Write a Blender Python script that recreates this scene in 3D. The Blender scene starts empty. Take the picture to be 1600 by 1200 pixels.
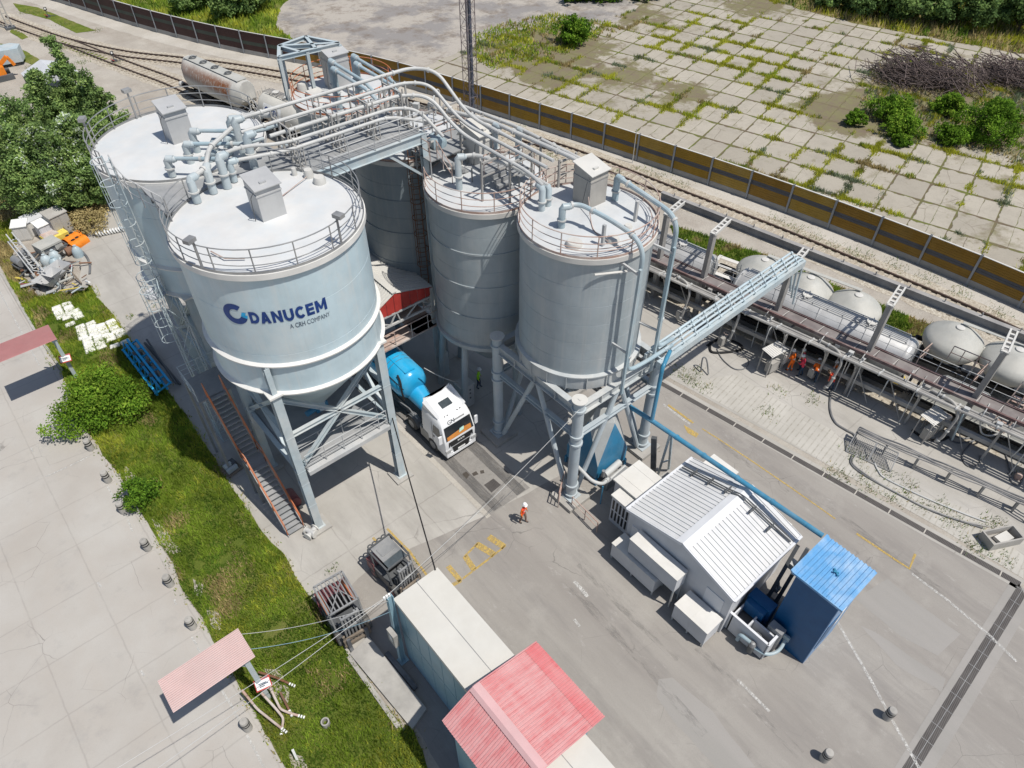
# Aerial view of a cement terminal: silos, tanker lorry, rail wagons, yard.
# World frame: x = across the yard lanes, y = along them (away), z up.
import bpy, bmesh, math, random
import numpy as np
from mathutils import Vector, Matrix, noise
from mathutils.geometry import tessellate_polygon
rnd = random.Random(11)
R = math.radians
PI = math.pi
scene = bpy.context.scene
COL = scene.collection
CAM_H, FPX, PITCH, YAW = 33.0, 1111.0, R(45), R(40.5)

def W(px, py, z=0.0):
    """point of the photograph (1600x1200) on the level z"""
    x = (px-800)/FPX; y = (600-py)/FPX
    dx, dy, dz = x, math.cos(PITCH)+y*math.sin(PITCH), -math.sin(PITCH)+y*math.cos(PITCH)
    t = (z-CAM_H)/dz
    gx, gy = dx*t, dy*t
    return Vector((gx*math.cos(YAW)+gy*math.sin(YAW), -gx*math.sin(YAW)+gy*math.cos(YAW), z))
def Wxy(px, py, z=0.0):
    p = W(px, py, z); return (p.x, p.y)

# ------------------------------------------------------------------ materials
def lin(c):
    return tuple((v/12.92 if v <= .04045 else ((v+.055)/1.055)**2.4) for v in c)
def s255(r, g, b): return lin((r/255, g/255, b/255))

class NT:
    def __init__(s, name):
        s.m = bpy.data.materials.new(name); s.m.use_nodes = True
        s.t = s.m.node_tree; s.n = s.t.nodes; s.l = s.t.links
        s.b = s.n['Principled BSDF']
    def node(s, typ, **kw):
        n = s.n.new(typ)
        for k, v in kw.items():
            if k.startswith('i_'): n.inputs[k[2:].replace('_', ' ')].default_value = v
            else: setattr(n, k, v)
        return n
    def pos(s, scale=(1, 1, 1), rot=(0, 0, 0), loc=(0, 0, 0)):
        g = s.node('ShaderNodeNewGeometry'); mp = s.node('ShaderNodeMapping')
        s.l.new(g.outputs['Position'], mp.inputs['Vector'])
        mp.inputs['Scale'].default_value = scale; mp.inputs['Rotation'].default_value = rot; mp.inputs['Location'].default_value = loc
        return mp.outputs['Vector']
    def obj(s, scale=(1, 1, 1)):
        g = s.node('ShaderNodeTexCoord'); mp = s.node('ShaderNodeMapping')
        s.l.new(g.outputs['Object'], mp.inputs['Vector']); mp.inputs['Scale'].default_value = scale
        return mp.outputs['Vector']
    def noise(s, vec, scale, detail=4, rough=.6, lo=.35, hi=.65):
        n = s.node('ShaderNodeTexNoise'); n.inputs['Scale'].default_value = scale
        n.inputs['Detail'].default_value = detail; n.inputs['Roughness'].default_value = rough
        s.l.new(vec, n.inputs['Vector'])
        return s.ramp(n.outputs['Fac'], lo, hi)
    def ramp(s, fac, lo, hi, a=0.0, b=1.0):
        r = s.node('ShaderNodeMapRange'); r.inputs['From Min'].default_value = lo; r.inputs['From Max'].default_value = hi
        r.inputs['To Min'].default_value = a; r.inputs['To Max'].default_value = b
        s.l.new(fac, r.inputs['Value']); return r.outputs['Result']
    def mix(s, fac, a, b, blend='MIX'):
        m = s.node('ShaderNodeMix', data_type='RGBA', blend_type=blend)
        for v, i in ((fac, 0), (a, 6), (b, 7)):
            if hasattr(v, 'node'): s.l.new(v, m.inputs[i])
            elif i == 0: m.inputs[0].default_value = v
            else: m.inputs[i].default_value = (*v[:3], 1)
        return m.outputs[2]
    def math(s, op, a, b=0.0):
        m = s.node('ShaderNodeMath', operation=op)
        for v, i in ((a, 0), (b, 1)):
            if hasattr(v, 'node'): s.l.new(v, m.inputs[i])
            else: m.inputs[i].default_value = v
        return m.outputs[0]
    def color(s, c):
        if hasattr(c, 'node'): s.l.new(c, s.b.inputs['Base Color'])
        else: s.b.inputs['Base Color'].default_value = (*c[:3], 1)
    def bump(s, h, strength=.3, dist=.02):
        b = s.node('ShaderNodeBump'); b.inputs['Strength'].default_value = strength; b.inputs['Distance'].default_value = dist
        s.l.new(h, b.inputs['Height']); s.l.new(b.outputs['Normal'], s.b.inputs['Normal'])
    def set(s, rough=.6, metal=0, spec=.4):
        s.b.inputs['Roughness'].default_value = rough; s.b.inputs['Metallic'].default_value = metal
        s.b.inputs['Specular IOR Level'].default_value = spec
        return s.m
def mul(c, k): return tuple(min(1, v*k) for v in c)

def paint(name, c, var=.12, rough=.5, metal=0, dust=None, dustamt=.35, scale=.9, streak=True, spec=.35):
    """painted or plain surface: broad tone shifts, vertical run marks, fine speckle, patches of cement dust"""
    t = NT(name)
    v = t.pos()
    col = t.mix(t.noise(v, scale, 5, .6), mul(c, 1-var), mul(c, 1+var))
    if streak:
        vs = t.pos((3.2, 3.2, .22))
        col = t.mix(t.math('MULTIPLY', t.noise(vs, 1.5, 5, .7, .5, .8), var*2.2), col, mul(c, .62))
    col = t.mix(t.math('MULTIPLY', t.noise(v, 24, 3, .7, .45, .8), var*.9), col, mul(c, .7))
    if dust is not None:
        col = t.mix(t.math('MULTIPLY', t.noise(t.pos((1, 1, .6), loc=(7, 3, 1)), .8, 6, .65, .42, .68), dustamt), col, dust)
    t.color(col)
    return t.set(rough, metal, spec)
def plain(name, c, rough=.6, metal=0, spec=.3):
    t = NT(name); t.color(t.mix(t.noise(t.pos(), 3, 4, .6), mul(c, .86), mul(c, 1.14))); return t.set(rough, metal, spec)

DUST = s255(196, 190, 182)
M = {}
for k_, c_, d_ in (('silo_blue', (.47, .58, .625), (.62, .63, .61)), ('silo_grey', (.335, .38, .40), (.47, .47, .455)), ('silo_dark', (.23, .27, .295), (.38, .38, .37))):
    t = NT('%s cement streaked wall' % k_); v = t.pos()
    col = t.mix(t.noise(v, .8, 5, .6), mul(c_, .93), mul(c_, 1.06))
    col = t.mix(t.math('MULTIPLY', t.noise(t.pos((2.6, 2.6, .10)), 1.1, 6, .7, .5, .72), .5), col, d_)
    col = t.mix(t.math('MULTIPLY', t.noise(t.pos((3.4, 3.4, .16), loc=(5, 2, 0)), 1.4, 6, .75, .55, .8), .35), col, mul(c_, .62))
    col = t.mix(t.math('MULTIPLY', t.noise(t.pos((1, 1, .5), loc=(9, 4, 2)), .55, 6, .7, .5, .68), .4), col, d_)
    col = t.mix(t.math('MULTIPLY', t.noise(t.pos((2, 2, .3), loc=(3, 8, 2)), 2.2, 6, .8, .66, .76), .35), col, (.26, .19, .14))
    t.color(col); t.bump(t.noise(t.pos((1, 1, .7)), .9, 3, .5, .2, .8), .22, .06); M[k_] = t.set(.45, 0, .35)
M['ring_white'] = paint('ring dusty white', (.66, .65, .62), .08, .6, streak=False)
M['steel_blue'] = paint('pale blue steel', (.42, .495, .525), .12, .45, dust=(.58, .57, .54), dustamt=.6)
M['steel_grey'] = paint('grey steel under dust', (.44, .45, .45), .12, .6, dust=(.58, .56, .53), dustamt=.6)
M['pipe_white'] = paint('dusty pale pipe', (.47, .475, .465), .12, .5, dust=(.58, .57, .54), dustamt=.6, streak=False)
M['pipe_blue'] = paint('pale blue pipe', (.32, .415, .46), .12, .4, dust=(.54, .54, .52), dustamt=.5, streak=False)
M['pipe_teal'] = paint('bright blue pipe', (.045, .22, .36), .12, .35, dust=(.3, .42, .5), dustamt=.35, streak=False)
M['dark_steel'] = paint('dark grey steel', (.10, .105, .11), .15, .5)
M['mid_steel'] = paint('mid grey galvanised steel', (.27, .275, .28), .12, .5, metal=.3, dust=(.5, .49, .46), dustamt=.5)
M['gantry_steel'] = paint('dusty warm grey steel', (.33, .32, .305), .12, .65, dust=(.52, .5, .46), dustamt=.6)
M['gantry_dark'] = paint('dusty grey channel steel', (.27, .26, .25), .12, .65, dust=(.46, .44, .41), dustamt=.5)
M['rust'] = paint('rusted steel', (.17, .075, .04), .3, .8, dust=(.3, .22, .16), dustamt=.5)
M['rust_pink'] = paint('faded red oxide rail', (.40, .27, .22), .15, .7, dust=(.56, .52, .48), dustamt=.9)
M['orange_rail'] = paint('orange rail paint', (.52, .16, .06), .18, .55, dust=(.5, .36, .28), dustamt=.5)
M['grating'] = paint('steel floor grating', (.27, .28, .285), .12, .6, dust=(.42, .41, .40), dustamt=.5, streak=False)
M['black'] = plain('black rubber', (.018, .018, .019), .7)
M['black_gloss'] = plain('black plastic', (.02, .021, .023), .35)
M['tyre'] = paint('dusty tyre', (.045, .044, .043), .2, .85, dust=(.25, .24, .22), dustamt=.6, streak=False)
M['hose'] = paint('grey rubber hose', (.12, .125, .135), .2, .6, dust=(.34, .33, .31), dustamt=.5, streak=False)
M['white_paint'] = paint('white lorry paint', (.80, .81, .82), .03, .25, streak=False, spec=.5)
M['off_white'] = paint('off white panel', (.64, .625, .59), .06, .5, dust=(.60, .57, .51), dustamt=.3)
M['white_wall'] = paint('pale grey wall panel', (.55, .56, .58), .06, .5)
M['concrete'] = paint('cast concrete', (.36, .345, .32), .14, .85, dust=(.46, .44, .4), dustamt=.5)
M['glass'] = NT('dark glass').set(.08, 0, .6); M['glass'].node_tree.nodes['Principled BSDF'].inputs['Base Color'].default_value = (.02, .025, .03, 1)
M['grey_glass'] = plain('tinted window', (.06, .075, .085), .12, 0, .6)
M['tank_blue'] = paint('cyan tank paint', (.012, .36, .68), .06, .25, dust=(.15, .47, .66), dustamt=.35, streak=False, spec=.5)
M['shed_blue'] = paint('deep blue sheet', (.006, .085, .22), .10, .4, dust=(.05, .16, .3), dustamt=.2)
M['shed_roof'] = paint('light blue roof sheet', (.13, .34, .60), .08, .4, dust=(.38, .52, .68), dustamt=.85, streak=False)
M['shed_sunlit'] = paint('blue end wall painted sunlit', (.20, .33, .52), .08, .45)  # lighter copy of the shed blue: sunlight put into the end wall's colour
M['hopper_blue'] = paint('blue hopper paint', (.03, .20, .36), .12, .45, dust=(.35, .42, .47), dustamt=.2)
M['hopper_grey'] = paint('hopper dust top', (.42, .43, .42), .1, .7)
M['cont_blue'] = paint('pale blue sandwich panel', (.26, .40, .47), .07, .4)
M['cont_roof'] = paint('cream container roof', (.58, .565, .52), .04, .55, dust=(.53, .50, .44), dustamt=.35, streak=False)
M['roof_seam'] = paint('white standing seam roof', (.60, .605, .61), .05, .45, dust=(.64, .63, .6), dustamt=.3, streak=False)
M['roof_cap'] = paint('white ridge flashing', (.66, .67, .69), .04, .45, streak=False)
M['roof_dusty'] = paint('dusty sheet roof', (.56, .55, .52), .06, .6, dust=(.62, .6, .55), dustamt=.5, streak=False)
def red_roof(name, c1, c2, c3):
    t = NT(name); v = t.pos((1, .25, 1)); v2 = t.pos((.25, 3.2, 1))
    col = t.mix(t.noise(v2, 1.6, 5, .7, .4, .62), c1, c2)
    col = t.mix(t.math('MULTIPLY', t.noise(v, 1.2, 5, .7, .4, .7), .6), col, c3)
    t.color(col); return t.set(.6, 0, .25)
M['red_roof'] = red_roof('faded red sheet roof', (.60, .30, .30), (.55, .17, .175), (.60, .40, .39))
M['red_bright'] = red_roof('brighter red roof strip', (.60, .19, .20), (.56, .15, .155), (.60, .34, .33))
M['canopy_red'] = paint('pinkish red canopy sheet', (.58, .43, .41), .05, .6, dust=(.56, .47, .45), dustamt=.3, streak=False)
M['canopy_red2'] = paint('deeper red canopy sheet', (.42, .20, .20), .06, .6, dust=(.46, .27, .26), dustamt=.3, streak=False)
M['ridge_pink'] = paint('pale pink ridge sheet', (.60, .37, .37), .06, .6, dust=(.6, .45, .44), dustamt=.3, streak=False)
M['pipe_pale'] = paint('very pale blue pipe', (.44, .53, .57), .1, .45, dust=(.58, .58, .56), dustamt=.4, streak=False)
M['red'] = paint('red sheet', (.45, .05, .04), .15, .5)
M['dull_red'] = paint('dull dark red paint', (.20, .05, .055), .2, .5, dust=(.32, .24, .23), dustamt=.5)
M['orange'] = plain('orange paint', (.75, .22, .02), .45)
M['yellow'] = plain('yellow paint', (.75, .55, .02), .5)
M['white'] = plain('plain white', (.78, .78, .76), .5)
M['silver'] = paint('polished tank steel', (.52, .52, .515), .10, .42, metal=.35, dust=(.42, .42, .41), dustamt=.55, streak=False)
M['wagon_grey'] = paint('wagon grey paint', (.42, .42, .39), .10, .55, dust=(.50, .48, .43), dustamt=.5)
M['wagon_cream'] = paint('wagon cream paint', (.60, .58, .52), .06, .5, dust=(.5, .48, .44), dustamt=.5)
M['alu'] = paint('aluminium sheet', (.47, .475, .475), .08, .45, metal=.15, dust=(.55, .54, .52), dustamt=.4)
M['brown_steel'] = paint('red brown walkway channel', (.15, .09, .085), .15, .6, dust=(.36, .32, .3), dustamt=.7)
M['walk_grate'] = paint('brownish floor grating', (.19, .165, .16), .15, .7, dust=(.33, .31, .29), dustamt=.5, streak=False)
M['mast_red'] = paint('faded mast red', (.16, .13, .135), .2, .6)
M['mast_dark'] = paint('mast dark paint', (.07, .08, .11), .2, .5)
M['timber'] = paint('grey timber', (.22, .18, .14), .2, .9)
M['bag'] = plain('white sack', (.72, .71, .66), .6)
M['bag_yellow'] = plain('yellow sack print', (.72, .58, .12), .6)
M['sleeper'] = paint('pale sleeper', (.38, .33, .26), .2, .95, streak=False)
M['rail'] = paint('dark rail steel', (.075, .05, .042), .2, .6, streak=False)
M['frame_grey'] = paint('grey frame steel under dust', (.40, .43, .44), .12, .55, dust=(.56, .55, .52), dustamt=.7)
M['stub_pale'] = paint('pale stub pipe', (.40, .47, .50), .1, .45, dust=(.55, .55, .53), dustamt=.5, streak=False)
M['bark'] = paint('bark', (.14, .10, .07), .2, .95)
M['skin'] = plain('skin', (.45, .26, .18), .55)
M['hi_vis'] = plain('orange work clothing', (.85, .16, .015), .7)
M['hi_vis_red'] = plain('orange red vest', (.82, .075, .03), .7)
M['hi_vis_pink'] = plain('red work jacket', (.70, .05, .09), .7)
M['hi_vis_green'] = plain('lime vest', (.35, .75, .03), .7)
M['navy'] = plain('navy trousers', (.035, .06, .10), .8)
M['reflect'] = plain('grey reflective tape', (.6, .62, .6), .4)
M['hat'] = plain('white helmet', (.8, .8, .8), .35)
M['logo_navy'] = plain('navy print', (.012, .045, .19), .4)
M['logo_cyan'] = plain('cyan print', (.02, .38, .72), .4)
M['logo_grey'] = plain('grey print', (.10, .13, .17), .4)
M['interior_orange'] = plain('orange dashboard cover', (.55, .22, .05), .7)
M['mint'] = plain('pale green cloth', (.45, .7, .6), .7)
M['brush'] = paint('dead brushwood', (.15, .115, .105), .25, .95)

def leaf_mat(name, c, tr=.35):
    t = NT(name); n = t.node('ShaderNodeTexNoise'); n.inputs['Scale'].default_value = .55; t.l.new(t.pos(), n.inputs['Vector'])
    col = t.mix(t.ramp(n.outputs['Fac'], .35, .65), mul(c, .75), mul(c, 1.3))
    d = t.node('ShaderNodeBsdfDiffuse'); tl = t.node('ShaderNodeBsdfTranslucent'); mx = t.node('ShaderNodeMixShader')
    t.l.new(col, d.inputs['Color']); t.l.new(col, tl.inputs['Color']); mx.inputs['Fac'].default_value = tr
    t.l.new(d.outputs[0], mx.inputs[1]); t.l.new(tl.outputs[0], mx.inputs[2])
    t.l.new(mx.outputs[0], t.n['Material Output'].inputs['Surface']); return t.m
M['leaf_a'] = leaf_mat('leaf mid green', (0.212, 0.317, 0.103)); M['leaf_b'] = leaf_mat('leaf dark green', (0.109, 0.176, 0.063))
M['leaf_c'] = leaf_mat('leaf light green', (0.339, 0.450, 0.145)); M['leaf_s'] = leaf_mat('leaf silver underside', (0.480, 0.540, 0.432), .2)
M['bush_a'] = leaf_mat('bush leaf mid green', (.15, .27, .03)); M['bush_b'] = leaf_mat('bush leaf deep green', (.075, .155, .02)); M['bush_c'] = leaf_mat('bush leaf bright green', (.26, .38, .05))
M['grass_a'] = leaf_mat('grass blade green', (0.253, 0.356, 0.046)); M['grass_b'] = leaf_mat('grass blade deep green', (0.144, 0.236, 0.034))
M['grass_c'] = leaf_mat('grass blade yellow green', (0.437, 0.471, 0.069)); M['grass_d'] = leaf_mat('dry grass blade', (.42, .34, .16), .2)
M['weed_y'] = leaf_mat('weed yellow green', (.47, .48, .06)); M['weed_g'] = leaf_mat('weed blue green', (.26, .31, .19))

# ------------------------------------------------------------------ mesh builder
def tube_frame(pts):
    pts = [Vector(p) for p in pts]; n = len(pts); T = []
    for i in range(n):
        a = pts[max(0, i-1)]; b = pts[min(n-1, i+1)]; d = b-a
        T.append(d.normalized() if d.length > 1e-9 else Vector((0, 0, 1)))
    u = T[0].cross(Vector((0, 0, 1)))
    if u.length < 1e-3: u = T[0].cross(Vector((0, 1, 0)))
    u.normalize(); out = []
    for i in range(n):
        u = (u - T[i]*u.dot(T[i])); u.normalize(); out.append((pts[i], u.copy(), T[i].cross(u)))
    return out
class MB:
    def __init__(s): s.v = []; s.f = []; s.mi = []; s.sm = []
    def add(s, vs, fs, mi=0, sm=False):
        o = len(s.v); s.v += [tuple(p) for p in vs]
        for f in fs: s.f.append(tuple(i+o for i in f)); s.mi.append(mi); s.sm.append(sm)
        return s
    def box(s, x0, x1, y0, y1, z0, z1, mi=0):
        v = [(x, y, z) for z in (z0, z1) for y in (y0, y1) for x in (x0, x1)]
        return s.add(v, [(0, 2, 3, 1), (4, 5, 7, 6), (0, 1, 5, 4), (2, 6, 7, 3), (0, 4, 6, 2), (1, 3, 7, 5)], mi)
    def obox(s, c, size, rz=0, mi=0, mat=None):
        m = mat if mat else Matrix.Translation(c) @ Matrix.Rotation(rz, 4, 'Z')
        hx, hy, hz = size[0]/2, size[1]/2, size[2]/2
        v = [m @ Vector((x, y, z)) for z in (-hz, hz) for y in (-hy, hy) for x in (-hx, hx)]
        return s.add(v, [(0, 2, 3, 1), (4, 5, 7, 6), (0, 1, 5, 4), (2, 6, 7, 3), (0, 4, 6, 2), (1, 3, 7, 5)], mi)
    def beam(s, p0, p1, w, h=None, mi=0):
        h = h or w; p0 = Vector(p0); p1 = Vector(p1); d = (p1-p0)
        if d.length < 1e-6: return s
        d.normalize()
        u = d.cross(Vector((0, 0, 1)))
        if u.length < 1e-3: u = Vector((1, 0, 0))
        u.normalize(); t = u.cross(d); v = []
        for p in (p0, p1):
            for a, b in ((-1, -1), (1, -1), (1, 1), (-1, 1)): v.append(p+u*a*w/2+t*b*h/2)
        return s.add(v, [(3, 2, 1, 0), (4, 5, 6, 7), (0, 1, 5, 4), (1, 2, 6, 5), (2, 3, 7, 6), (3, 0, 4, 7)], mi)
    def ibeam(s, p0, p1, w, h, t=.03, mi=0, up=None):
        """rolled I section between two points; the flanges lie across the direction up"""
        p0 = Vector(p0); p1 = Vector(p1); d = (p1-p0).normalized()
        up = Vector(up) if up is not None else Vector((0, 0, 1))
        u = d.cross(up)
        if u.length < 1e-3: u = Vector((1, 0, 0))
        u.normalize(); q = u.cross(d)
        def slab(cu, cq, su, sq):
            v = []
            for p in (p0, p1):
                for a, b in ((-1, -1), (1, -1), (1, 1), (-1, 1)): v.append(p+u*(cu+a*su/2)+q*(cq+b*sq/2))
            s.add(v, [(3, 2, 1, 0), (4, 5, 6, 7), (0, 1, 5, 4), (1, 2, 6, 5), (2, 3, 7, 6), (3, 0, 4, 7)], mi)
        slab(0, h/2-t/2, w, t); slab(0, -h/2+t/2, w, t); slab(0, 0, t, h-2*t)
        return s
    def tube(s, pts, r, n=8, cap=True, mi=0, radii=None):
        fr = tube_frame(pts); v = []; f = []
        for i, (p, a, b) in enumerate(fr):
            rr = radii[i] if radii else r
            for k in range(n):
                th = 2*PI*k/n; v.append(p+a*math.cos(th)*rr+b*math.sin(th)*rr)
        m = len(fr)
        for i in range(m-1):
            for k in range(n):
                f.append((i*n+k, i*n+(k+1) % n, (i+1)*n+(k+1) % n, (i+1)*n+k))
        s.add(v, f, mi, True)
        if cap:
            s.add(v[:n], [tuple(range(n-1, -1, -1))], mi); s.add(v[-n:], [tuple(range(n))], mi)
        return s
    def cyl(s, p0, p1, r, n=16, mi=0, r2=None): return s.tube([p0, p1], r, n, True, mi, [r, r if r2 is None else r2])
    def lathe(s, prof, c=(0, 0), n=48, mi=0, a0=0, a1=2*PI, sm=True):
        full = abs(a1-a0-2*PI) < 1e-6; k = n if full else n+1; v = []; f = []
        for r, z in prof:
            for i in range(k):
                a = a0+(a1-a0)*i/n; v.append((c[0]+r*math.cos(a), c[1]+r*math.sin(a), z))
        for j in range(len(prof)-1):
            for i in range(n):
                i2 = (i+1) % k; f.append((j*k+i, j*k+i2, (j+1)*k+i2, (j+1)*k+i))
        return s.add(v, f, mi, sm)
    def ring(s, c, Rr, r, z, n=48, m=6, a0=0, a1=2*PI, mi=0):
        full = abs(a1-a0-2*PI) < 1e-6
        pts = [(c[0]+Rr*math.cos(a0+(a1-a0)*i/n), c[1]+Rr*math.sin(a0+(a1-a0)*i/n), z) for i in range(n+1)]
        return s.tube(pts, r, m, not full, mi)
    def prism(s, poly, z0, z1, mi=0):
        n = len(poly); v = [(x, y, z0) for x, y in poly]+[(x, y, z1) for x, y in poly]
        f = [tuple(range(n-1, -1, -1)), tuple(range(n, 2*n))]+[(i, (i+1) % n, n+(i+1) % n, n+i) for i in range(n)]
        return s.add(v, f, mi)
    def quad(s, a, b, c, d, mi=0): return s.add([a, b, c, d], [(0, 1, 2, 3)], mi)
    def sphere(s, c, r, n=14, m=8, mi=0, sz=1.0, a=0, b=PI):
        prof = [(r*math.sin(a+(b-a)*j/m), c[2]+r*sz*math.cos(a+(b-a)*j/m)) for j in range(m+1)]
        return s.lathe(prof, (c[0], c[1]), n, mi)
    def xform(s, m):
        s.v = [tuple(m @ Vector(p)) for p in s.v]; return s
    def build(s, name, mats, parent=None, kind=None, label=None, angle=35):
        me = bpy.data.meshes.new(name); o = ORI.get(parent.name, Vector((0, 0, 0))) if parent else Vector((0, 0, 0))
        me.from_pydata([(p[0]-o.x, p[1]-o.y, p[2]-o.z) for p in s.v], [], s.f)
        if not isinstance(mats, (list, tuple)): mats = [mats]
        for m in mats: me.materials.append(M[m] if isinstance(m, str) else m)
        me.polygons.foreach_set('material_index', s.mi); me.polygons.foreach_set('use_smooth', s.sm)
        bm = bmesh.new(); bm.from_mesh(me); bmesh.ops.recalc_face_normals(bm, faces=bm.faces); bm.to_mesh(me); bm.free()
        me.set_sharp_from_angle(angle=R(angle)); me.update()
        ob = bpy.data.objects.new(name, me); COL.objects.link(ob)
        if parent: ob.parent = parent; ORI[ob.name] = o
        if kind: ob['kind'] = kind
        if label: ob['label'] = label
        return ob
ORI = {}
def thing(name, label, cat, loc=(0, 0, 0), rz=0, group=None, local=False):
    """an Empty at the base of a thing; parts given in world coordinates unless local"""
    o = bpy.data.objects.new(name, None); COL.objects.link(o); o.empty_display_size = .3
    o.location = loc; o.rotation_euler = (0, 0, rz); tag(o, label, cat, group)
    ORI[o.name] = Vector((0, 0, 0)) if local else Vector(loc)
    return o
def tag(o, label, cat, group=None, kind=None):
    o['label'] = label; o['category'] = cat
    if group: o['group'] = group
    if kind: o['kind'] = kind
    return o
def solo(mb, name, mats, label, cat, group=None, loc=None):
    """a thing that is a single mesh, with its origin at its base"""
    if loc is None:
        xs = [p[0] for p in mb.v]; ys = [p[1] for p in mb.v]; zs = [p[2] for p in mb.v]
        loc = ((min(xs)+max(xs))/2, (min(ys)+max(ys))/2, min(zs))
    loc = Vector(loc); mb.v = [(p[0]-loc.x, p[1]-loc.y, p[2]-loc.z) for p in mb.v]
    o = mb.build(name, mats); o.location = loc
    return tag(o, label, cat, group)
def dup(root, loc, rz, label, group=None):
    r = root.copy(); COL.objects.link(r); r.location = loc; r.rotation_euler = (0, 0, rz); r['label'] = label
    if group: r['group'] = group
    for ch in list(root.children):
        c = ch.copy(); COL.objects.link(c); c.parent = r
        for g in list(ch.children):
            d = g.copy(); COL.objects.link(d); d.parent = c
    return r
def fillet(pts, rad, n=6):
    pts = [Vector(p) for p in pts]; out = [pts[0]]
    for i in range(1, len(pts)-1):
        a, b, c = pts[i-1], pts[i], pts[i+1]; r_ = min(rad, (a-b).length*.49, (c-b).length*.49)
        p = b+(a-b).normalized()*r_; q = b+(c-b).normalized()*r_
        for k in range(n+1):
            t = k/n; out.append(p*(1-t)**2+b*2*t*(1-t)+q*t*t)
    out.append(pts[-1]); return out
def sag(a, b, d, n=14):
    a = Vector(a); b = Vector(b); return [a.lerp(b, i/n)-Vector((0, 0, d*4*(i/n)*(1-i/n))) for i in range(n+1)]
def railing(mb, pts, h=1.05, levels=(.35, .7, 1.05), r=.022, post=.028, every=1.4, n=6):
    """handrail of posts and rails along a path of points"""
    pts = [Vector(p) for p in pts]
    for z in levels: mb.tube([p+Vector((0, 0, z)) for p in pts], r*1.25 if z == levels[-1] else r, n)
    acc = 0; mb.tube([pts[0], pts[0]+Vector((0, 0, h))], post, n)
    for a, b in zip(pts, pts[1:]):
        L = (b-a).length; t = every-acc
        while t < L: mb.tube([a.lerp(b, t/L), a.lerp(b, t/L)+Vector((0, 0, h))], post, n); t += every
        acc = (acc+L) % every
    mb.tube([pts[-1], pts[-1]+Vector((0, 0, h))], post, n)
    return mb
def arc(c, r, a0, a1, z, n=40): return [(c[0]+r*math.cos(a0+(a1-a0)*i/n), c[1]+r*math.sin(a0+(a1-a0)*i/n), z) for i in range(n+1)]
def fastmesh(name, V, F, mats, mi):
    """big meshes from numpy arrays (all faces with the same number of corners)"""
    me = bpy.data.meshes.new(name); n = F.shape[1]
    me.vertices.add(len(V)); me.vertices.foreach_set('co', V.astype(np.float32).ravel())
    me.loops.add(F.size); me.loops.foreach_set('vertex_index', F.astype(np.int32).ravel())
    me.polygons.add(len(F)); me.polygons.foreach_set('loop_start', np.arange(0, F.size, n, dtype=np.int32))
    me.polygons.foreach_set('loop_total', np.full(len(F), n, np.int32)); me.polygons.foreach_set('material_index', mi.astype(np.int32))
    for m in mats: me.materials.append(M[m])
    me.update(calc_edges=True); me.validate()
    o = bpy.data.objects.new(name, me); COL.objects.link(o); return o
def text_mesh(body, size, offset=0.0, shear=0.0, spacing=1.0):
    """flat lettering as (vertices, faces) in a plane, origin at the left of the baseline"""
    cu = bpy.data.curves.new('lettering', 'FONT'); cu.body = body; cu.size = size; cu.offset = offset; cu.shear = shear
    cu.space_character = spacing; cu.resolution_u = 4
    ob = bpy.data.objects.new('lettering', cu); COL.objects.link(ob)
    dg = bpy.context.evaluated_depsgraph_get(); me = bpy.data.meshes.new_from_object(ob.evaluated_get(dg))
    bm = bmesh.new(); bm.from_mesh(me); bmesh.ops.triangulate(bm, faces=bm.faces)
    V = [(v.co.x, v.co.y) for v in bm.verts]; F = [tuple(v.index for v in f.verts) for f in bm.faces]
    bm.free(); bpy.data.objects.remove(ob); bpy.data.curves.remove(cu); bpy.data.meshes.remove(me)
    return V, F
# ------------------------------------------------------------------ ground
def lines(t, comp, origin, spacing, w, warp=None):
    c = t.math('DIVIDE', t.math('SUBTRACT', comp, origin), spacing)
    if warp is not None: c = t.math('ADD', c, warp)
    f = t.math('FRACT', c); d = t.math('MULTIPLY', t.math('MINIMUM', f, t.math('SUBTRACT', 1.0, f)), spacing)
    return t.ramp(d, w*.35, w, 1, 0)
def xyz(t, vec):
    s_ = t.node('ShaderNodeSeparateXYZ'); t.l.new(vec, s_.inputs[0]); return s_.outputs
def cracks(t, vec, scale, w):
    """thin wandering cracks"""
    n = t.node('ShaderNodeTexNoise'); n.inputs['Scale'].default_value = 1.3; n.inputs['Detail'].default_value = 5; t.l.new(vec, n.inputs['Vector'])
    v2 = t.mix(.22, vec, n.outputs['Color'], 'ADD')
    vo = t.node('ShaderNodeTexVoronoi', feature='DISTANCE_TO_EDGE'); vo.inputs['Scale'].default_value = scale; t.l.new(v2, vo.inputs['Vector'])
    line = t.ramp(vo.outputs['Distance'], 0, w, 1, 0)
    return t.math('MULTIPLY', line, t.noise(vec, .25, 3, .6, .5, .62))

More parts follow.
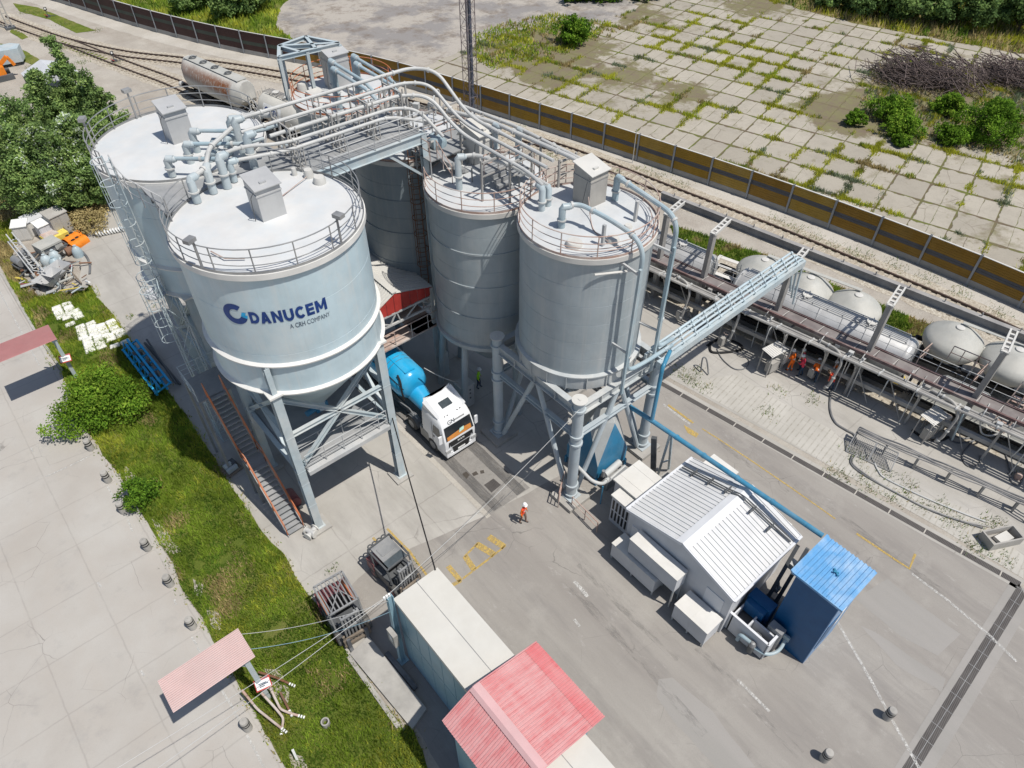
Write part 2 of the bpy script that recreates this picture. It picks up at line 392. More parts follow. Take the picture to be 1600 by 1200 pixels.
def mat_left():
    t = NT('left yard slab concrete'); v = t.pos(); p = xyz(t, v)
    col = t.mix(t.noise(v, .22, 6, .6), (0.396, 0.368, 0.334), (0.452, 0.432, 0.400))
    col = t.mix(t.math('MULTIPLY', t.noise(t.pos((1, .5, 1)), .9, 6, .7, .45, .75), .45), col, (0.421, 0.381, 0.338))
    col = t.mix(t.math('MULTIPLY', t.noise(t.pos(loc=(20, 4, 0)), .5, 7, .75, .55, .75), .5), col, (0.284, 0.275, 0.264))
    col = t.mix(t.math('MULTIPLY', t.noise(v, 18, 3, .7, .5, .8), .22), col, (0.258, 0.246, 0.231))
    wn = t.node('ShaderNodeTexNoise'); wn.inputs['Scale'].default_value = 2.2; wn.inputs['Detail'].default_value = 4; t.l.new(v, wn.inputs['Vector'])
    wp = t.math('MULTIPLY', t.math('SUBTRACT', wn.outputs['Fac'], .5), .035)
    j = t.math('MAXIMUM', lines(t, p[0], -4.2, 3.1, .05, wp), lines(t, p[1], 22.05, 2.97, .05, wp))
    j = t.math('MULTIPLY', j, t.noise(v, .7, 4, .7, .25, .55))
    col = t.mix(t.math('MULTIPLY', j, .30), col, (0.232, 0.216, 0.198))
    col = t.mix(t.math('MULTIPLY', cracks(t, v, .42, .006), .8), col, (0.172, 0.161, 0.149))
    t.color(col); t.bump(t.noise(v, 30, 3, .7, .3, .7), .12, .01); return t.set(.9, 0, .2)
def mat_asphalt():
    t = NT('dusty yard asphalt'); v = t.pos()
    vs = t.pos((1.0, .13, 1), rot=(0, 0, R(4)))
    col = t.mix(t.noise(vs, .55, 6, .6, .35, .65), (0.273, 0.252, 0.230), (0.340, 0.319, 0.290))
    col = t.mix(t.math('MULTIPLY', t.noise(t.pos((1, .16, 1), loc=(5, 2, 0)), .9, 6, .7, .5, .7), .7), col, (0.227, 0.211, 0.198))
    col = t.mix(t.math('MULTIPLY', t.noise(t.pos(loc=(31, 9, 0)), .35, 7, .7, .52, .72), .65), col, (0.386, 0.364, 0.331))
    col = t.mix(t.math('MULTIPLY', t.noise(t.pos((1, .4, 1), loc=(3, 77, 0)), 1.5, 7, .75, .6, .75), .7), col, (0.470, 0.455, 0.427))
    col = t.mix(t.math('MULTIPLY', t.noise(v, 34, 3, .8, .45, .8), .4), col, (0.185, 0.174, 0.161))
    col = t.mix(t.math('MULTIPLY', cracks(t, v, .5, .007), .7), col, (0.143, 0.132, 0.125))
    t.color(col); t.bump(t.noise(v, 45, 3, .7, .3, .7), .25, .012); return t.set(.92, 0, .2)
def mat_patch():
    t = NT('smoother asphalt patch'); v = t.pos()
    col = t.mix(t.noise(t.pos((1, .12, 1)), .8, 5, .6), (0.297, 0.284, 0.264), (0.331, 0.313, 0.293))
    col = t.mix(t.math('MULTIPLY', t.noise(v, 30, 3, .8, .45, .8), .3), col, (0.215, 0.203, 0.190))
    t.color(col); return t.set(.9, 0, .2)
def mat_apron():
    t = NT('cement dusted concrete'); v = t.pos(); p = xyz(t, v)
    col = t.mix(t.noise(v, .25, 6, .6), (0.365, 0.347, 0.314), (0.451, 0.431, 0.396))
    col = t.mix(t.math('MULTIPLY', t.noise(t.pos((1, .22, 1), loc=(9, 1, 0)), .8, 6, .7, .48, .7), .6), col, (0.289, 0.272, 0.249))
    col = t.mix(t.math('MULTIPLY', t.noise(v, 20, 3, .7, .5, .8), .25), col, (0.255, 0.243, 0.220))
    wn = t.node('ShaderNodeTexNoise'); wn.inputs['Scale'].default_value = 1.5; t.l.new(v, wn.inputs['Vector'])
    wp = t.math('MULTIPLY', t.math('SUBTRACT', wn.outputs['Fac'], .5), .03)
    j = t.math('MAXIMUM', lines(t, p[0], 2.2, 4.5, .05, wp), lines(t, p[1], 21.2, 4.2, .05, wp))
    col = t.mix(t.math('MULTIPLY', t.math('MULTIPLY', j, t.noise(v, .6, 4, .7, .3, .6)), .5), col, (0.230, 0.213, 0.196))
    col = t.mix(t.math('MULTIPLY', cracks(t, v, .35, .006), .7), col, (0.170, 0.159, 0.147))
    t.color(col); t.bump(t.noise(v, 30, 3, .7, .3, .7), .15, .01); return t.set(.9, 0, .2)
def mat_dirt(name, c1, c2, c3, c4, k=.5, lo=.38, hi=.62):
    t = NT(name); v = t.pos()
    col = t.mix(t.noise(v, .13 if lo > .4 else .18, 8, .68, lo, hi), c1, c2)
    col = t.mix(t.math('MULTIPLY', t.noise(t.pos(loc=(11, 5, 0)), .33, 8, .75, .5, .66), k), col, c3)
    col = t.mix(t.math('MULTIPLY', t.noise(v, 5, 5, .8, .5, .72), .5), col, c4)
    t.color(col); t.bump(t.noise(v, 9, 5, .8, .3, .7), .5, .05); return t.set(.95, 0, .15)
def mat_slabs():
    t = NT('weathered concrete slabs'); v0 = t.pos(); v = t.pos(rot=(0, 0, R(-SLAB_ROT))); p = xyz(t, v)
    wn = t.node('ShaderNodeTexNoise'); wn.inputs['Scale'].default_value = .9; wn.inputs['Detail'].default_value = 5; t.l.new(v0, wn.inputs['Vector'])
    wp = t.math('MULTIPLY', t.math('SUBTRACT', wn.outputs['Fac'], .5), .10)
    fx = t.math('FLOOR', t.math('DIVIDE', p[0], SLAB_X)); fy = t.math('FLOOR', t.math('DIVIDE', p[1], SLAB_Y))
    cb = t.node('ShaderNodeCombineXYZ'); t.l.new(fx, cb.inputs[0]); t.l.new(fy, cb.inputs[1])
    wh = t.node('ShaderNodeTexWhiteNoise', noise_dimensions='3D'); t.l.new(cb.outputs[0], wh.inputs['Vector'])
    col = t.mix(wh.outputs['Value'], (0.344, 0.313, 0.260), (0.430, 0.394, 0.330))
    col = t.mix(t.math('MULTIPLY', t.noise(v0, .6, 7, .7, .45, .7), .55), col, (0.284, 0.258, 0.215))
    col = t.mix(t.math('MULTIPLY', t.noise(v0, 6, 5, .75, .5, .75), .35), col, (0.215, 0.195, 0.165))
    w = t.ramp(wn.outputs['Fac'], .3, .7, .06, .22)
    def ln(comp, sp, width, o=0.0):
        c = t.math('ADD', t.math('DIVIDE', t.math('SUBTRACT', comp, o), sp), wp); f = t.math('FRACT', c)
        d = t.math('MULTIPLY', t.math('MINIMUM', f, t.math('SUBTRACT', 1.0, f)), sp)
        return t.ramp(t.math('SUBTRACT', width, d), 0, .05, 0, 1)
    gx = ln(p[0], SLAB_X, t.math('MULTIPLY', w, 1.25)); gy = ln(p[1], SLAB_Y, t.math('MULTIPLY', w, .75))
    gx2 = t.math('MULTIPLY', ln(p[1], SLAB_Y, t.math('MULTIPLY', w, .3), SLAB_Y/2), t.ramp(wh.outputs['Value'], .5, .52))
    g = t.math('MAXIMUM', t.math('MAXIMUM', gx, gy), gx2)
    jc = t.mix(t.noise(v0, .5, 5, .7, .42, .58), (0.138, 0.106, 0.074), (0.129, 0.144, 0.037))
    col = t.mix(g, col, jc)
    soil = t.noise(t.pos(loc=(4, 13, 0)), .085, 8, .72, .565, .66)
    def spot(cx, cy, r_):
        d = t.node('ShaderNodeVectorMath', operation='DISTANCE'); t.l.new(v0, d.inputs[0]); d.inputs[1].default_value = (cx, cy, 0)
        return t.ramp(d.outputs['Value'], r_*.35, r_, .24, 0)
    ns = t.node('ShaderNodeTexNoise'); ns.inputs['Scale'].default_value = .33; ns.inputs['Detail'].default_value = 8; ns.inputs['Roughness'].default_value = .74; t.l.new(v0, ns.inputs['Vector'])
    acc = ns.outputs['Fac']
    for q in SPOTS: acc = t.math('ADD', acc, spot(*q))
    soil = t.math('MAXIMUM', soil, t.ramp(acc, .585, .68))
    sc = t.mix(t.noise(v0, .7, 6, .75), (0.163, 0.123, 0.091), (0.181, 0.178, 0.074))
    col = t.mix(t.math('MULTIPLY', soil, .92), col, sc)
    col = t.mix(t.math('MULTIPLY', cracks(t, v0, .3, .01), .8), col, (0.146, 0.119, 0.091))
    t.color(col); t.bump(t.math('SUBTRACT', 1.0, g), .5, .06); return t.set(.95, 0, .15)
SLAB_ROT, SLAB_X, SLAB_Y = 14.0, 3.7, 3.0
SPOTS = [(62, 72, 11), (66, 66, 8), (60, 64, 7), (57, 60, 5), (76, 34, 6), (73, 33, 6), (78, 28, 8), (84, 30, 9), (91, 27, 9), (84, 20, 10), (92, 18, 9), (97, 60, 8), (80, 70, 8), (64, 55, 6), (66, 47, 4), (104, 50, 5), (107, 42, 5), (110, 33, 6)]
def mat_cobble():
    t = NT('weedy stone paving under cement dust'); v = t.pos(rot=(0, 0, R(-7.3))); p = xyz(t, v); v0 = t.pos()
    col = t.mix(t.noise(v0, .5, 6, .65), (0.404, 0.385, 0.347), (0.482, 0.462, 0.421))
    l1 = lines(t, p[1], 0, .33, .05); l2 = lines(t, p[0], .2, 1.1, .03)
    l = t.math('MULTIPLY', t.math('MAXIMUM', l1, t.math('MULTIPLY', l2, .6)), t.noise(v0, 2.4, 5, .75, .38, .6))
    col = t.mix(t.math('MULTIPLY', l, .6), col, (0.232, 0.216, 0.173))
    col = t.mix(t.math('MULTIPLY', t.noise(v0, 4.5, 4, .8, .66, .72), .7), col, (0.112, 0.102, 0.070))
    t.color(col); t.bump(l1, -.4, .03); return t.set(.95, 0, .15)
def mat_ballast():
    t = NT('pale ballast stones'); v = t.pos()
    vo = t.node('ShaderNodeTexVoronoi'); vo.inputs['Scale'].default_value = 9; t.l.new(v, vo.inputs['Vector'])
    sp = xyz(t, vo.outputs['Color'])
    col = t.mix(sp[0], (.30, .26, .205), (.56, .52, .44))
    col = t.mix(t.math('MULTIPLY', t.noise(v, .35, 6, .7), .45), col, (.36, .31, .245))
    t.color(col); t.bump(vo.outputs['Distance'], -.9, .06); return t.set(.95, 0, .15)
def mat_grassbed(name, a, b, c):
    t = NT(name); v = t.pos()
    col = t.mix(t.noise(v, .5, 6, .7, .4, .6), a, b)
    col = t.mix(t.noise(t.pos(loc=(8, 2, 0)), .22, 6, .7, .52, .66), col, c)
    col = t.mix(t.math('MULTIPLY', t.noise(v, 12, 4, .8, .5, .75), .6), col, mul(a, .4))
    t.color(col); t.bump(t.noise(v, 16, 4, .8, .3, .7), .8, .08); return t.set(.95, 0, .1)
def mat_grate():
    t = NT('drain grating bars'); v = t.pos(rot=(0, 0, R(-7.3))); p = xyz(t, v)
    l = lines(t, p[1], 0, .07, .022)
    col = t.mix(l, (.055, .05, .048), (.12, .11, .105))
    col = t.mix(t.math('MULTIPLY', t.noise(t.pos(), .8, 5, .7), .35), col, (.16, .15, .14))
    t.color(col); return t.set(.7, .2, .3)
def mat_worn(name, c, lo=.42, hi=.56, scale=5, st=(1, 1, 1)):
    """worn road paint: real paint with flakes missing"""
    t = NT(name); t.color(t.mix(t.noise(t.pos(), 3, 4, .7), mul(c, .85), c)); t.set(.8, 0, .2)
    tr = t.node('ShaderNodeBsdfTransparent'); mx = t.node('ShaderNodeMixShader')
    t.l.new(t.noise(t.pos(st), scale, 6, .8, lo, hi), mx.inputs['Fac'])
    t.l.new(tr.outputs[0], mx.inputs[1]); t.l.new(t.b.outputs[0], mx.inputs[2])
    t.l.new(mx.outputs[0], t.n['Material Output'].inputs['Surface']); return t.m
M['g_left'] = mat_left(); M['g_asphalt'] = mat_asphalt(); M['g_patch'] = mat_patch(); M['g_apron'] = mat_apron()
M['g_dirt'] = mat_dirt('pale trodden dirt', (.36, .325, .28), (.46, .425, .37), (.29, .245, .205), (.26, .23, .195))
M['g_far'] = mat_dirt('bare grey earth', (.27, .255, .245), (.42, .385, .34), (.19, .155, .125), (.21, .18, .15), .95, .45, .54)
M['g_path'] = mat_dirt('pale concrete edging', (.45, .42, .37), (.53, .5, .45), (.36, .32, .27), (.3, .27, .23), .35)
M['g_slabs'] = mat_slabs(); M['g_cobble'] = mat_cobble(); M['g_ballast'] = mat_ballast()
M['g_grass'] = mat_grassbed('green verge turf', (.13, .18, .03), (.20, .24, .045), (.27, .25, .09))
M['g_dry'] = mat_grassbed('dry turf', (.24, .22, .075), (.32, .26, .13), (.19, .21, .05))
M['g_soil'] = mat_grassbed('weedy soil', (.19, .145, .105), (.20, .18, .08), (.15, .17, .04))
M['g_grate'] = mat_grate()
M['p_yellow'] = mat_worn('worn yellow paint', (.60, .42, .12), .30, .62, 9)
M['p_white'] = mat_worn('worn white paint', (.62, .61, .58), .36, .62, 9)
M['p_soot'] = mat_worn('sooty wheel track', (.15, .145, .14), .3, .75, 1.3, (1.6, .22, 1)); M['p_trace'] = mat_worn('faint tyre trace', (.22, .21, .2), .48, .95, 1.4, (1.2, .25, 1)); M['p_oil'] = mat_dirt('oil stain', (.08, .07, .06), (.14, .125, .11), (.07, .06, .05), (.07, .06, .05), .5)
M['p_pad'] = mat_dirt('oily lane concrete', (.27, .255, .235), (.37, .35, .325), (.19, .18, .17), (.2, .19, .18), .6)

def ground(name, pts, z, mat, jit=0.0, step=.5, seed=0):
    P = [Vector((p[0], p[1], 0)) for p in pts]; out = []
    if jit:
        n = len(P)
        for i in range(n):
            a, b = P[i], P[(i+1) % n]; k = max(1, int((b-a).length/step))
            for j in range(k):
                p = a.lerp(b, j/k); q = noise.noise_vector(Vector((p.x*.7+seed, p.y*.7, seed)))+.6*noise.noise_vector(Vector((p.x*2.3, p.y*2.3+seed, 3)))
                out.append((p.x+q.x*jit, p.y+q.y*jit))
    else: out = [(p.x, p.y) for p in P]
    tri = tessellate_polygon([[Vector((x, y, 0)) for x, y in out]]); bm = bmesh.new(); vs = [bm.verts.new((x, y, z)) for x, y in out]
    for f in tri:
        a, b, c = (out[i] for i in f); ar = (b[0]-a[0])*(c[1]-a[1])-(c[0]-a[0])*(b[1]-a[1])
        if abs(ar) > 1e-7: bm.faces.new([vs[i] for i in (f if ar > 0 else f[::-1])])
    me = bpy.data.meshes.new(name); bm.to_mesh(me); bm.free(); me.materials.append(M[mat])
    o = bpy.data.objects.new(name, me); COL.objects.link(o); o['kind'] = 'structure'; return o
def strip(name, line, w, z, mat, jit=0.0, step=.5, seed=0):
    L = [Vector((p[0], p[1], 0)) for p in line]; a = []; b = []
    for i, p in enumerate(L):
        d = (L[min(i+1, len(L)-1)]-L[max(0, i-1)]).normalized(); n = Vector((-d.y, d.x, 0)); a.append(p+n*w/2); b.append(p-n*w/2)
    return ground(name, [(p.x, p.y) for p in a+b[::-1]], z, mat, jit, step, seed)
def pxy(*pts): return [Wxy(*p) for p in pts]

ground('ground', [(-400, -300), (500, -300), (500, 500), (-400, 500)], 0, 'g_dirt')
# left yard
LEFT_EDGE = pxy((0, 429), (50, 515), (75, 552), (95, 582), (140, 680), (165, 717), (185, 742), (207, 780), (230, 817), (250, 852), (270, 882), (282, 922), (307, 955), (332, 1000), (400, 1120), (420, 1155), (445, 1200))
ground('left_yard', [(-60, 80)]+[(LEFT_EDGE[0][0]-.4, 66)]+LEFT_EDGE+[(-.3, 8), (-.5, -20), (-60, -20)], .004, 'g_left')
# apron round the silos and asphalt of the main yard
ground('apron', [(3.2, 14), (29.3, 14), (29.3, 46), (26, 60), (18, 64), (9, 72), (6, 66), (5.2, 60), (3.4, 55), (2.4, 45), (2.6, 30)], .004, 'g_apron', .12, .8, 3)
ground('main_road', [(5.2, 19.2), (7.3, 19.6), (13.6, 18.2), (18.2, 17.6), (23.8, 17.2), (24.4, 24), (25, 46), (28.2, 46), (28.6, 19.5), (31.7, -3), (31.3, -3.4), (31.5, -20), (2, -20), (3.2, -2), (4.2, 11), (4.6, 16)], .008, 'g_asphalt', .10, .8, 5)
ground('pavement', [(28.95, 46), (29.75, 18.6), (32.6, -2.4), (40, -2.4), (40, 46)], .008, 'g_apron')
ground('side_yard', [(31.9, -3.6), (60, -3.6), (60, -30), (30, -30), (31.2, -20)], .012, 'g_asphalt')
ground('stone_paving', pxy((1062, 600), (1150, 585), (1215, 625), (1300, 672), (1360, 730), (1420, 770), (1500, 790), (1600, 868), (1600, 905), (1480, 832), (1340, 752), (1200, 672), (1085, 607)), .012, 'g_cobble', .06, .6, 2)
ground('weighbridge_lane', [(13.85, 18.05), (16.75, 18.05), (16.75, 60), (13.85, 60)], .012, 'p_pad', .03, .8, 1)
ground('manhole_plate', pxy((756, 758), (771, 748), (783, 758), (768, 770)), .016, 'g_grate')
ground('lane_edge', [(13.55, 18.0), (13.85, 18.0), (13.85, 60), (13.55, 60)], .016, 'g_path')
for nm, q in (('road_patch', ((1336, 935), (1388, 905), (1435, 945), (1500, 990), (1465, 1024), (1400, 990))), ('road_patch', ((1345, 978), (1368, 988), (1478, 1062), (1472, 1082), (1400, 1040))),
              ('road_patch', ((1030, 1062), (1052, 1060), (1110, 1110), (1180, 1200), (1120, 1200), (1060, 1135), (1026, 1090)))):
    ground(nm, pxy(*q), .012, 'g_patch', .08, .4, 4)
# drains: the long slot drain along the rails and the wide one across the yard
RD = Vector((-.127, .992, 0)); RN = Vector((.992, .127, 0))
ground('drain_border', [(28.62, 19.5), (29.3, 19.5), (32.2, -2.9), (31.4, -2.9)], .014, 'g_apron')
DRA, DRB = Vector((28.35, 23, 0)), Vector((31.78, -2.85, 0))
strip('drain_grate', [DRA, DRB], .36, .018, 'g_grate')
k = 0
for i in range(28):
    p = DRA.lerp(DRB, i/27); strip('drain_joint', [p, p+(DRB-DRA).normalized()*.06], .36, .021, 'g_path') if i % 2 == 0 else None
gb = pxy((1582, 903), (1388, 1215), (1452, 1215), (1616, 938)); ground('cross_drain_border', gb, .014, 'g_patch')
ga = pxy((1592, 912), (1403, 1210), (1430, 1210), (1602, 932)); ground('cross_drain', ga, .018, 'g_grate')
c0 = (Vector(ga[0]+(0,))+Vector(ga[3]+(0,)))/2; c1 = (Vector(ga[1]+(0,))+Vector(ga[2]+(0,)))/2
strip('cross_drain_rib', [c0, c1], .02, .021, 'mid_steel')
for i in range(14):
    p = c0.lerp(c1, i/13); strip('cross_drain_rib', [p, p+(c1-c0).normalized()*.02], .62, .022, 'mid_steel')
# painted markings
def mark(kind, *pts, w=.12):
    strip('yellow_marking' if kind == 'y' else 'white_marking', pxy(*pts), w, .020, 'p_yellow' if kind == 'y' else 'p_white', .02, .25, 2)
mark('w', (1308, 972), (1360, 1062), (1396, 1130), (1437, 1202), w=.14)
mark('w', (1424, 896), (1480, 938), (1545, 992), (1588, 1034), w=.14)
mark('y', (1338, 834), (1380, 862), (1421, 889), (1430, 866), w=.13)
mark('y', (1044, 633), (1083, 661), w=.16); mark('w', (1036, 632), (1078, 663), w=.16)
ground('yellow_marking', pxy((1068, 664), (1092, 678), (1088, 684), (1074, 676)), .02, 'p_yellow', .05, .2)
mark('y', (1097, 670), (1150, 704), (1200, 738), (1250, 772), (1305, 811), w=.09)
mark('y', (605, 826), (640, 862), (668, 900), w=.12)
mark('y', (583, 840), (590, 850), w=.15)
mark('w', (897, 908), (908, 920), (918, 932), w=.2); mark('w', (897, 968), (906, 979), w=.14); mark('w', (1152, 1062), (1175, 1085), (1202, 1112), w=.13)
for a, b, w_ in (((763, 839), (788, 855), .36), ((744, 850), (772, 867), .36), ((727, 869), (741, 890), .32), ((700, 885), (720, 908), .28), ((746, 849), (726, 870), .11), ((790, 853), (724, 904), .11), ((707, 914), (721, 907), .2)):
    mark('y', a, b, w=w_)
for x0, x1 in ((14.15, 14.75), (15.85, 16.5)): ground('tyre_soot', [(x0, 18.12), (x1, 18.12), (x1+.05, 30), (x0, 30)], .0145, 'p_soot', .05, .4, 3)
for q in (((722, 741), (728, 737), (734, 742), (729, 749)), ((737, 740), (744, 736), (748, 741), (740, 744)), ((750, 735), (756, 734), (757, 739), (751, 740))): ground('oil_stain', pxy(*q), .0165, 'p_oil', .05, .15, 5)
for q in (((72, 745), (105, 730)), ((110, 728), (140, 713)), ((168, 760), (178, 778)), ((200, 812), (207, 831)), ((300, 995), (308, 1008)), ((309, 1012), (313, 1018)), ((347, 1078), (365, 1108)), ((366, 1112), (376, 1128)), ((386, 1148), (402, 1178)), ((402, 1178), (416, 1205)), ((220, 1048), (226, 1056)), ((153, 910), (158, 918)), ((0, 456), (30, 512)), ((30, 512), (62, 572)), ((272, 937), (276, 946)), ((49, 700), (52, 706))):
    mark('w', *q, w=.11)
# kerb of the left yard beside the verge (top part)
kb = MB(); kp = [Vector(p+(0,)) for p in LEFT_EDGE[:4]]
for a, b in zip(kp, kp[1:]): kb.beam(a+Vector((.12, 0, .06)), b+Vector((.12, 0, .06)), .16, .12)
o = kb.build('kerb', 'concrete'); o['kind'] = 'structure'
for k, q in enumerate((((905, 880), (980, 955), (1060, 1030)), ((880, 905), (1010, 1040), (1100, 1150)), ((1090, 1010), (1180, 1105), (1250, 1180)), ((700, 960), (800, 1080)), ((940, 850), (1000, 905)), ((1240, 760), (1330, 820), (1480, 930)), ((1120, 690), (1230, 770)))):
    strip('tyre_marks', pxy(*q), (.5, .45, .5, .4, .4, .45, .4)[k], .0125+.0002*k, 'p_trace', .06, .5, k)
# grass verge
VERGE_R = pxy((142, 447), (150, 462), (175, 490), (200, 525), (222, 552), (265, 615), (300, 662), (345, 732), (362, 762), (380, 785), (400, 817), (415, 840), (447, 870), (465, 905), (487, 935), (520, 985), (550, 1030), (590, 1090), (645, 1140), (665, 1195), (690, 1240))
VERGE = [(p[0]+.05, p[1]) for p in LEFT_EDGE[2:]]+[(-.1, 6)]+VERGE_R[::-1]+pxy((60, 465), (20, 440))+[(LEFT_EDGE[0][0]+.3, LEFT_EDGE[0][1])]
ground('verge', VERGE, .012, 'g_grass', .16, .4, 7)
DRYV = pxy((0, 310), (150, 318), (165, 325), (120, 352), (60, 350), (28, 372), (20, 400), (40, 440), (62, 465), (90, 478), (60, 515), (0, 415))
DRYV = DRYV[:1]+DRYV[1:]+[(LEFT_EDGE[0][0]+.2, LEFT_EDGE[0][1]+3)]
ground('dry_verge', DRYV, .016, 'g_dry', .25, .5, 9)
for q in (((192, 728), (212, 742), (214, 765), (200, 758)), ((238, 812), (262, 830), (284, 862), (270, 868), (250, 848)), ((300, 905), (318, 915), (315, 935), (305, 930)), ((322, 952), (343, 960), (345, 985), (333, 982)), ((410, 1045), (435, 1048), (455, 1080), (450, 1105), (425, 1095), (400, 1070)), ((453, 1178), (475, 1180), (482, 1205), (455, 1205)), ((572, 1050), (590, 1062), (640, 1130), (632, 1140), (600, 1100))):
    ground('bare_patch', pxy(*q), .020, 'g_dirt', .15, .25, 5)
# ------------------------------------------------------------------ far field, tracks, barrier
BAR = [(54.95, -8), (55.0, 2), (54.9, 9), (54.35, 16), (53.45, 23), (52.3, 30), (50.75, 37.5), (49.0, 45.5), (47.0, 53.5), (44.9, 62), (42.3, 71), (39.3, 78.5), (36.2, 85), (33.2, 91.3), (30.6, 97.8), (28.0, 105.2), (25.8, 112.5), (23.8, 119.8), (21.7, 127), (19.5, 134)]
def poly_at(P, step):
    """points every step metres along a line"""
    P = [Vector((p[0], p[1], 0)) for p in P]; out = [P[0]]; acc = 0
    for a, b in zip(P, P[1:]):
        L = (b-a).length; t = step-acc
        while t <= L: out.append(a.lerp(b, t/L)); t += step
        acc = (acc+L) % step
    return out
def smooth(P, n=4):
    P = [Vector((p[0], p[1], 0)) for p in P]; out = []
    for i in range(len(P)-1):
        p0, p1, p2, p3 = P[max(0, i-1)], P[i], P[i+1], P[min(len(P)-1, i+2)]
        for k in range(n):
            t = k/n; out.append(.5*((2*p1)+(p2-p0)*t+(2*p0-5*p1+4*p2-p3)*t*t+(3*p1-p0-3*p2+p3)*t**3))
    return out+[P[-1]]
BARS = smooth(BAR)
far = [(p.x+.3, p.y) for p in BARS]
ground('slab_field', far[:]+[(60, 150), (200, 150), (200, -60), (55, -60)], .006, 'g_slabs')
ground('bare_earth', [(p.x+.3, p.y) for p in BARS if p.y > 60]+[(30, 150)]+pxy((560, -60), (900, -30), (1000, 10), (960, 35), (880, 30), (760, 60), (735, 75), (660, 105), (610, 112)), .012, 'g_far', .5, 1.5, 3)
ground('dry_grass', pxy((1180, -30), (1240, 12), (1330, 35), (1430, 55), (1600, 86), (1700, 110), (1800, 60), (1400, -60)), .018, 'g_dry', .6, 1.2, 8)
ground('dry_grass', [(p.x+.35, p.y) for p in BARS if p.y > 78]+[(26, 150), (40, 150)]+pxy((330, -40), (470, -20), (440, 10), (430, 42), (470, 70), (440, 70)), .02, 'g_grass', .4, 1.2, 2)
strip('edge_path', [(p.x-1.3, p.y) for p in BARS], 2.1, .008, 'g_path', .12, .8, 3)
ground('back_road', pxy((150, 196), (215, 178), (300, 160), (340, 190), (300, 240), (150, 250)), .010, 'g_asphalt', .3, .8, 4)
# tracks
TA = smooth([(51.6, -10), (51.5, 2), (51.35, 9.5), (50.55, 17), (49.6, 25), (48.3, 33), (46.8, 43), (45.6, 48.5), (43.2, 57), (39.9, 67), (36.5, 75.5), (32.9, 82.8), (29.8, 88.2), (26.3, 93.5), (22.2, 99.5), (18.4, 107.8), (16.2, 115), (14.2, 123), (12.6, 132)])
TB = smooth([(41.2, 2), (39.9, 9), (38.9, 16), (37.8, 24), (36, 34), (33.6, 45), (30.6, 56), (27.6, 65.5), (26.0, 73), (24.6, 80.5), (23.5, 87), (21.7, 94), (20.2, 100), (18.4, 107.8)])
TC = smooth([(46.6, -2), (45.8, 5.4), (44.2, 12), (42.5, 18.5), (41.2, 26), (39.3, 36), (37, 46)])
strip('ballast_bed', TA, 3.9, .010, 'g_ballast', .2, .7, 1)
strip('ballast_bed', TB, 3.6, .012, 'g_ballast', .2, .7, 2)
strip('ballast_bed', TC, 3.6, .011, 'g_ballast', .2, .7, 4)
ground('grass_strip', pxy((1045, 352), (1085, 362), (1200, 400), (1290, 440), (1420, 495), (1470, 512), (1470, 540), (1400, 520), (1330, 485), (1180, 420), (1060, 380)), .02, 'g_grass', .25, .5, 3)
for q in (((20, 5), (60, 12), (110, 32), (150, 48), (120, 52), (75, 30), (30, 18)), ((0, 68), (40, 80), (70, 98), (65, 108), (20, 88), (0, 85)), ((92, 62), (130, 75), (170, 92), (160, 96), (110, 78)), ((20, 42), (45, 58), (35, 62), (15, 50))):
    ground('grass_patch', pxy(*q), .02, 'g_grass', .1, .5, 4)
def track(name, label, line, y0, y1):
    L = [p for p in line if y0 <= p.y <= y1]; t = thing(name, label, 'railway track', (L[0].x, L[0].y, 0))
    for s_ in (-.75, .75):
        mb = MB(); pts = []
        for i, p in enumerate(L):
            d = (L[min(i+1, len(L)-1)]-L[max(0, i-1)]).normalized(); pts.append(p+Vector((-d.y, d.x, 0))*s_)
        for a, b in zip(pts, pts[1:]):
            mb.beam(a+Vector((0, 0, .13)), b+Vector((0, 0, .13)), .14, .14)
        mb.build('rail', 'rail', t)
    P = poly_at(L, .72); proto = None; rest = MB()
    for i, p in enumerate(P[:-1]):
        d = (P[i+1]-p).normalized(); a = math.atan2(d.y, d.x)
        if i < 95:
            if proto is None:
                m = MB().obox((0, 0, .03), (.27, 2.5, .09)); proto = m.build('sleeper', 'sleeper'); o = proto
            else: o = proto.copy(); COL.objects.link(o)
            o.parent = t; o.location = (p.x-L[0].x, p.y-L[0].y, 0); o.rotation_euler = (0, 0, a)
        else: rest.obox((p.x, p.y, .03), (.27, 2.5, .09), a)
    if rest.v: rest.build('sleeper', 'sleeper', t, kind='stuff')
    return t
track('railway_track', 'open railway track on pale ballast running along the foot of the yellow noise barrier', TA, 4, 125)
track('railway_track', 'railway siding under the rusty tank wagon that joins the main line at the points', TB, 60, 108)

# noise barrier: posts, panels of two colours with a grey band, concrete foot boards
bt = thing('noise_barrier', 'long curved noise barrier of yellow and dark brown panels with grey posts', 'barrier', (54, 9, 0))
M['bar_yellow'] = paint('barrier yellow brown boards', (.30, .175, .012), .10, .6, dust=(.3, .22, .08), dustamt=.2)
M['bar_yellow_b'] = paint('barrier darker ochre boards', (.25, .135, .012), .10, .6, dust=(.3, .22, .08), dustamt=.25); M['bar_yellow_c'] = paint('barrier faded boards', (.34, .215, .03), .10, .6, dust=(.36, .28, .12), dustamt=.3)
M['bar_brown'] = paint('barrier dark maroon boards', (.055, .024, .022), .12, .6)
M['bar_grey'] = paint('barrier slate band', (.085, .09, .105), .12, .6)
M['bar_green'] = paint('barrier dull green band', (.06, .075, .06), .12, .6)
M['bar_post'] = paint('barrier post', (.30, .32, .345), .1, .5)
M['bar_base'] = paint('barrier foot board', (.33, .325, .31), .1, .85)
PB = poly_at(BARS, 3.75); HB = 2.65; pp = None
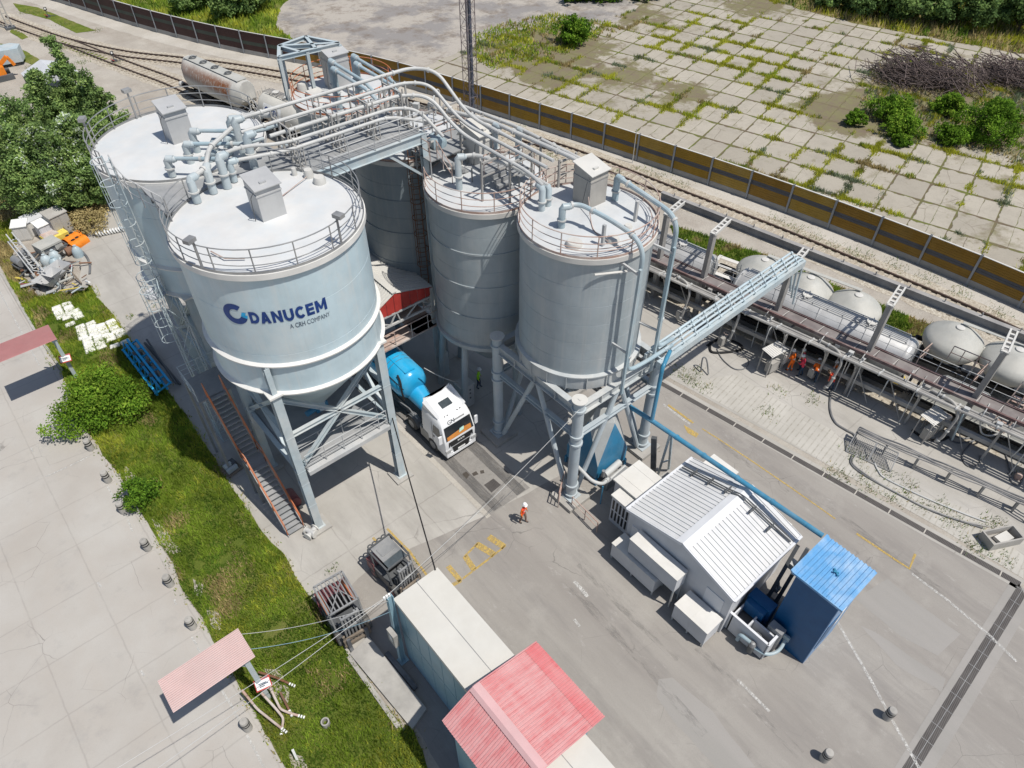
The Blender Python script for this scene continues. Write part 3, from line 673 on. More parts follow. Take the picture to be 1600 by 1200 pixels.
for i, (a, b) in enumerate(zip(PB, PB[1:])):
    d = (b-a).normalized(); n = Vector((-d.y, d.x, 0)); yel = a.y < 80.5; m = MB(); q0 = a+d*.08; q1 = b-d*.08
    bz = 1.32+.16*math.sin(i*.9); up = Vector((0, 0, 1)); bw = .42
    levels = [(.5, bz, 0), (bz, bz+bw, 1), (bz+bw, HB-.04, 0)]
    for z0, z1, mi in levels:
        rows = max(1, round((z1-z0)/.2))
        for r_ in range(rows):
            c0_, c1_ = z0+(z1-z0)*r_/rows, z0+(z1-z0)*(r_+1)/rows-.012
            m.beam(q0+up*(c0_+c1_)/2, q1+up*(c0_+c1_)/2, .09 if r_ % 2 else .10, c1_-c0_, mi)
    m.build('panel', [('bar_yellow', 'bar_yellow_b', 'bar_yellow', 'bar_yellow_c', 'bar_yellow_b')[(i*7+i//3) % 5] if yel else 'bar_brown', 'bar_grey' if yel else 'bar_green'], bt, label='yellow brown panel' if yel else 'dark brown panel')
    m = MB(); m.beam(q0+up*.25, q1+up*.25, .13, .5); m.build('foot_board', 'bar_base', bt)
    m = MB(); m.beam(q0+up*(HB-.02), q1+up*(HB-.02), .14, .04); m.build('cap_rail', 'roof_dusty', bt)
for p in PB:
    if pp is None: pp = MB().ibeam((0, 0, 0), (0, 0, HB+.05), .17, .2, .02, up=(1, 0, 0)).build('post', 'bar_post'); o = pp
    else: o = pp.copy(); COL.objects.link(o)
    o.parent = bt; o.location = (p.x-54-.03, p.y-9, 0)

# lattice mast
mp = W(737, 188); mt = thing('lattice_mast', 'tall lattice radio mast with dark cable ladder beside the noise barrier', 'mast', mp)
def lattice(mb, c, hw, z0, z1, step, r, taper=0.0, braces=True):
    n = max(1, round((z1-z0)/step)); f = lambda z: hw*(1-taper*(z-z0)/(z1-z0))
    cs = [(-1, -1), (1, -1), (1, 1), (-1, 1)]
    for x, y in cs: mb.tube([(c[0]+x*f(z0), c[1]+y*f(z0), z0), (c[0]+x*f(z1), c[1]+y*f(z1), z1)], r, 5)
    if not braces: return
    for i in range(n):
        za, zb = z0+(z1-z0)*i/n, z0+(z1-z0)*(i+1)/n
        for (x, y), (u, v) in zip(cs, cs[1:]+cs[:1]):
            A = (c[0]+x*f(za), c[1]+y*f(za), za); B = (c[0]+u*f(zb), c[1]+v*f(zb), zb); C = (c[0]+u*f(za), c[1]+v*f(za), za)
            mb.tube([A, B] if i % 2 else [C, (c[0]+x*f(zb), c[1]+y*f(zb), zb)], r*.6, 4); mb.tube([A, C], r*.55, 4)
m = MB(); lattice(m, mp, .5, 0, 26, 1.3, .04); m.build('lattice_frame', 'mast_red', mt)
m = MB(); m.box(mp.x-.05, mp.x+.2, mp.y-.35, mp.y-.1, .3, 26); m.box(mp.x-.5, mp.x-.38, mp.y-.5, mp.y-.36, .3, 26)
for i in range(80): m.beam((mp.x-.45, mp.y-.3, .4+i*.32), (mp.x-.1, mp.y-.3, .4+i*.32), .03)
m.build('cable_ladder', 'mast_dark', mt)
m = MB(); m.box(mp.x-.9, mp.x+.9, mp.y-.9, mp.y+.9, 0, .3); m.build('footing', 'concrete', mt)
# concrete power pole at the top left
p0 = W(17, 45); lp = thing('lattice_pole', 'pale concrete lattice pole beside the tracks at the upper left', 'pole', p0)
m = MB(); 
for x in (-.28, .28): m.beam((p0.x+x, p0.y, 0), (p0.x+x*.75, p0.y, 9), .14)
for i in range(12): m.beam((p0.x-.28, p0.y, .5+i*.7), (p0.x+.28, p0.y, .5+i*.7), .1)
m.build('pole_shaft', 'concrete', lp); m = MB(); m.box(p0.x-.6, p0.x+.6, p0.y-.5, p0.y+.5, 0, .25); m.build('footing', 'dark_steel', lp)
# point levers
for px, py, lab in ((180, 97, 'small black and white point lever lamp on the near side of the points'), (76, 27, 'small black and white point lever lamp in the grass by the brown barrier')):
    p = W(px, py); t = thing('point_lever', lab, 'signal', p)
    m = MB(); m.box(p.x-.25, p.x+.25, p.y-.2, p.y+.2, 0, .3); m.beam((p.x, p.y, .3), (p.x, p.y, .9), .08); m.beam((p.x, p.y, .2), (p.x+.9, p.y-.3, .15), .06); m.build('lever_base', 'dark_steel', t)
    m = MB(); m.obox((p.x, p.y, 1.05), (.35, .12, .4), .3); m.build('lamp_box', 'black_gloss', t)
    m = MB(); m.obox((p.x-.03, p.y-.08, 1.1), (.2, .04, .2), .3); m.build('white_face', 'white', t)
    m = MB(); m.beam((p.x-.1, p.y-.25, .25), (p.x-.45, p.y-.35, .55), .07); m.build('counterweight', 'red', t)
# thin post in front of the barrier
p = W(988, 255); solo(MB().cyl(p, p+Vector((0, 0, 3.4)), .035, 6), 'marker_post', 'pipe_white', 'thin pale post standing in front of the yellow noise barrier', 'post')
# ------------------------------------------------------------------ silos
def cyl_hit(px, py, c, Rr):
    """angle and height where the line of sight of a photo pixel meets an upright cylinder"""
    a = Vector((0, 0, CAM_H)); d = W(px, py, 0)-a; dx, dy = d.x, d.y; ox, oy = a.x-c[0], a.y-c[1]
    A = dx*dx+dy*dy; B = 2*(ox*dx+oy*dy); C_ = ox*ox+oy*oy-Rr*Rr; t = (-B-math.sqrt(max(0, B*B-4*A*C_)))/(2*A)
    p = a+d*t; return math.atan2(p.y-c[1], p.x-c[0]), p.z
def filter_box(parent, x0, x1, y0, y1, z, h, mat='alu', name='filter_box', lean=.2):
    m = MB(); m.box(x0, x1, y0, y1, z, z+h*.78); m.box(x0-.03, x1+.03, y0-.03, y1+.03, z+h*.76, z+h*.8)
    v = [(x0, y0, z+h*.8), (x1, y0, z+h*.8), (x1, y1, z+h*.8), (x0, y1, z+h*.8), (x0, y0+.02, z+h*.95), (x1, y0+.02, z+h*.95), (x1, y1, z+h*1.08), (x0, y1, z+h*1.08)]
    m.add(v, [(0, 1, 5, 4), (1, 2, 6, 5), (2, 3, 7, 6), (3, 0, 4, 7)]); b = m.build(name, mat, parent)
    m = MB(); v = [(x0-.06, y0-.1, z+h*.95), (x1+.06, y0-.1, z+h*.95), (x1+.06, y1+.1, z+h*1.1), (x0-.06, y1+.1, z+h*1.1)]
    m.add(v+[(p[0], p[1], p[2]+.04) for p in v], [(3, 2, 1, 0), (4, 5, 6, 7), (0, 1, 5, 4), (1, 2, 6, 5), (2, 3, 7, 6), (3, 0, 4, 7)])
    cx = (x0+x1)/2; m.box(cx-.18, cx+.1, y0+.2, y0+.32, z+h*1.0, z+h*1.0+.1)
    m.build('lid', 'roof_dusty' if mat != 'alu' else 'alu', b)
    m = MB(); m.tube(fillet([(x0-.06, y0+.05, z+h*.9), (x0-.22, y0+.05, z+h*.8), (x0-.2, y0+.3, z+.05)], .2), .018, 5); m.build('cable', 'dark_steel', b)
def silo(name, label, c, Rr, zb, zt, shell, ringmat, seams, rings, zones, rail_arcs, railmat='mid_steel', roof='roof_white', group='cement silos'):
    t = thing(name, label, 'silo', (c[0], c[1], 0), group=group)
    prof = [(Rr, zb)]
    for z in sorted(seams+rings):
        if z in rings: prof += [(Rr, z-.05), (Rr+.045, z-.05), (Rr+.045, z+.05), (Rr, z+.05)]
        else: prof += [(Rr, z-.012), (Rr-.012, z), (Rr, z+.012)]
    prof.append((Rr, zt)); m = MB(); m.lathe(prof, c, 72); m.build('shell', shell, t, angle=30)
    m = MB(); m.lathe([(Rr+.02, zt-.22), (Rr+.14, zt-.22), (Rr+.14, zt+.04), (Rr-.1, zt+.04)], c, 72); m.build('rim_flange', ringmat, t, angle=30)
    m = MB(); m.lathe([(Rr+.1, zt+.045), (Rr-.35, zt+.06), (Rr*.5, zt+.16), (.02, zt+.22)], c, 72); rf = m.build('roof', roof, t)
    m = MB()
    for a0, a1 in rail_arcs:
        railing(m, arc(c, Rr+.03, a0, a1, zt+.04, max(8, int(abs(a1-a0)*9))), 1.1, (.38, .74, 1.1), .02, .028, 1.6, 6)
    m.lathe([(Rr+.09, zt+.04), (Rr+.09, zt+.16), (Rr+.075, zt+.16)], c, 72); m.build('railing', railmat, t)
    return t
M['roof_white'] = paint('dusty white silo roof', (.60, .60, .59), .05, .55, dust=(.50, .56, .60), dustamt=.45, streak=False)
M['roof_dust2'] = paint('silo roof under cement dust', (.52, .54, .55), .07, .6, dust=(.60, .59, .57), dustamt=.6, streak=False)
C1, C2, C3, C4, C5, C6 = (9.1, 26.4), (9.05, 35.5), (20.6, 40.2), (20.5, 26.1), (21.1, 19.35), (20.3, 33.1)
ZT = 16.8; R1 = 3.9
S1 = silo('cement_silo', 'large pale blue silo on steel legs with navy lettering and round logo on its wall', C1, R1, 10.4, ZT, 'silo_blue', 'ring_white', [12.6, 14.9], [], 0, [(R(120), R(420))])
def legs_frame(t, xs, ys, ztop, mat, face_braces, wd=.42):
    for x in xs:
        for y in ys:
            m = MB(); m.ibeam((x, y, .15), (x, y, ztop), wd, wd, .035, up=(0, 1, 0))
            for z in (2.1, 3.9, 4.9, 7.45): m.box(x-wd/2-.01, x+wd/2+.01, y-wd/2-.01, y+wd/2+.01, z, z+.05)
            m.box(x-wd/2-.1, x+wd/2+.1, y-wd/2-.1, y+wd/2+.1, .12, .17)
            l = m.build('leg', mat, t)
            m = MB(); m.box(x-wd/2-.13, x+wd/2+.13, y-wd/2-.13, y+wd/2+.13, ztop, ztop+.1); m.build('cap_plate', 'ring_white', l)
            m = MB(); m.box(x-.55, x+.55, y-.55, y+.55, 0, .13); m.build('footing', 'concrete', l)
            ang = math.atan2(y-C1[1], x-C1[0])
    for (a, b) in face_braces:
        (xa, ya), (xb, yb) = a, b; m = MB()
        m.ibeam((xa, ya, 7.45), (xb, yb, 7.45), .2, .24, .025); m.ibeam((xa, ya, 10.0), (xb, yb, 4.95), .2, .2, .025)
        mid = Vector(((xa+xb)/2, (ya+yb)/2, 7.47)); m.ibeam((xa, ya, 4.95), mid-Vector((0, 0, .1)), .2, .2, .025); m.ibeam(mid+Vector((0, 0, .1)), (xb, yb, 10.0), .2, .2, .025)
        m.ibeam((xa, ya, 4.7), (xb, yb, 4.7), .2, .3, .025); m.build('brace', mat, t)
X1, Y1 = (6.25, 11.65), (23.6, 29.1)
legs_frame(S1, X1, Y1, 10.35, 'steel_blue', [((X1[0], Y1[0]), (X1[1], Y1[0])), ((X1[0], Y1[1]), (X1[1], Y1[1])), ((X1[0], Y1[0]), (X1[0], Y1[1])), ((X1[1], Y1[0]), (X1[1], Y1[1]))])
for z, nm in ((12.05, 'upper_ring'), (10.38, 'lower_ring')):
    m = MB(); m.lathe([(R1, z-.05), (R1+.15, z-.05), (R1+.16, z+.02), (R1, z+.1)], C1, 72); m.build(nm, 'ring_white', S1, angle=30)
for x in X1:
    for y in Y1:
        m = MB(); m.ibeam((x, y, 10.45), (x, y, 12.0), .24, .34, .03, up=(0, 1, 0)); m.build('bracket', 'steel_blue', S1)
m = MB(); m.lathe([(R1-.02, 10.3), (R1-.3, 9.9), (.55, 6.1), (.35, 6.0), (.35, 5.3)], C1, 60); m.build('cone', 'silo_blue', S1)
m = MB(); m.box(C1[0]-.35, C1[0]+.35, C1[1]-.3, C1[1]+.3, 5.25, 5.75); m.cyl((C1[0]-.9, C1[1]-.2, 5.5), (C1[0]-.3, C1[1]-.1, 5.5), .16, 12); m.build('discharge_valve', 'hopper_blue', S1)
m = MB(); m.box(X1[0]+.2, X1[1]-.2, Y1[0]-.1, Y1[1]-.3, 4.85, 4.9)
for i in range(6): m.ibeam((X1[0]+.2+i*1.0, Y1[0], 4.72), (X1[0]+.2+i*1.0, Y1[1], 4.72), .12, .2, .02)
m.build('platform', 'grating', S1)
m = MB(); railing(m, [(X1[0]+.35, Y1[0]-.25, 4.9), (X1[1]-.35, Y1[0]-.25, 4.9)], 1.05, (.35, .7, 1.05), .02, .025, 1.05); m.box(X1[0]+.3, X1[1]-.3, Y1[0]-.42, Y1[0]-.1, 4.62, 4.88)
railing(m, [(X1[0]+.35, Y1[0]+.75, 4.9), (X1[1]-.35, Y1[0]+.75, 4.9)], 1.05, (.55, 1.05), .018, .022, 1.3); m.build('platform_railing', 'steel_grey', S1)
for i in range(9):
    a = R(205+i*17); m = MB(); p = (C1[0]+(R1+.03)*math.cos(a), C1[1]+(R1+.03)*math.sin(a))
    if i in (0, 5): # floodlights on the railing
        m.cyl((p[0], p[1], ZT), (p[0], p[1], ZT+1.45), .05, 8); m.obox((p[0]+.12*math.cos(a), p[1]+.12*math.sin(a), ZT+1.4), (.4, .3, .16), a); m.build('floodlight', 'mid_steel', S1)
filter_box(S1, 8.72, 9.78, 25.95, 27.0, ZT+.15, 1.55)
def roof_clutter(S, c, zt, spots):
    for k, (x, y, r_, h) in enumerate(spots):
        m = MB(); m.lathe([(r_, zt+.05), (r_, zt+h*.6), (r_*.8, zt+h), (.01, zt+h)], (x, y), 18); m.build('manhole_cover', 'roof_dusty', S)
roof_clutter(S1, C1, ZT, [(12.1, 28.3, .22, .45), (12.2, 27.5, .28, .4), (11.7, 28.9, .12, .4)])
m = MB(); m.tube([(9.9, 27.1, ZT+.25), (12.0, 28.2, ZT+.2)], .02, 5); m.tube([(6.2, 25.4, ZT+.2), (6.4, 24.6, ZT+.2), (7, 24.1, ZT+.2)], .03, 5); m.build('roof_conduit', 'rust_pink', S1)
# lettering wrapped on the wall
def wrap(items, c, Rr, th0, z0, off=.012):
    V = []; F = []
    for (vs, fs) in items:
        o = len(V); V += [(c[0]+(Rr+off)*math.cos(th0+x/Rr), c[1]+(Rr+off)*math.sin(th0+x/Rr), z0+y) for x, y in vs]; F += [tuple(i+o for i in f) for f in fs]
    return V, F
def place(vf, dx, dy, sx=1, sy=1): return [((x*sx+dx), (y*sy+dy)) for x, y in vf[0]], vf[1]
def cring(cx, cy, ro, ri, a0, a1, n=40):
    V = []; F = []
    for i in range(n+1):
        a = R(a0+(a1-a0)*i/n); V += [(cx+ro*math.cos(a), cy+ro*math.sin(a)), (cx+ri*math.cos(a), cy+ri*math.sin(a))]
        if i: F.append((2*i-2, 2*i, 2*i+1, 2*i-1))
    return V, F
tD, zD = cyl_hit(393, 505, C1, R1); tM, zM = cyl_hit(513, 488, C1, R1); tD2, zD2 = cyl_hit(394, 487.5, C1, R1)
wid = (tM-tD)*R1; hgt = max(.5, zD2-zD)
def bold(word, w_, h_, gap, t_):
    """heavy block capitals from plain strokes: list of (vertices, faces), one per stroke"""
    out = []; x = 0
    def bar(*p): out.append(([(x+a*w_, b*h_) for a, b in p], [tuple(range(len(p)))]))
    def bow(cx, cy, rx, ry, a0, a1, tx, ty, n=14):
        V = []; F = []
        for i in range(n+1):
            a = R(a0+(a1-a0)*i/n); V += [(x+(cx+rx*math.cos(a))*w_, (cy+ry*math.sin(a))*h_), (x+(cx+(rx-tx)*math.cos(a))*w_, (cy+(ry-ty)*math.sin(a))*h_)]
            if i: F.append((2*i-2, 2*i, 2*i+1, 2*i-1))
        out.append((V, F))
    t = t_
    for ch in word:
        adv = 1.0
        if ch == 'D': adv = .92; bar((0, 0), (t, 0), (t, 1), (0, 1)); bow(.42, .5, .55, .5, -90, 90, t, .26); bar((t, 0), (.43, 0), (.43, .26), (t, .26)); bar((t, .74), (.43, .74), (.43, 1), (t, 1))
        if ch == 'A': bar((0, 0), (t*1.15, 0), (.5+t*.55, 1), (.5-t*.55, 1)); bar((1-t*1.15, 0), (1, 0), (.5+t*.55, 1), (.5-t*.1, .82)); bar((.25, .18), (.75, .18), (.68, .40), (.32, .40))
        if ch == 'N': bar((0, 0), (t, 0), (t, 1), (0, 1)); bar((1-t, 0), (1, 0), (1, 1), (1-t, 1)); bar((1-t, 0), (1, 0), (t, 1), (0, 1))
        if ch == 'U': bar((0, .42), (t, .42), (t, 1), (0, 1)); bar((1-t, .42), (1, .42), (1, 1), (1-t, 1)); bow(.5, .44, .5, .46, 180, 360, t, .25)
        if ch == 'C': adv = .94; bow(.5, .5, .52, .52, 42, 318, t, .26)
        if ch == 'E': adv = .82; bar((0, 0), (t, 0), (t, 1), (0, 1)); [bar((t, b), (.8, b), (.8, b+.24), (t, b+.24)) for b in (0, .38, .76)]
        if ch == 'M': adv = 1.2; bar((0, 0), (t, 0), (t, 1), (0, 1)); bar((1.2-t, 0), (1.2, 0), (1.2, 1), (1.2-t, 1)); bar((0, 1), (t, 1), (.72, .2), (.48, .2)); bar((1.2, 1), (1.2-t, 1), (.48, .22), (.72, .22))
        x += (adv+gap)*w_
    return out, x-gap*w_
st_, w0 = bold('DANUCEM', 1, 1, .16, .29); k_ = wid/w0; m = MB()
for i, (vs, fs) in enumerate(st_):
    V, F = wrap([place((vs, fs), 0, 0, k_, hgt)], C1, R1, tD, zD, .012+.0015*(i % 7)); m.add(V, F)
m.build('lettering', 'logo_navy', S1)
tC, zC = cyl_hit(367.5, 490.5, C1, R1); tL, zL = cyl_hit(349.5, 490, C1, R1); ro = (tC-tL)*R1*.9
V, F = wrap([cring(0, 0, ro, ro*.47, 52, 338)], C1, R1, tC, zC); m = MB(); m.add(V, F); m.build('logo_ring', 'logo_navy', S1)
V, F = wrap([cring(0, 0, ro, ro*.50, 338, 358, 6)], C1, R1, tC, zC); m = MB(); m.add(V, F)
V, F = wrap([([(ro*.47, -.06), (ro*.78, -.06), (ro*.95, ro*.22), (ro*.62, ro*.26)], [(0, 1, 2, 3)])], C1, R1, tC, zC, .02); m.add(V, F); m.build('logo_square', 'logo_cyan', S1)
a1 = text_mesh('A ', 1, 0); a2 = text_mesh('CRH', 1, .012); a3 = text_mesh('COMPANY', 1, 0)
tA, zA = cyl_hit(452, 506.5, C1, R1); tB, zB = cyl_hit(515, 489, C1, R1); full = (tB-tA)*R1; hs = hgt*.40
wA = max(x for x, y in text_mesh('A', 1)[0]); wC = max(x for x, y in a2[0]); wP = max(x for x, y in a3[0]); tot = wA+wC+wP+.7; k_ = full/tot; sy_ = hs/.7
m = MB()
V, F = wrap([place(text_mesh('A', 1), 0, 0, k_, sy_), place(a2, (wA+.35)*k_, 0, k_, sy_), place(a3, (wA+wC+.7)*k_, 0, k_, sy_)], C1, R1, tA, zD-hs*1.75); m.add(V, F); m.build('small_lettering', 'logo_grey', S1)

S2 = silo('cement_silo', 'large pale blue silo with caged ladder, behind the lettered silo and beside the trees', C2, R1, 10.4, ZT, 'silo_blue', 'ring_white', [12.6, 14.9], [], 0, [(R(-20), R(195))])
for z, nm in ((12.05, 'upper_ring'), (10.38, 'lower_ring')):
    m = MB(); m.lathe([(R1, z-.05), (R1+.15, z-.05), (R1+.16, z+.02), (R1, z+.1)], C2, 72); m.build(nm, 'ring_white', S2, angle=30)
X2, Y2 = (6.2, 11.6), (32.9, 38.2)
legs_frame(S2, X2, Y2, 10.35, 'steel_blue', [((X2[0], Y2[0]), (X2[1], Y2[0])), ((X2[0], Y2[0]), (X2[0], Y2[1])), ((X2[0], Y2[1]), (X2[1], Y2[1]))])
m = MB(); m.lathe([(R1-.02, 10.3), (R1-.3, 9.9), (.55, 6.1), (.35, 6.0), (.35, 5.3)], C2, 60); m.build('cone', 'silo_blue', S2)
filter_box(S2, 8.6, 9.65, 35.0, 36.0, ZT+.15, 1.65)
roof_clutter(S2, C2, ZT, [(11.9, 35.6, .3, .5)])
for a in (R(100), R(150)):
    p = (C2[0]+(R1+.03)*math.cos(a), C2[1]+(R1+.03)*math.sin(a)); m = MB(); m.cyl((p[0], p[1], ZT), (p[0], p[1], ZT+1.5), .05, 8); m.obox((p[0], p[1], ZT+1.5), (.3, .4, .16), a); m.build('floodlight', 'mid_steel', S2)

# the row of four smaller silos
ZR = 14.5
S4 = silo('cement_silo', 'grey ringed silo on slanted tube legs beside the lorry, roof crowded with stairs', C4, 3.06, 5.6, ZR, 'silo_grey', 'roof_dusty', [6.9, 9.0, 11.0, 13.1], [7.9, 10.0, 12.1], 0, [(R(150), R(315))], 'rust_pink', 'roof_dust2')
m = MB(); m.lathe([(3.06, 5.6), (3.2, 5.6), (3.2, 5.85), (3.06, 5.9)], C4, 60); m.lathe([(3.04, 5.6), (2.8, 5.4), (.5, 2.6)], C4, 48); m.build('cone', 'silo_grey', S4)
for a in (R(200), R(262), R(322), R(20), R(90), R(140)):
    p = Vector((C4[0]+2.75*math.cos(a), C4[1]+2.75*math.sin(a), 5.7)); q = Vector((C4[0]+3.3*math.cos(a), C4[1]+3.3*math.sin(a), 0))
    m = MB(); m.tube([q, p], .2, 12); m.build('leg', 'silo_grey', S4)
filter_box(S4, 20.95, 22.05, 27.1, 28.5, ZR+.1, 1.9, 'roof_dusty')
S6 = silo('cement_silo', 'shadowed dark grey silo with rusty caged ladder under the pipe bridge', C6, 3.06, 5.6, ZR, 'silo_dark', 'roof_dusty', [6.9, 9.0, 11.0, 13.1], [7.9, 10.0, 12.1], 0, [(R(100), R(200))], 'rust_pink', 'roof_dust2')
S3 = silo('cement_silo', 'farthest small silo with blue frame over its roof and orange handrail', C3, 3.06, 5.6, ZR, 'silo_grey', 'roof_dusty', [6.9, 9.0, 11.0, 13.1], [7.9, 10.0, 12.1], 0, [(R(-40), R(320))], 'orange_rail', 'roof_dust2')
for S, c in ((S6, C6), (S3, C3)):
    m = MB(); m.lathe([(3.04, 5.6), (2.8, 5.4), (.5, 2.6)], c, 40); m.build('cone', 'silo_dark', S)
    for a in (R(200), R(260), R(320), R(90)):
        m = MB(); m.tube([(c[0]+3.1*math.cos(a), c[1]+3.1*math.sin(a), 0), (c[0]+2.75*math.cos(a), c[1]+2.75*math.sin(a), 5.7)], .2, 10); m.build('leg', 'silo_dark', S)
filter_box(S3, 20.2, 21.5, 40.6, 41.7, ZR+.1, 2.2, 'alu')
roof_clutter(S3, C3, ZR, [(18.9, 42.2, .35, .55)])
m = MB(); m.box(18.6, 19.5, 40.2, 41.3, ZR+.1, ZR+.4); m.build('roof_hatch', 'roof_dusty', S3)
# open frame over the far silo
m = MB(); fz = 17.0
A = Vector((17.55, 41.6, fz)); B = Vector((21.4, 41.25, fz)); Cc = Vector((20.4, 43.6, fz)); D = Vector((18.4, 43.2, fz))
for a, b in ((A, B), (A, D), (D, B), (D, Cc), (Cc, B), (A.lerp(B, .35), D), (A.lerp(B, .6), Cc)): m.ibeam(a, b, .2, .24, .03)
for p in (A, B, D, A.lerp(B, .45)): m.ibeam((p.x, p.y, ZR), p, .2, .2, .03, up=(0, 1, 0))
m.build('hoist_frame', 'steel_blue', S3)
# caged ladder on the shadowed silo
def caged_ladder(parent, base, out, z0, z1, mat, name='caged_ladder', hoop=.38, w=.42):
    """vertical ladder with safety hoops; out = unit vector away from the wall"""
    o = Vector((out[0], out[1], 0)).normalized(); s_ = Vector((-o.y, o.x, 0)); b = Vector((base[0], base[1], 0)); m = MB()
    for k in (-1, 1): m.tube([b+s_*k*w/2+Vector((0, 0, z0)), b+s_*k*w/2+Vector((0, 0, z1))], .028, 6)
    n = int((z1-z0)/.32)
    for i in range(n): m.tube([b-s_*w/2+Vector((0, 0, z0+.2+i*.32)), b+s_*w/2+Vector((0, 0, z0+.2+i*.32))], .016, 5)
    hs_ = [z0+2.2+i*1.05 for i in range(int((z1-z0-2.2)/1.05)+1)]
    def hp(a, z): return b+o*(hoop*.9+hoop*math.cos(a))+s_*hoop*math.sin(a)+Vector((0, 0, z))
    for z in hs_: m.tube([b-s_*w/2+Vector((0, 0, z))]+[hp(R(-130+i*260/10), z) for i in range(11)]+[b+s_*w/2+Vector((0, 0, z))], .022, 5)
    for a in (R(-75), R(-25), R(25), R(75)): m.tube([hp(a, hs_[0]), hp(a, hs_[-1])], .017, 5)
    return m.build(name, mat, parent)
p = W(652, 320, 10); ang = math.atan2(p.y-C6[1], p.x-C6[0]); o_ = (math.cos(R(232)), math.sin(R(232)))
caged_ladder(S6, (C6[0]+3.2*math.cos(R(243)), C6[1]+3.2*math.sin(R(243))), (math.cos(R(243)), math.sin(R(243))), 6.0, 15.2, 'rust')

# the silo on the column frame
ZB5, ZT5, R5 = 8.3, 15.25, 3.12
S5 = silo('cement_silo', 'grey blue silo carried by a frame of thick round columns above the blue hopper', C5, R5, ZB5-.8, ZT5, 'silo_grey', 'roof_dusty', [9.3, 10.4, 11.5, 12.6, 13.7], [], 0, [(R(-215), R(130))], 'rust_pink', 'roof_dust2')
m = MB(); m.lathe([(R5, ZB5-.85), (R5+.12, ZB5-.85), (R5+.12, ZB5-.1), (R5+.2, ZB5-.06), (R5+.2, ZB5), (R5, ZB5+.05)], C5, 72)
for i in range(20):
    a = 2*PI*i/20; q = Vector((C5[0]+(R5+.16)*math.cos(a), C5[1]+(R5+.16)*math.sin(a), ZB5-.48)); m.obox(q, (.1, .04, .74), a)
m.build('ring_girder', 'frame_grey', S5, angle=30)
m = MB(); m.lathe([(R5-.03, ZB5-.8), (R5-.4, ZB5-1.2), (.5, 4.9), (.4, 4.4)], C5, 48); m.build('cone', 'silo_grey', S5)
COLS = [(18.05, 16.05), (18.0, 22.3), (23.85, 15.95), (23.9, 22.3)]
M['col_tube'] = paint('round column paint', (.40, .455, .485), .1, .5, dust=(.55, .54, .52), dustamt=.4)
for x, y in COLS:
    m = MB(); m.cyl((x, y, .3), (x, y, 7.95), .29, 20)
    for z in (.45, 1.25, 4.75, 5.35, 7.3): m.cyl((x, y, z), (x, y, z+.12), .37, 20)
    m.box(x-.42, x+.42, y-.42, y+.42, .25, .32)
    l = m.build('column', 'col_tube', S5); m = MB(); m.cyl((x, y, 7.95), (x, y, 8.0), .40, 24); m.box(x-.05, x+.05, y-.1, y+.1, 8.0, 8.03); m.build('column_cap', 'roof_dusty', l)
    m = MB(); m.box(x-.8, x+.8, y-.8, y+.8, 0, .26); m.build('footing', 'concrete', l)
for i, j in ((0, 1), (0, 2), (2, 3), (1, 3)):
    a = Vector((*COLS[i], 0)); b = Vector((*COLS[j], 0)); d = (b-a).normalized(); m = MB(); u = Vector((0, 0, 1))
    m.ibeam(a+d*.28+u*7.2, b-d*.28+u*7.2, .34, .62, .04)
    for k in (.25, .5, .75): q = a.lerp(b, k); m.obox(q+u*7.2, (.32, .05, .52) if abs(d.y) > .5 else (.05, .32, .52))
    m.build('top_beam', 'frame_grey', S5)
    m = MB(); m.ibeam(a+d*.3+u*5.3, b-d*.3+u*5.3, .26, .3, .03); m.build('tie_beam', 'col_tube', S5)
    mid = a.lerp(b, .5)+u*6.85
    for e, s_ in ((a, 1), (b, -1)):
        m = MB(); m.tube([e+d*s_*.45+u*.5, mid-d*s_*.15], .14, 10); m.build('brace', 'col_tube', S5)
m = MB()
for k in range(4):
    m.ibeam((18.3+k*1.7, 16.1, 7.0), (18.3+k*1.7, 22.2, 7.0), .2, .3, .03)
m.build('floor_beam', 'steel_grey', S5)
filter_box(S5, 21.55, 22.65, 19.75, 20.85, ZT5+.12, 1.8, 'concrete')
roof_clutter(S5, C5, ZT5, [(19.1, 18.2, .38, .3), (20.6, 17.3, .3, .3), (21.9, 17.6, .2, .25)])
for k, (x, y) in enumerate(((22.5, 17.75), (20.0, 17.35))):
    m = MB(); m.beam((x, y, ZT5+.1), (x, y, ZT5+1.15), .13); m.build('pipe_stanchion', 'steel_grey', S5)
m = MB(); m.tube(fillet([(21.4, 19.7, ZT5+.9), (20.9, 19.0, ZT5+.25), (20.4, 18.3, ZT5+.2), (20.3, 17.3, ZT5+.2)], .3), .022, 5); m.tube(arc(C5, R5-.25, R(200), R(330), ZT5+.35, 24), .02, 5); m.build('roof_conduit', 'rust_pink', S5)
m = MB(); m.tube([(19.0, 16.75, 14.6), (20.6, 16.05, 14.45)], .05, 6); m.build('wall_lamp', 'off_white', S5)
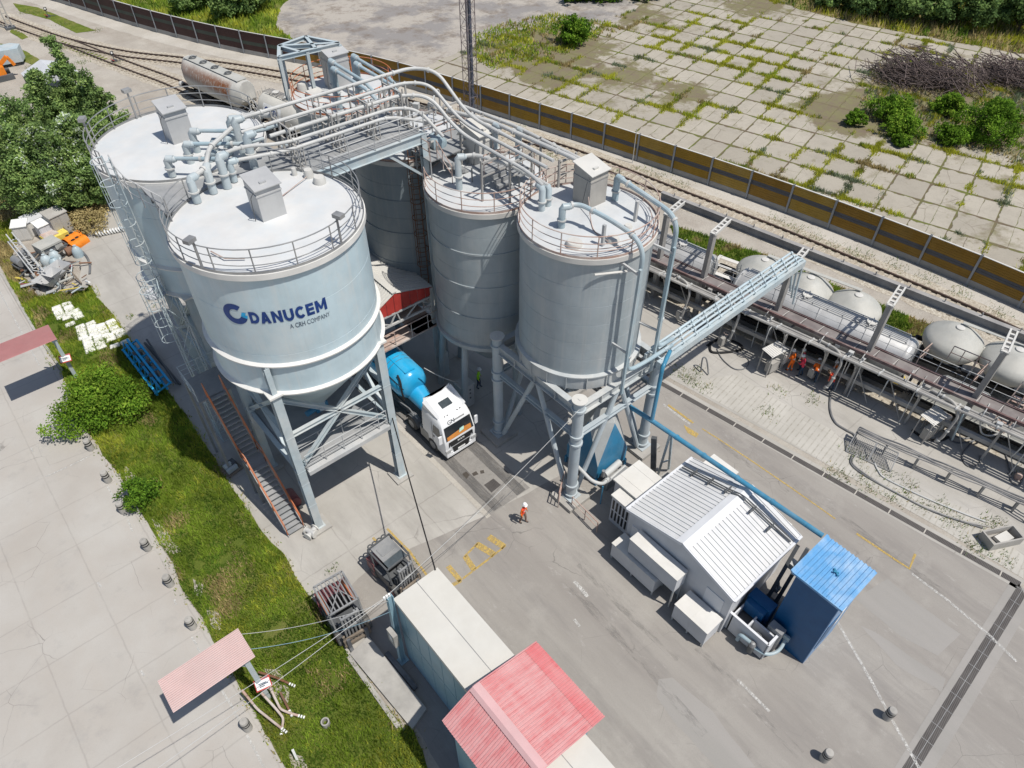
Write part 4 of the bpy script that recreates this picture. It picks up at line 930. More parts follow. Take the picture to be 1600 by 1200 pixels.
# ------------------------------------------------------------------ bridge, stairs, canopy
ZD = 16.8
br = thing('pipe_bridge', 'grey walkway bridge with handrails running from the pale blue silos to the small silos', 'bridge', (18.6, 28.75, 0))
m = MB(); m.box(12.2, 18.65, 28.75, 31.9, ZD-.06, ZD); 
for i in range(14): m.box(12.3+i*.46, 12.33+i*.46, 28.8, 31.85, ZD, ZD+.012)
m.build('deck', 'grating', br)
for y in (28.68, 31.97):
    m = MB(); m.ibeam((12.6, y, ZD-.27), (18.75, y, ZD-.27), .2, .5, .03); m.build('side_beam', 'steel_blue', br)
for y in (28.62, 31.92):
    m = MB(); railing(m, [(13.0, y, ZD), (18.7, y, ZD)], 1.1, (.38, .74, 1.1), .02, .026, 1.42); m.build('handrail', 'steel_grey', br)
m = MB(); m.ibeam((18.65, 28.75, 2.0), (18.65, 28.75, ZD+.02), .3, .3, .03, up=(0, 1, 0)); m.box(18.4, 18.9, 28.5, 29.0, 0, 2.0); m.build('post', 'steel_blue', br)
m = MB(); m.ibeam((18.65, 31.95, 12), (18.65, 31.95, ZD-.5), .3, .3, .03, up=(0, 1, 0)); m.ibeam((18.65, 28.8, ZD-.7), (18.65, 31.9, ZD-.7), .2, .3, .03); m.beam((16.5, 28.7, ZD-.5), (18.6, 28.7, 14.4), .12); m.build('post', 'steel_blue', br)
for k, x in enumerate((12.3, 14.45, 16.4, 18.35)):
    m = MB(); ys = (29.5, 29.85, 30.2, 30.9, 31.5)
    for j, y in enumerate(ys): m.beam((x, y, ZD), (x, y, ZD+(1.05, 1.7, 1.7, 1.85, 2.0)[j]), .07); m.beam((x+.3, y, ZD), (x+.3, y, ZD+(1.05, 1.7, 1.7, 1.85, 2.0)[j]), .05)
    m.beam((x, 29.5, ZD+1.0), (x, 31.5, ZD+1.0), .07); m.beam((x, 29.85, ZD+1.68), (x, 31.5, ZD+1.68), .07); m.beam((x+.15, 29.4, ZD+.03), (x+.15, 31.6, ZD+.03), .08, .06); m.build('pipe_support', 'gantry_steel', br)
# platform between the two pale blue silos
pl = thing('roof_platform', 'grey platform bridging the roofs of the two pale blue silos under the pipe bends', 'platform', (9, 30.9, ZD))
m = MB(); m.box(6.0, 12.2, 29.6, 32.6, ZD-.12, ZD-.03)
for i in range(4): m.ibeam((6.0, 29.9+i*.8, ZD-.25), (12.2, 29.9+i*.8, ZD-.25), .12, .22, .02)
m.build('deck', 'grating', pl)
m = MB(); railing(m, [(5.5, 33.9, ZD), (5.35, 32.7, ZD), (5.35, 31.4, ZD), (5.6, 30.2, ZD), (5.9, 28.9, ZD)], 1.15, (.4, .78, 1.15), .02, .028, 1.1); m.build('handrail', 'steel_grey', pl)
m = MB(); railing(m, [(12.4, 28.6, ZD), (12.9, 27.6, ZD)], 1.1, (.4, .78, 1.1), .02, .028, 1.1); m.build('handrail', 'steel_grey', pl)
# ladders and stairs on the left side
RP = Wxy(243, 458, 10.45)
ls = thing('caged_ladder', 'pale blue caged ladder on the outer side of the rear pale blue silo', 'ladder', (4.95, 34.9, 8.2))
o_ = Vector((-1, -.12, 0)).normalized()
th_ = cyl_hit(232, 400, C2, R1+.2)[0]; o_ = Vector((math.cos(th_), math.sin(th_), 0))
caged_ladder(ls, (C2[0]+(R1+.22)*o_.x, C2[1]+(R1+.22)*o_.y), o_, 10.5, ZD+1.2, 'steel_blue', 'ladder')
m = MB(); m.lathe([(.55, 10.4), (.55, 10.48), (.05, 10.5)], RP, 24); m.build('rest_platform', 'white_wall', ls)
m = MB(); railing(m, arc(RP, .55, R(60), R(330), 10.48, 14), 1.1, (.38, .74, 1.1), .016, .02, .5)
m.build('platform_railing', 'steel_blue', ls)
l2 = thing('caged_ladder', 'lower caged ladder leading from the round rest platform down to the stair landing', 'ladder', (4.9, 31.9, 6.2))
caged_ladder(l2, Wxy(290, 560, 6.8), Vector((-.85, .5, 0)), 6.1, 11.6, 'steel_blue', 'ladder'); 
m = MB(); railing(m, [(RP[0]+.3, RP[1]-.3, 10.5), (5.0, 32.6, 10.5)], 1.1, (.5, 1.1), .02, .024, .9); lattice(m, (5.3, 33.1, 0), .4, 0, 10.4, 1.4, .04); m.build('ladder_tower', 'steel_blue', l2)
# steel stair
st = thing('steel_stair', 'steel stair with orange handrails climbing beside the lettered silo', 'stair', (5.1, 24.0, 0))
XA, XB = 4.68, 5.62
def flight(y0, z0, y1, z1, n):
    m = MB()
    for i in range(n):
        y = y0+(y1-y0)*(i+.5)/n; z = z0+(z1-z0)*(i+1)/n; m.box(XA+.05, XB-.05, y-.14, y+.14, z-.05, z)
    m.build('tread', 'grating', st)
    for x in (XA, XB):
        m = MB(); m.beam((x, y0, z0+.02), (x, y1, z1+.02), .05, .26); m.build('stringer', 'mid_steel', st)
    for x in (XA, XB):
        m = MB(); railing(m, [(x, y0, z0+.1), (x, y1, z1+.1)], 1.05, (.55, 1.05), .026, .028, 1.5); m.build('handrail', 'orange_rail', st)
flight(24.05, 0, 27.0, 2.9, 14); flight(27.9, 2.9, 30.2, 5.9, 14)
m = MB(); m.box(XA, XB, 27.0, 27.9, 2.82, 2.9); m.build('landing', 'grating', st)
m = MB(); m.box(4.2, 6.1, 30.2, 32.3, 5.82, 5.9); m.build('landing', 'grating', st)
m = MB(); railing(m, [(4.2, 30.3, 5.9), (4.2, 32.3, 5.9), (6.1, 32.3, 5.9)], 1.05, (.38, .74, 1.05), .02, .024, 1.0); m.build('landing_rail', 'steel_blue', st)
for x in (XA, XB):
    m = MB(); railing(m, [(x, 27.0, 2.9), (x, 27.9, 2.9)], 1.15, (.6, 1.15), .026, .028, .9); m.build('handrail', 'orange_rail', st)
m = MB()
for x, y, z in ((XA, 27.0, 2.8), (XA, 27.9, 2.8), (XB, 27.4, 2.8), (4.25, 30.3, 5.8), (4.25, 32.2, 5.8), (6.0, 32.2, 5.8)): m.beam((x, y, 0), (x, y, z), .12)
m.build('post', 'mid_steel', st)

# canopy over the lorry lane
cn = thing('loading_canopy', 'white sheet roofed loading canopy with red gable above the lorry lane', 'canopy', (15.8, 29, 0))
XL, XM, XR = 14.15, 15.85, 18.45; Y0_, Y1_ = 28.85, 36; ZE, ZM = 7.25, 8.05
def corr(mb, a, b, d, n, amp, mi=0):
    """corrugated sheet from edge a-b sweeping along d: ribs run along d"""
    a = Vector(a); b = Vector(b); d = Vector(d); up = (b-a).cross(d).normalized(); up = up if up.z > 0 else -up; V = []; F = []
    prof = [0, 0, 1, 1]
    for i in range(n*4+1):
        t = (i//4+(0, .45, .55, .9)[i % 4])/n if i < n*4 else 1.0
        p = a.lerp(b, t)+up*amp*prof[i % 4]; V += [p, p+d]
        if i: F.append((2*i-2, 2*i-1, 2*i+1, 2*i))
    mb.add(V, F, mi); return mb
m = MB(); corr(m, (XM, Y0_, ZM), (XM, Y1_, ZM), (XR-XM, 0, ZE-ZM), 34, .035); corr(m, (XM, Y0_, ZM), (XM, Y1_, ZM), (XL-XM, 0, ZE-ZM-.1), 34, .035); m.beam((XM, Y0_, ZM+.05), (XM, Y1_, ZM+.05), .3, .04)
m.build('roof', 'roof_dusty', cn)
m = MB(); 
for i in range(16):
    x0 = XL+(XR-XL)*i/16; x1 = XL+(XR-XL)*(i+1)/16; f = lambda x: ZE+(ZM-ZE)*(1-abs(x-XM)/(XM-XL if x < XM else XR-XM))
    m.add([(x0, Y0_+.03+.03*(i % 2), ZE-.55), (x1, Y0_+.03+.03*(i % 2), ZE-.55), (x1, Y0_+.03+.03*(i % 2), f(x1)-.03), (x0, Y0_+.03+.03*(i % 2), f(x0)-.03)], [(0, 1, 2, 3)])
m.build('gable', 'red', cn)
for x, y in ((XR-.1, 28.95), (XL+.1, 28.95), (XR-.1, 35.5), (XL+.1, 35.5)):
    m = MB(); m.beam((x, y, 0), (x, y, ZE-.05), .2); m.build('post', 'steel_grey', cn)
m = MB()
for z in (ZE-.6, 5.9): m.beam((XL, 28.95, z), (XR, 28.95, z-.1), .12)
for a, b in (((XL, ZE-.6), (XL+1.2, 5.9)), ((XL+1.2, 5.9), (XM, ZE-.6)), ((XM+.2, 5.9), (XM, ZE-.6)), ((XM+.6, 5.9), (XR-1, ZE-.6)), ((XR, 5.9), (XR-1, ZE-.6))): m.beam((a[0], 28.95, a[1]), (b[0], 28.95, b[1]), .07)
for x in (XL, XR): m.beam((x, 28.95, 5.9), (x, 35.5, 5.9), .12); m.beam((x, 28.95, ZE-.2), (x, 35.5, ZE-.2), .12)
m.build('truss', 'steel_grey', cn)
m = MB(); m.box(16.9, 18.6, 28.75, 35.5, 4.35, 4.45); m.box(14.2, 18.6, 28.7, 30.0, 4.35, 4.45); m.build('platform', 'rust_pink', cn)
m = MB(); railing(m, [(14.2, 28.75, 4.45), (18.6, 28.75, 4.45), (18.6, 33, 4.45)], 1.05, (.5, 1.05), .03, .03, 1.2); m.build('handrail', 'rust_pink', cn)
m = MB(); m.box(14.6, 15.4, 30.6, 34.5, 4.6, 5.1); m.box(15.2, 16.2, 31.2, 32.4, 5.0, 6.0); m.tube([(15.7, 32, 5), (15.6, 31.6, 3.9)], .28, 12); m.build('loading_spout', 'mid_steel', cn)

# ------------------------------------------------------------------ conveying pipes over the roofs
GP = 'conveying pipes over the roofs'
def pipe(label, pts, r, mat, fl=(), group=GP, name='conveying_pipe', rad=.9, n=10, cat='pipe', stubs=()):
    P = fillet(pts, rad, 8); L = [Vector(p) for p in pts]
    t = thing(name, label, cat, L[0], group=group); m = MB(); m.tube(P, r, n); m.build('pipe_run', mat, t)
    acc = 0; fm = None
    segs = [(a, b, (b-a).length) for a, b in zip(P, P[1:])]; tot = sum(s_[2] for s_ in segs)
    for f in fl:
        dd = f*tot
        for a, b, l in segs:
            if dd <= l or (a, b, l) == segs[-1]:
                q = a.lerp(b, min(1, dd/max(l, 1e-6))); d = (b-a).normalized(); m = MB(); m.cyl(q-d*.05, q+d*.05, r*1.45, 12); m.build('flange', 'pipe_white', t); break
            dd -= l
    for (x, y, z0, z1, rr) in stubs:
        rr *= .8
        q = Vector((x, y, z1)); k = min(range(len(P)), key=lambda i_: (P[i_]-q).length); kk = k+4 if k+4 < len(P) else max(0, k-4); d = P[kk]-q; d.z = 0
        if d.length < .05: d = (P[-1]-P[0]) if k < len(P)/2 else (P[0]-P[-1]); d.z = 0
        d.normalize(); m = MB(); m.tube([(x, y, z0), (x, y, z1-rr*.3), q+d*rr*.2+Vector((0, 0, rr*.15)), q+d*(rr*1.9)+Vector((0, 0, rr*.1))], rr, 16); m.tube([q+d*(rr*1.9)+Vector((0, 0, rr*.1)), q+d*(rr*2.6)], rr, 14, True, 0, [rr*.95, r*1.1])
        s_ = m.build('inlet_stub', 'pipe_blue' if y > 36 or (x > 19 and y < 20) else 'stub_pale', t)
        m = MB(); m.cyl((x, y, z0+(z1-z0)*.45), (x, y, z0+(z1-z0)*.45+.06), rr*1.35, 16); m.build('flange', 'pipe_white', s_)
    return t
ZP = ZD+.1
# from the lettered silo and its neighbour across the bridge
pipe('topmost pale pipe on the bridge, with the highest end arch', [(11.0, 31.75, 18.75), (20.2, 31.55, 18.75), (21.0, 30.5, 18.7), (21.35, 28.4, 16.95), (21.5, 22.2, 16.9)], .09, 'pipe_white', (.05, .42, .52, .8), rad=1.1, stubs=((10.65, 31.75, ZP-.1, 18.7, .22),))
pipe('second pale pipe on the bridge, arching down between the two other arches', [(10.5, 30.85, 18.55), (19.2, 30.75, 18.5), (20.2, 30.0, 18.4), (20.7, 28.2, 16.9), (20.9, 22.0, 16.85)], .085, 'pipe_white', (.06, .5, .62), rad=1.1, stubs=((10.6, 30.65, ZP, 18.4, .23),))
pipe('pale pipe with the nearest big arch at the end of the bridge', [(11.5, 30.2, 18.3), (18.5, 30.05, 18.3), (19.6, 29.2, 18.2), (20.05, 27.6, 16.8), (20.15, 22.4, 16.7), (19.95, 21.2, 16.6)], .09, 'pipe_white', (.05, .45, .58, .86), rad=1.2, stubs=((19.92, 21.2, ZT5, 16.45, .2),))
pipe('fourth pale pipe low on the bridge supports', [(8.9, 29.8, 18.4), (10.2, 30.1, 18.3), (11.8, 29.85, 17.95), (17.8, 29.75, 17.95), (18.9, 29.3, 17.7), (19.4, 28.0, 16.6)], .08, 'pipe_white', (.1, .3, .8), rad=.8, stubs=((8.88, 29.75, ZP, 18.3, .23),))
pipe('lowest pale pipe nearest the handrail of the bridge', [(9.3, 30.2, 17.8), (11.9, 29.5, 17.75), (17.3, 29.45, 17.75), (18.9, 29.0, 17.2)], .08, 'pipe_white', (.2, .8), rad=.7, stubs=((9.35, 30.1, ZP, 17.8, .2),))
pipe('pale blue pipe chaining the two front stubs on the lettered silo roof', [(7.36, 29.45, 18.0), (8.2, 29.75, 18.05), (8.95, 30.9, 18.3), (11.3, 32.3, 18.5), (11.0, 31.75, 18.75)], .1, 'pipe_white', (.15, .45, .75, .9), rad=.4, stubs=((7.36, 29.45, ZP, 17.95, .22), (8.22, 29.73, ZP, 18.0, .22)))
pipe('blue pipe with elbow stub nearest the edge of the rear pale blue silo roof', [(7.43, 32.35, 17.75), (8.6, 31.3, 17.75), (9.3, 30.6, 17.8)], .09, 'pipe_blue', (.1, .6), rad=.3, stubs=((7.43, 32.35, ZP, 17.7, .21),))
pipe('blue pipe with the middle elbow stub on the rear pale blue silo roof', [(8.55, 32.95, 17.85), (10.6, 31.2, 17.85), (11.5, 31.0, 17.9)], .09, 'pipe_blue', (.08, .6), rad=.3, stubs=((8.55, 32.95, ZP, 17.8, .21), (9.3, 32.55, ZP, 17.3, .2)))
pipe('long blue pipe with elbow stub beside the hatch box of the rear pale blue silo', [(9.2, 33.7, 18.0), (11.6, 31.6, 18.0), (12.4, 31.2, 18.2)], .09, 'pipe_blue', (.06, .7), rad=.3, stubs=((9.2, 33.7, ZP, 17.95, .21), (9.9, 33.3, ZP, 17.4, .2)))
pipe('thick white valve pipe on the far stub of the rear pale blue silo', [(11.0, 33.4, 18.1), (11.9, 33.0, 18.2), (12.5, 31.9, 18.4)], .13, 'pipe_white', (.3, .5, .7), rad=.3, stubs=((11.0, 33.4, ZP-.1, 18.05, .26), (10.3, 32.6, ZP, 17.6, .2)))
# across the row of small silos
pipe('upper of two pale pipes passing the filter box toward the last silo roof', [(21.5, 30.5, 16.5), (21.9, 27.2, 16.9), (22.4, 21.6, 16.9), (22.6, 20.9, 16.6)], .11, 'pipe_white', (.2, .5, .8), rad=.5, stubs=((21.9, 27.0, ZR, 16.8, .22),))
pipe('lower of two pale pipes passing the filter box toward the last silo roof', [(22.6, 30.5, 16.4), (22.9, 26.5, 16.6), (23.0, 21.5, 16.6), (22.75, 20.95, 16.3)], .1, 'pipe_white', (.3, .7), rad=.5, stubs=((22.9, 26.3, ZR, 16.5, .22),))
pipe('pale blue elbow pipe on the near roof edge of the silo with stairs', [(18.9, 26.2, 16.4), (19.7, 25.8, 16.4), (20.3, 24.0, 16.4), (20.4, 21.3, 16.4)], .1, 'pipe_white', (.15, .3, .7), rad=.4, stubs=((18.9, 26.2, ZR, 16.35, .21), (20.41, 21.3, ZT5, 16.3, .19)))
m = MB()
# blue pipes on the far silo roof
for k, (x, y, lab) in enumerate(((19.7, 39.45, 'first'), (19.2, 38.3, 'second'), (21.1, 39.2, 'third'), (20.6, 38.1, 'fourth'))):
    pipe('%s of four slanting pale blue pipes that leave tall stubs on the far silo roof' % lab, [(x, y, 16.95), (x+.15, y-3.4, 16.75), (x+.2, y-4.3, 16.4)], .1, 'pipe_blue', (.1, .8), group='slanting blue pipes on the far roof', rad=.3, stubs=((x, y, ZR, 16.9, .24),))
# frames carrying the pipes above the row of silos
pf = thing('pipe_rack', 'dusty frames and steps carrying the pipes over the silo with stairs', 'pipe rack', (20.5, 26.1, ZR), group=None)
for a, b in (((19.1, 24.6), (22.9, 24.6)), ((20.1, 23.7), (21.6, 23.8)), ((20.6, 28.2), (22.4, 28.6)), ((19.2, 30.8), (22.6, 30.8)), ((19.8, 34.5), (21.6, 34.6)), ((22.0, 22.3), (23.1, 22.3))):
    m = MB()
    for x, y in (a, b): m.beam((x, y, ZR), (x, y, 16.75), .09)
    m.beam((*a, 16.6), (*b, 16.6), .09); m.beam((*a, 15.9), (*b, 15.9), .06); m.build('frame', 'gantry_steel', pf)
m = MB()
for i in range(5): m.box(19.1+i*.24, 19.35+i*.24, 27.2, 28.0, ZR+.85-i*.2, ZR+1.06-i*.2)
m.build('stair', 'grating', pf); m = MB()
for i in range(4): m.box(20.2, 21.0, 24.4+i*.22, 24.63+i*.22, ZR+.1+i*.2, ZR+.31+i*.2)
m.build('stair', 'grating', pf)
for q in ((19.8, 21.2, 25.3, 26.3, .95), (21.4, 22.4, 24.5, 25.6, .6), (18.5, 20.8, 28.0, 29.3, 1.0), (19, 22.8, 29.32, 31.3, .5)): m = MB(); m.box(*q[:4], ZR+q[4], ZR+q[4]+.06); [m.beam((x, y, ZR), (x, y, ZR+q[4]), .06) for x in q[:2] for y in q[2:4]]; m.build('platform', 'grating', pf)
for P_ in ([(18.5, 28.0, ZR+1.06), (18.5, 29.3, ZR+1.06), (20.8, 29.3, ZR+1.06), (22.8, 29.3, ZR+.6), (22.8, 31.3, ZR+.6)], [(19.8, 25.3, ZR+1), (21.2, 25.3, ZR+1), (21.2, 26.3, ZR+1)], [(19.0, 26.9, ZR+.1), (19.0, 28.1, ZR+1)], [(22.4, 24.5, ZR+.6), (22.4, 25.6, ZR+.6), (21.4, 25.6, ZR+.6)], [(21.6, 22.9, 14.6), (22.6, 22.4, 15.2)]):
    m = MB(); railing(m, P_, 1.0, (.5, 1.0), .022, .024, .9); m.build('handrail', 'rust_pink', pf)
for i in range(30):
    x, y = 18.9+rnd.random()*4, 28.4+rnd.random()*6.7; z = ZR+.5+rnd.random()*1.5; L = .3+rnd.random()*.9; m = MB()
    d = Vector(rnd.choice(((1, 0, 0), (0, 1, 0), (0, 0, 1), (.7, .7, .2)))); p = Vector((x, y, z)); rr = .03+.05*rnd.random(); m.tube(fillet([p, p+d*L, p+d*L-Vector((0, 0, .5+rnd.random()))], .15, 4), rr, 7); m.cyl(p-d*.02, p+d*.06, rr*2, 10)
    if i % 4 == 0: m.obox(p+d*.1, (.3, .32, .3), rnd.random())
    m.build('valve', rnd.choice(('pipe_white', 'gantry_steel', 'steel_grey')), pf)
tk = thing('air_receiver', 'small dark blue grey pressure tank under the end of the pipe bridge', 'tank', (19.75, 29.2, 14.9))
m = MB(); m.tube([(19.75, 28.75, 15.75), (19.75, 28.82, 15.75), (19.75, 29.5, 15.75), (19.75, 29.57, 15.75)], .42, 18, True, 0, [.25, .42, .42, .25]); m.box(19.55, 19.95, 28.95, 29.05, 15.0, 15.4); m.box(19.55, 19.95, 29.35, 29.45, 15.0, 15.4); m.build('tank_shell', 'pipe_blue', tk)
m = MB(); m.cyl((19.75, 29.15, 16.1), (19.75, 29.15, 16.35), .08, 10); m.build('nozzle', 'mid_steel', tk)
# two tall pipes dropping in front of the last silo, with their supports
G2 = 'tall pipes dropping beside the last silo'
pipe('tall pale blue pipe arching over the near roof edge down the silo front', [(19.6, 19.55, 16.45), (20.3, 19.2, 16.45), (20.55, 17.6, 16.35), (20.65, 15.6, 16.1), (20.75, 15.6, 8.5), (22.0, 15.5, 8.45), (24, 15.4, 8.55)], .11, 'pipe_blue', (.03, .1, .25, .72), G2, rad=1.15, stubs=((19.58, 19.51, ZT5, 16.4, .2),))
pipe('tall pale blue pipe arching over the far roof edge and dropping beside the right column', [(23.1, 19.6, 16.6), (23.05, 17.6, 16.45), (22.95, 15.75, 16.3), (23.1, 15.75, 8.6), (24.4, 15.7, 8.55)], .12, 'pipe_blue', (.06, .3, .75), G2, rad=1.2, stubs=((23.14, 19.6, ZT5, 16.55, .2),))
for (x, y, x2, y2, lab) in ((20.45, 15.45, 20.2, 16.35, 'pale blue square post behind the nearer dropping pipe'), (22.85, 15.6, 22.3, 16.5, 'pale blue square post behind the farther dropping pipe')):
    t = thing('pipe_stand', lab, 'post', (x, y, 7.4)); m = MB(); m.beam((x, y, 7.3), (x, y, 14.9), .13); m.build('post_tube', 'pipe_blue', t)
    m = MB(); m.beam((x, y, 14.6), (x2, y2, 14.9), .1); m.build('wall_arm', 'steel_grey', t); m = MB(); m.beam((x, y, 10), (x2+.1, y2+.1, 10.2), .09); m.build('wall_arm', 'steel_grey', t)
# pipe truss to the rail gantry
tt = thing('pipe_truss', 'pale blue beam carrying parallel pipes from the last silo across to the rail gantry', 'pipe bridge', (29, 15.4, 8.2))
m = MB(); m.beam((22.6, 15.05, 8.2), (35.9, 15.35, 8.2), .26, .42); m.beam((22.6, 15.95, 8.2), (35.9, 16.1, 8.2), .14, .3)
for i in range(14): m.beam((22.9+i, 15.06+.022*i, 8.4), (22.9+i, 15.95+.01*i, 8.4), .07)
m.build('beam', 'steel_blue', tt)
for k in range(4):
    y = 15.15+k*.26; m = MB(); P = [(23.6-.2*k, y, 8.58), (35.6, y+.25, 8.58)]
    P += [(36.0, y+.25, 8.3), (36.15, y+.25, 7.0), (36.2+.1*k, y+.1, 5.0+.3*k)] if k < 3 else []
    m.tube(fillet(P, .5), .07, 8)
    for i in range(11): m.cyl((24.5+i*1.05+.2*k, y+.01+.02*i, 8.58), (24.62+i*1.05+.2*k, y+.012+.02*i, 8.58), .1, 8)
    m.build('pipe_line', 'pipe_pale', tt)
# the bright blue pipe: down from the truss and over the roofs to the blue shed
bp = thing('blue_pipe', 'bright blue pipe running over the white roofed building to the blue shed', 'pipe', (22.4, 14.6, 4.6))
m = MB(); m.tube(fillet([(23.6, 15.2, 8.5), (22.55, 14.75, 8.3), (22.35, 14.6, 4.65)], .3), .11, 12); m.build('riser', 'pipe_teal', bp)
m = MB(); m.tube([(22.2, 16.3, 4.6), (22.35, 14.5, 4.6), (22.95, 4.6, 4.6)], .135, 14); m.build('pipe_run', 'pipe_teal', bp)
for y in (12.9, 11.2, 9.2, 7.2): m = MB(); m.cyl((22.45+(13-y)*.06, y, 4.6), (22.45+(13-y)*.06, y+.12, 4.6), .16, 14); m.build('clamp', 'pipe_teal', bp)
m = MB(); m.beam((23.05, 13.9, 0), (22.4, 13.35, 4.5), .12); m.beam((23.75, 13.7, 0), (22.5, 13.3, 4.5), .12); m.beam((23.1, 13.8, 1.2), (23.6, 13.65, 1.2), .07); m.build('trestle', 'steel_blue', bp)
p = W(1020, 742); solo(MB().beam((22.8, 14.05, 0), (22.6, 14.4, 3.2), .22, .3), 'cable_post', 'dark_steel', 'dark leaning cable post next to the trestle of the bright blue pipe', 'post')
# blue hopper under the silo
F0 = Vector((19.75, 15.75, 0)); sz = 2.35
hb = thing('dust_hopper', 'bright blue faceted hopper with dust grey facets under the column silo', 'hopper', F0)
B4 = [(F0.x, F0.y), (F0.x+sz, F0.y-.05), (F0.x+sz+.1, F0.y+sz), (F0.x-.1, F0.y+sz)]
m = MB(); m.prism(B4, .5, 1.6); m.build('base_box', 'hopper_blue', hb)
cx, cy = F0.x+sz/2, F0.y+sz/2; T4 = [(cx, cy-1.0), (cx+1.0, cy), (cx, cy+1.0), (cx-1.0, cy)]; zb_, zt_ = 1.6, 4.3; m = MB()
for i in range(4):
    a, b = B4[i], B4[(i+1) % 4]; t0 = T4[i]; t1 = T4[(i+1) % 4]; c_ = b
    m.add([(*a, zb_), (*b, zb_), (*t0, zt_)], [(0, 1, 2)], 0); m.add([(*b, zb_), (*t1, zt_), (*t0, zt_)], [(0, 1, 2)], 1)
for i in range(4):
    t0, t1 = T4[i], T4[(i+1) % 4]; f = lambda p: (cx+(p[0]-cx)*.45, cy+(p[1]-cy)*.45)
    m.add([(*t0, zt_), (*t1, zt_), (*f(t1), zt_+.7), (*f(t0), zt_+.7)], [(0, 1, 2, 3)], 1)
m.add([(cx+(p[0]-cx)*.45, cy+(p[1]-cy)*.45, zt_+.7) for p in T4], [(0, 1, 2, 3)], 1); m.build('hopper_body', ['hopper_blue', 'hopper_grey'], hb)
m = MB()
for x, y in B4: m.beam((x, y, 0), (x, y, .55), .14)
m.build('leg', 'hopper_blue', hb)
wt = thing('white_tank', 'small white lying cylinder tank beside the blue hopper', 'tank', W(955, 735, 0)); q = W(945, 742, 1.0); q2 = W(968, 722, 1.0)
m = MB(); m.tube([q, q2], .2, 14); m.tube([q+Vector((.25, -.25, -.35)), q2+Vector((.25, -.25, -.35))], .12, 12); m.build('tank_shell', 'pipe_white', wt)
m = MB(); m.box(q.x-.15, q2.x+.2, q.y-.4, q.y-.1, 0, .75); m.cyl(q+Vector((-.15, 0, 0)), q+Vector((-.15, 0, .5)), .1, 8); m.build('stand', 'mid_steel', wt)
pipe('short pale pipe bending round the front column at knee height above the blue stand pipe', [tuple(W(902, 728, 1.9)), tuple(W(925, 752, 1.7)), tuple(W(942, 757, 1.5)), tuple(W(950, 748, 1.3))], .1, 'pipe_white', (.9,), None, 'short_pipe', .3)
p = W(938, 787); solo(MB().cyl(p, p+Vector((0, 0, 1.6)), .04, 8), 'stand_pipe', 'pipe_teal', 'thin blue stand pipe in front of the blue hopper', 'pipe')
# low rusty guard rail by the front column
gr = thing('guard_rail', 'low rusty guard rail on the road side of the front round column', 'railing', W(912, 812))
m = MB(); a = W(893, 792); b = W(932, 832); railing(m, [a, b], .95, (.5, .95), .028, .03, 1.1); m.build('rail_frame', 'rust_pink', gr)
gr2 = thing('barred_gate', 'brown barred gate between the front column and the blue hopper', 'railing', W(880, 790)); m = MB(); a = W(872, 793); b = W(880, 760); railing(m, [a, b], 1.4, (.5, 1.0, 1.4), .03, .03, .8); m.build('rail_frame', 'rust_pink', gr2)
# cabinets in the shade
cb = thing('control_cabinet', 'grey control cabinet standing in the shade behind the lorry cab', 'cabinet', (17.7, 25.0, 0)); p = W(727, 632)
m = MB(); m.box(p.x-.45, p.x+.45, p.y-.4, p.y+.4, .1, 1.9); m.build('cabinet_body', 'steel_grey', cb); m = MB(); m.box(p.x-.5, p.x+.5, p.y-.45, p.y+.45, 1.9, 1.98); m.build('cabinet_top', 'steel_grey', cb)
for z in (.8, 1.2, 1.5): m = MB(); m.box(p.x+.1, p.x+.2, p.y-.43, p.y-.39, z, z+.1); m.build('push_button', 'dark_steel', cb)
# ------------------------------------------------------------------ buildings of the yard
# two stacked cabins with cream roof
HC = 5.5
ct = thing('office_cabin', 'pale blue two storey cabin block with flat cream roof next to the red roofed hut', 'cabin', (6.95, 12, 0))
m = MB(); m.box(5.82, 8.0, 9.2, 14.35, 2.78, HC-.05); m.box(5.82, 8.0, 9.2, 14.35, 0, 2.72)
for i in range(6):
    y = 9.5+i*.86
    for z0, z1 in ((.1, 2.65), (2.85, 5.3)): m.box(5.805, 5.83, y, y+.025, z0, z1)
m.build('wall', 'cont_blue', ct)
m = MB(); m.box(5.85, 7.97, 9.2, 14.32, 2.72, 2.78); m.build('storey_joint', 'dark_steel', ct)
m = MB(); m.box(5.76, 8.06, 9.0, 14.42, HC-.05, HC+.05); m.box(5.76, 5.84, 9.0, 14.42, HC-.2, HC-.05); m.box(5.76, 8.06, 14.36, 14.42, HC-.2, HC-.05); rf = m.build('roof', 'cont_roof', ct)
m = MB(); m.box(6.95, 6.975, 9.0, 14.42, HC+.05, HC+.062); m.build('roof_seam', 'mid_steel', rf)
c2 = thing('office_cabin', 'cream flat roofed cabin on the near side of the red roofed hut', 'cabin', (6.95, 4, 0))
m = MB(); m.box(5.82, 8.05, .2, 5.9, 0, HC-.05); m.build('wall', 'cont_blue', c2); m = MB(); m.box(5.76, 8.11, .1, 6.0, HC-.05, HC+.05); rf = m.build('roof', 'cont_roof', c2); m = MB(); m.box(6.95, 6.975, .1, 6.0, HC+.05, HC+.062); m.build('roof_seam', 'mid_steel', rf)
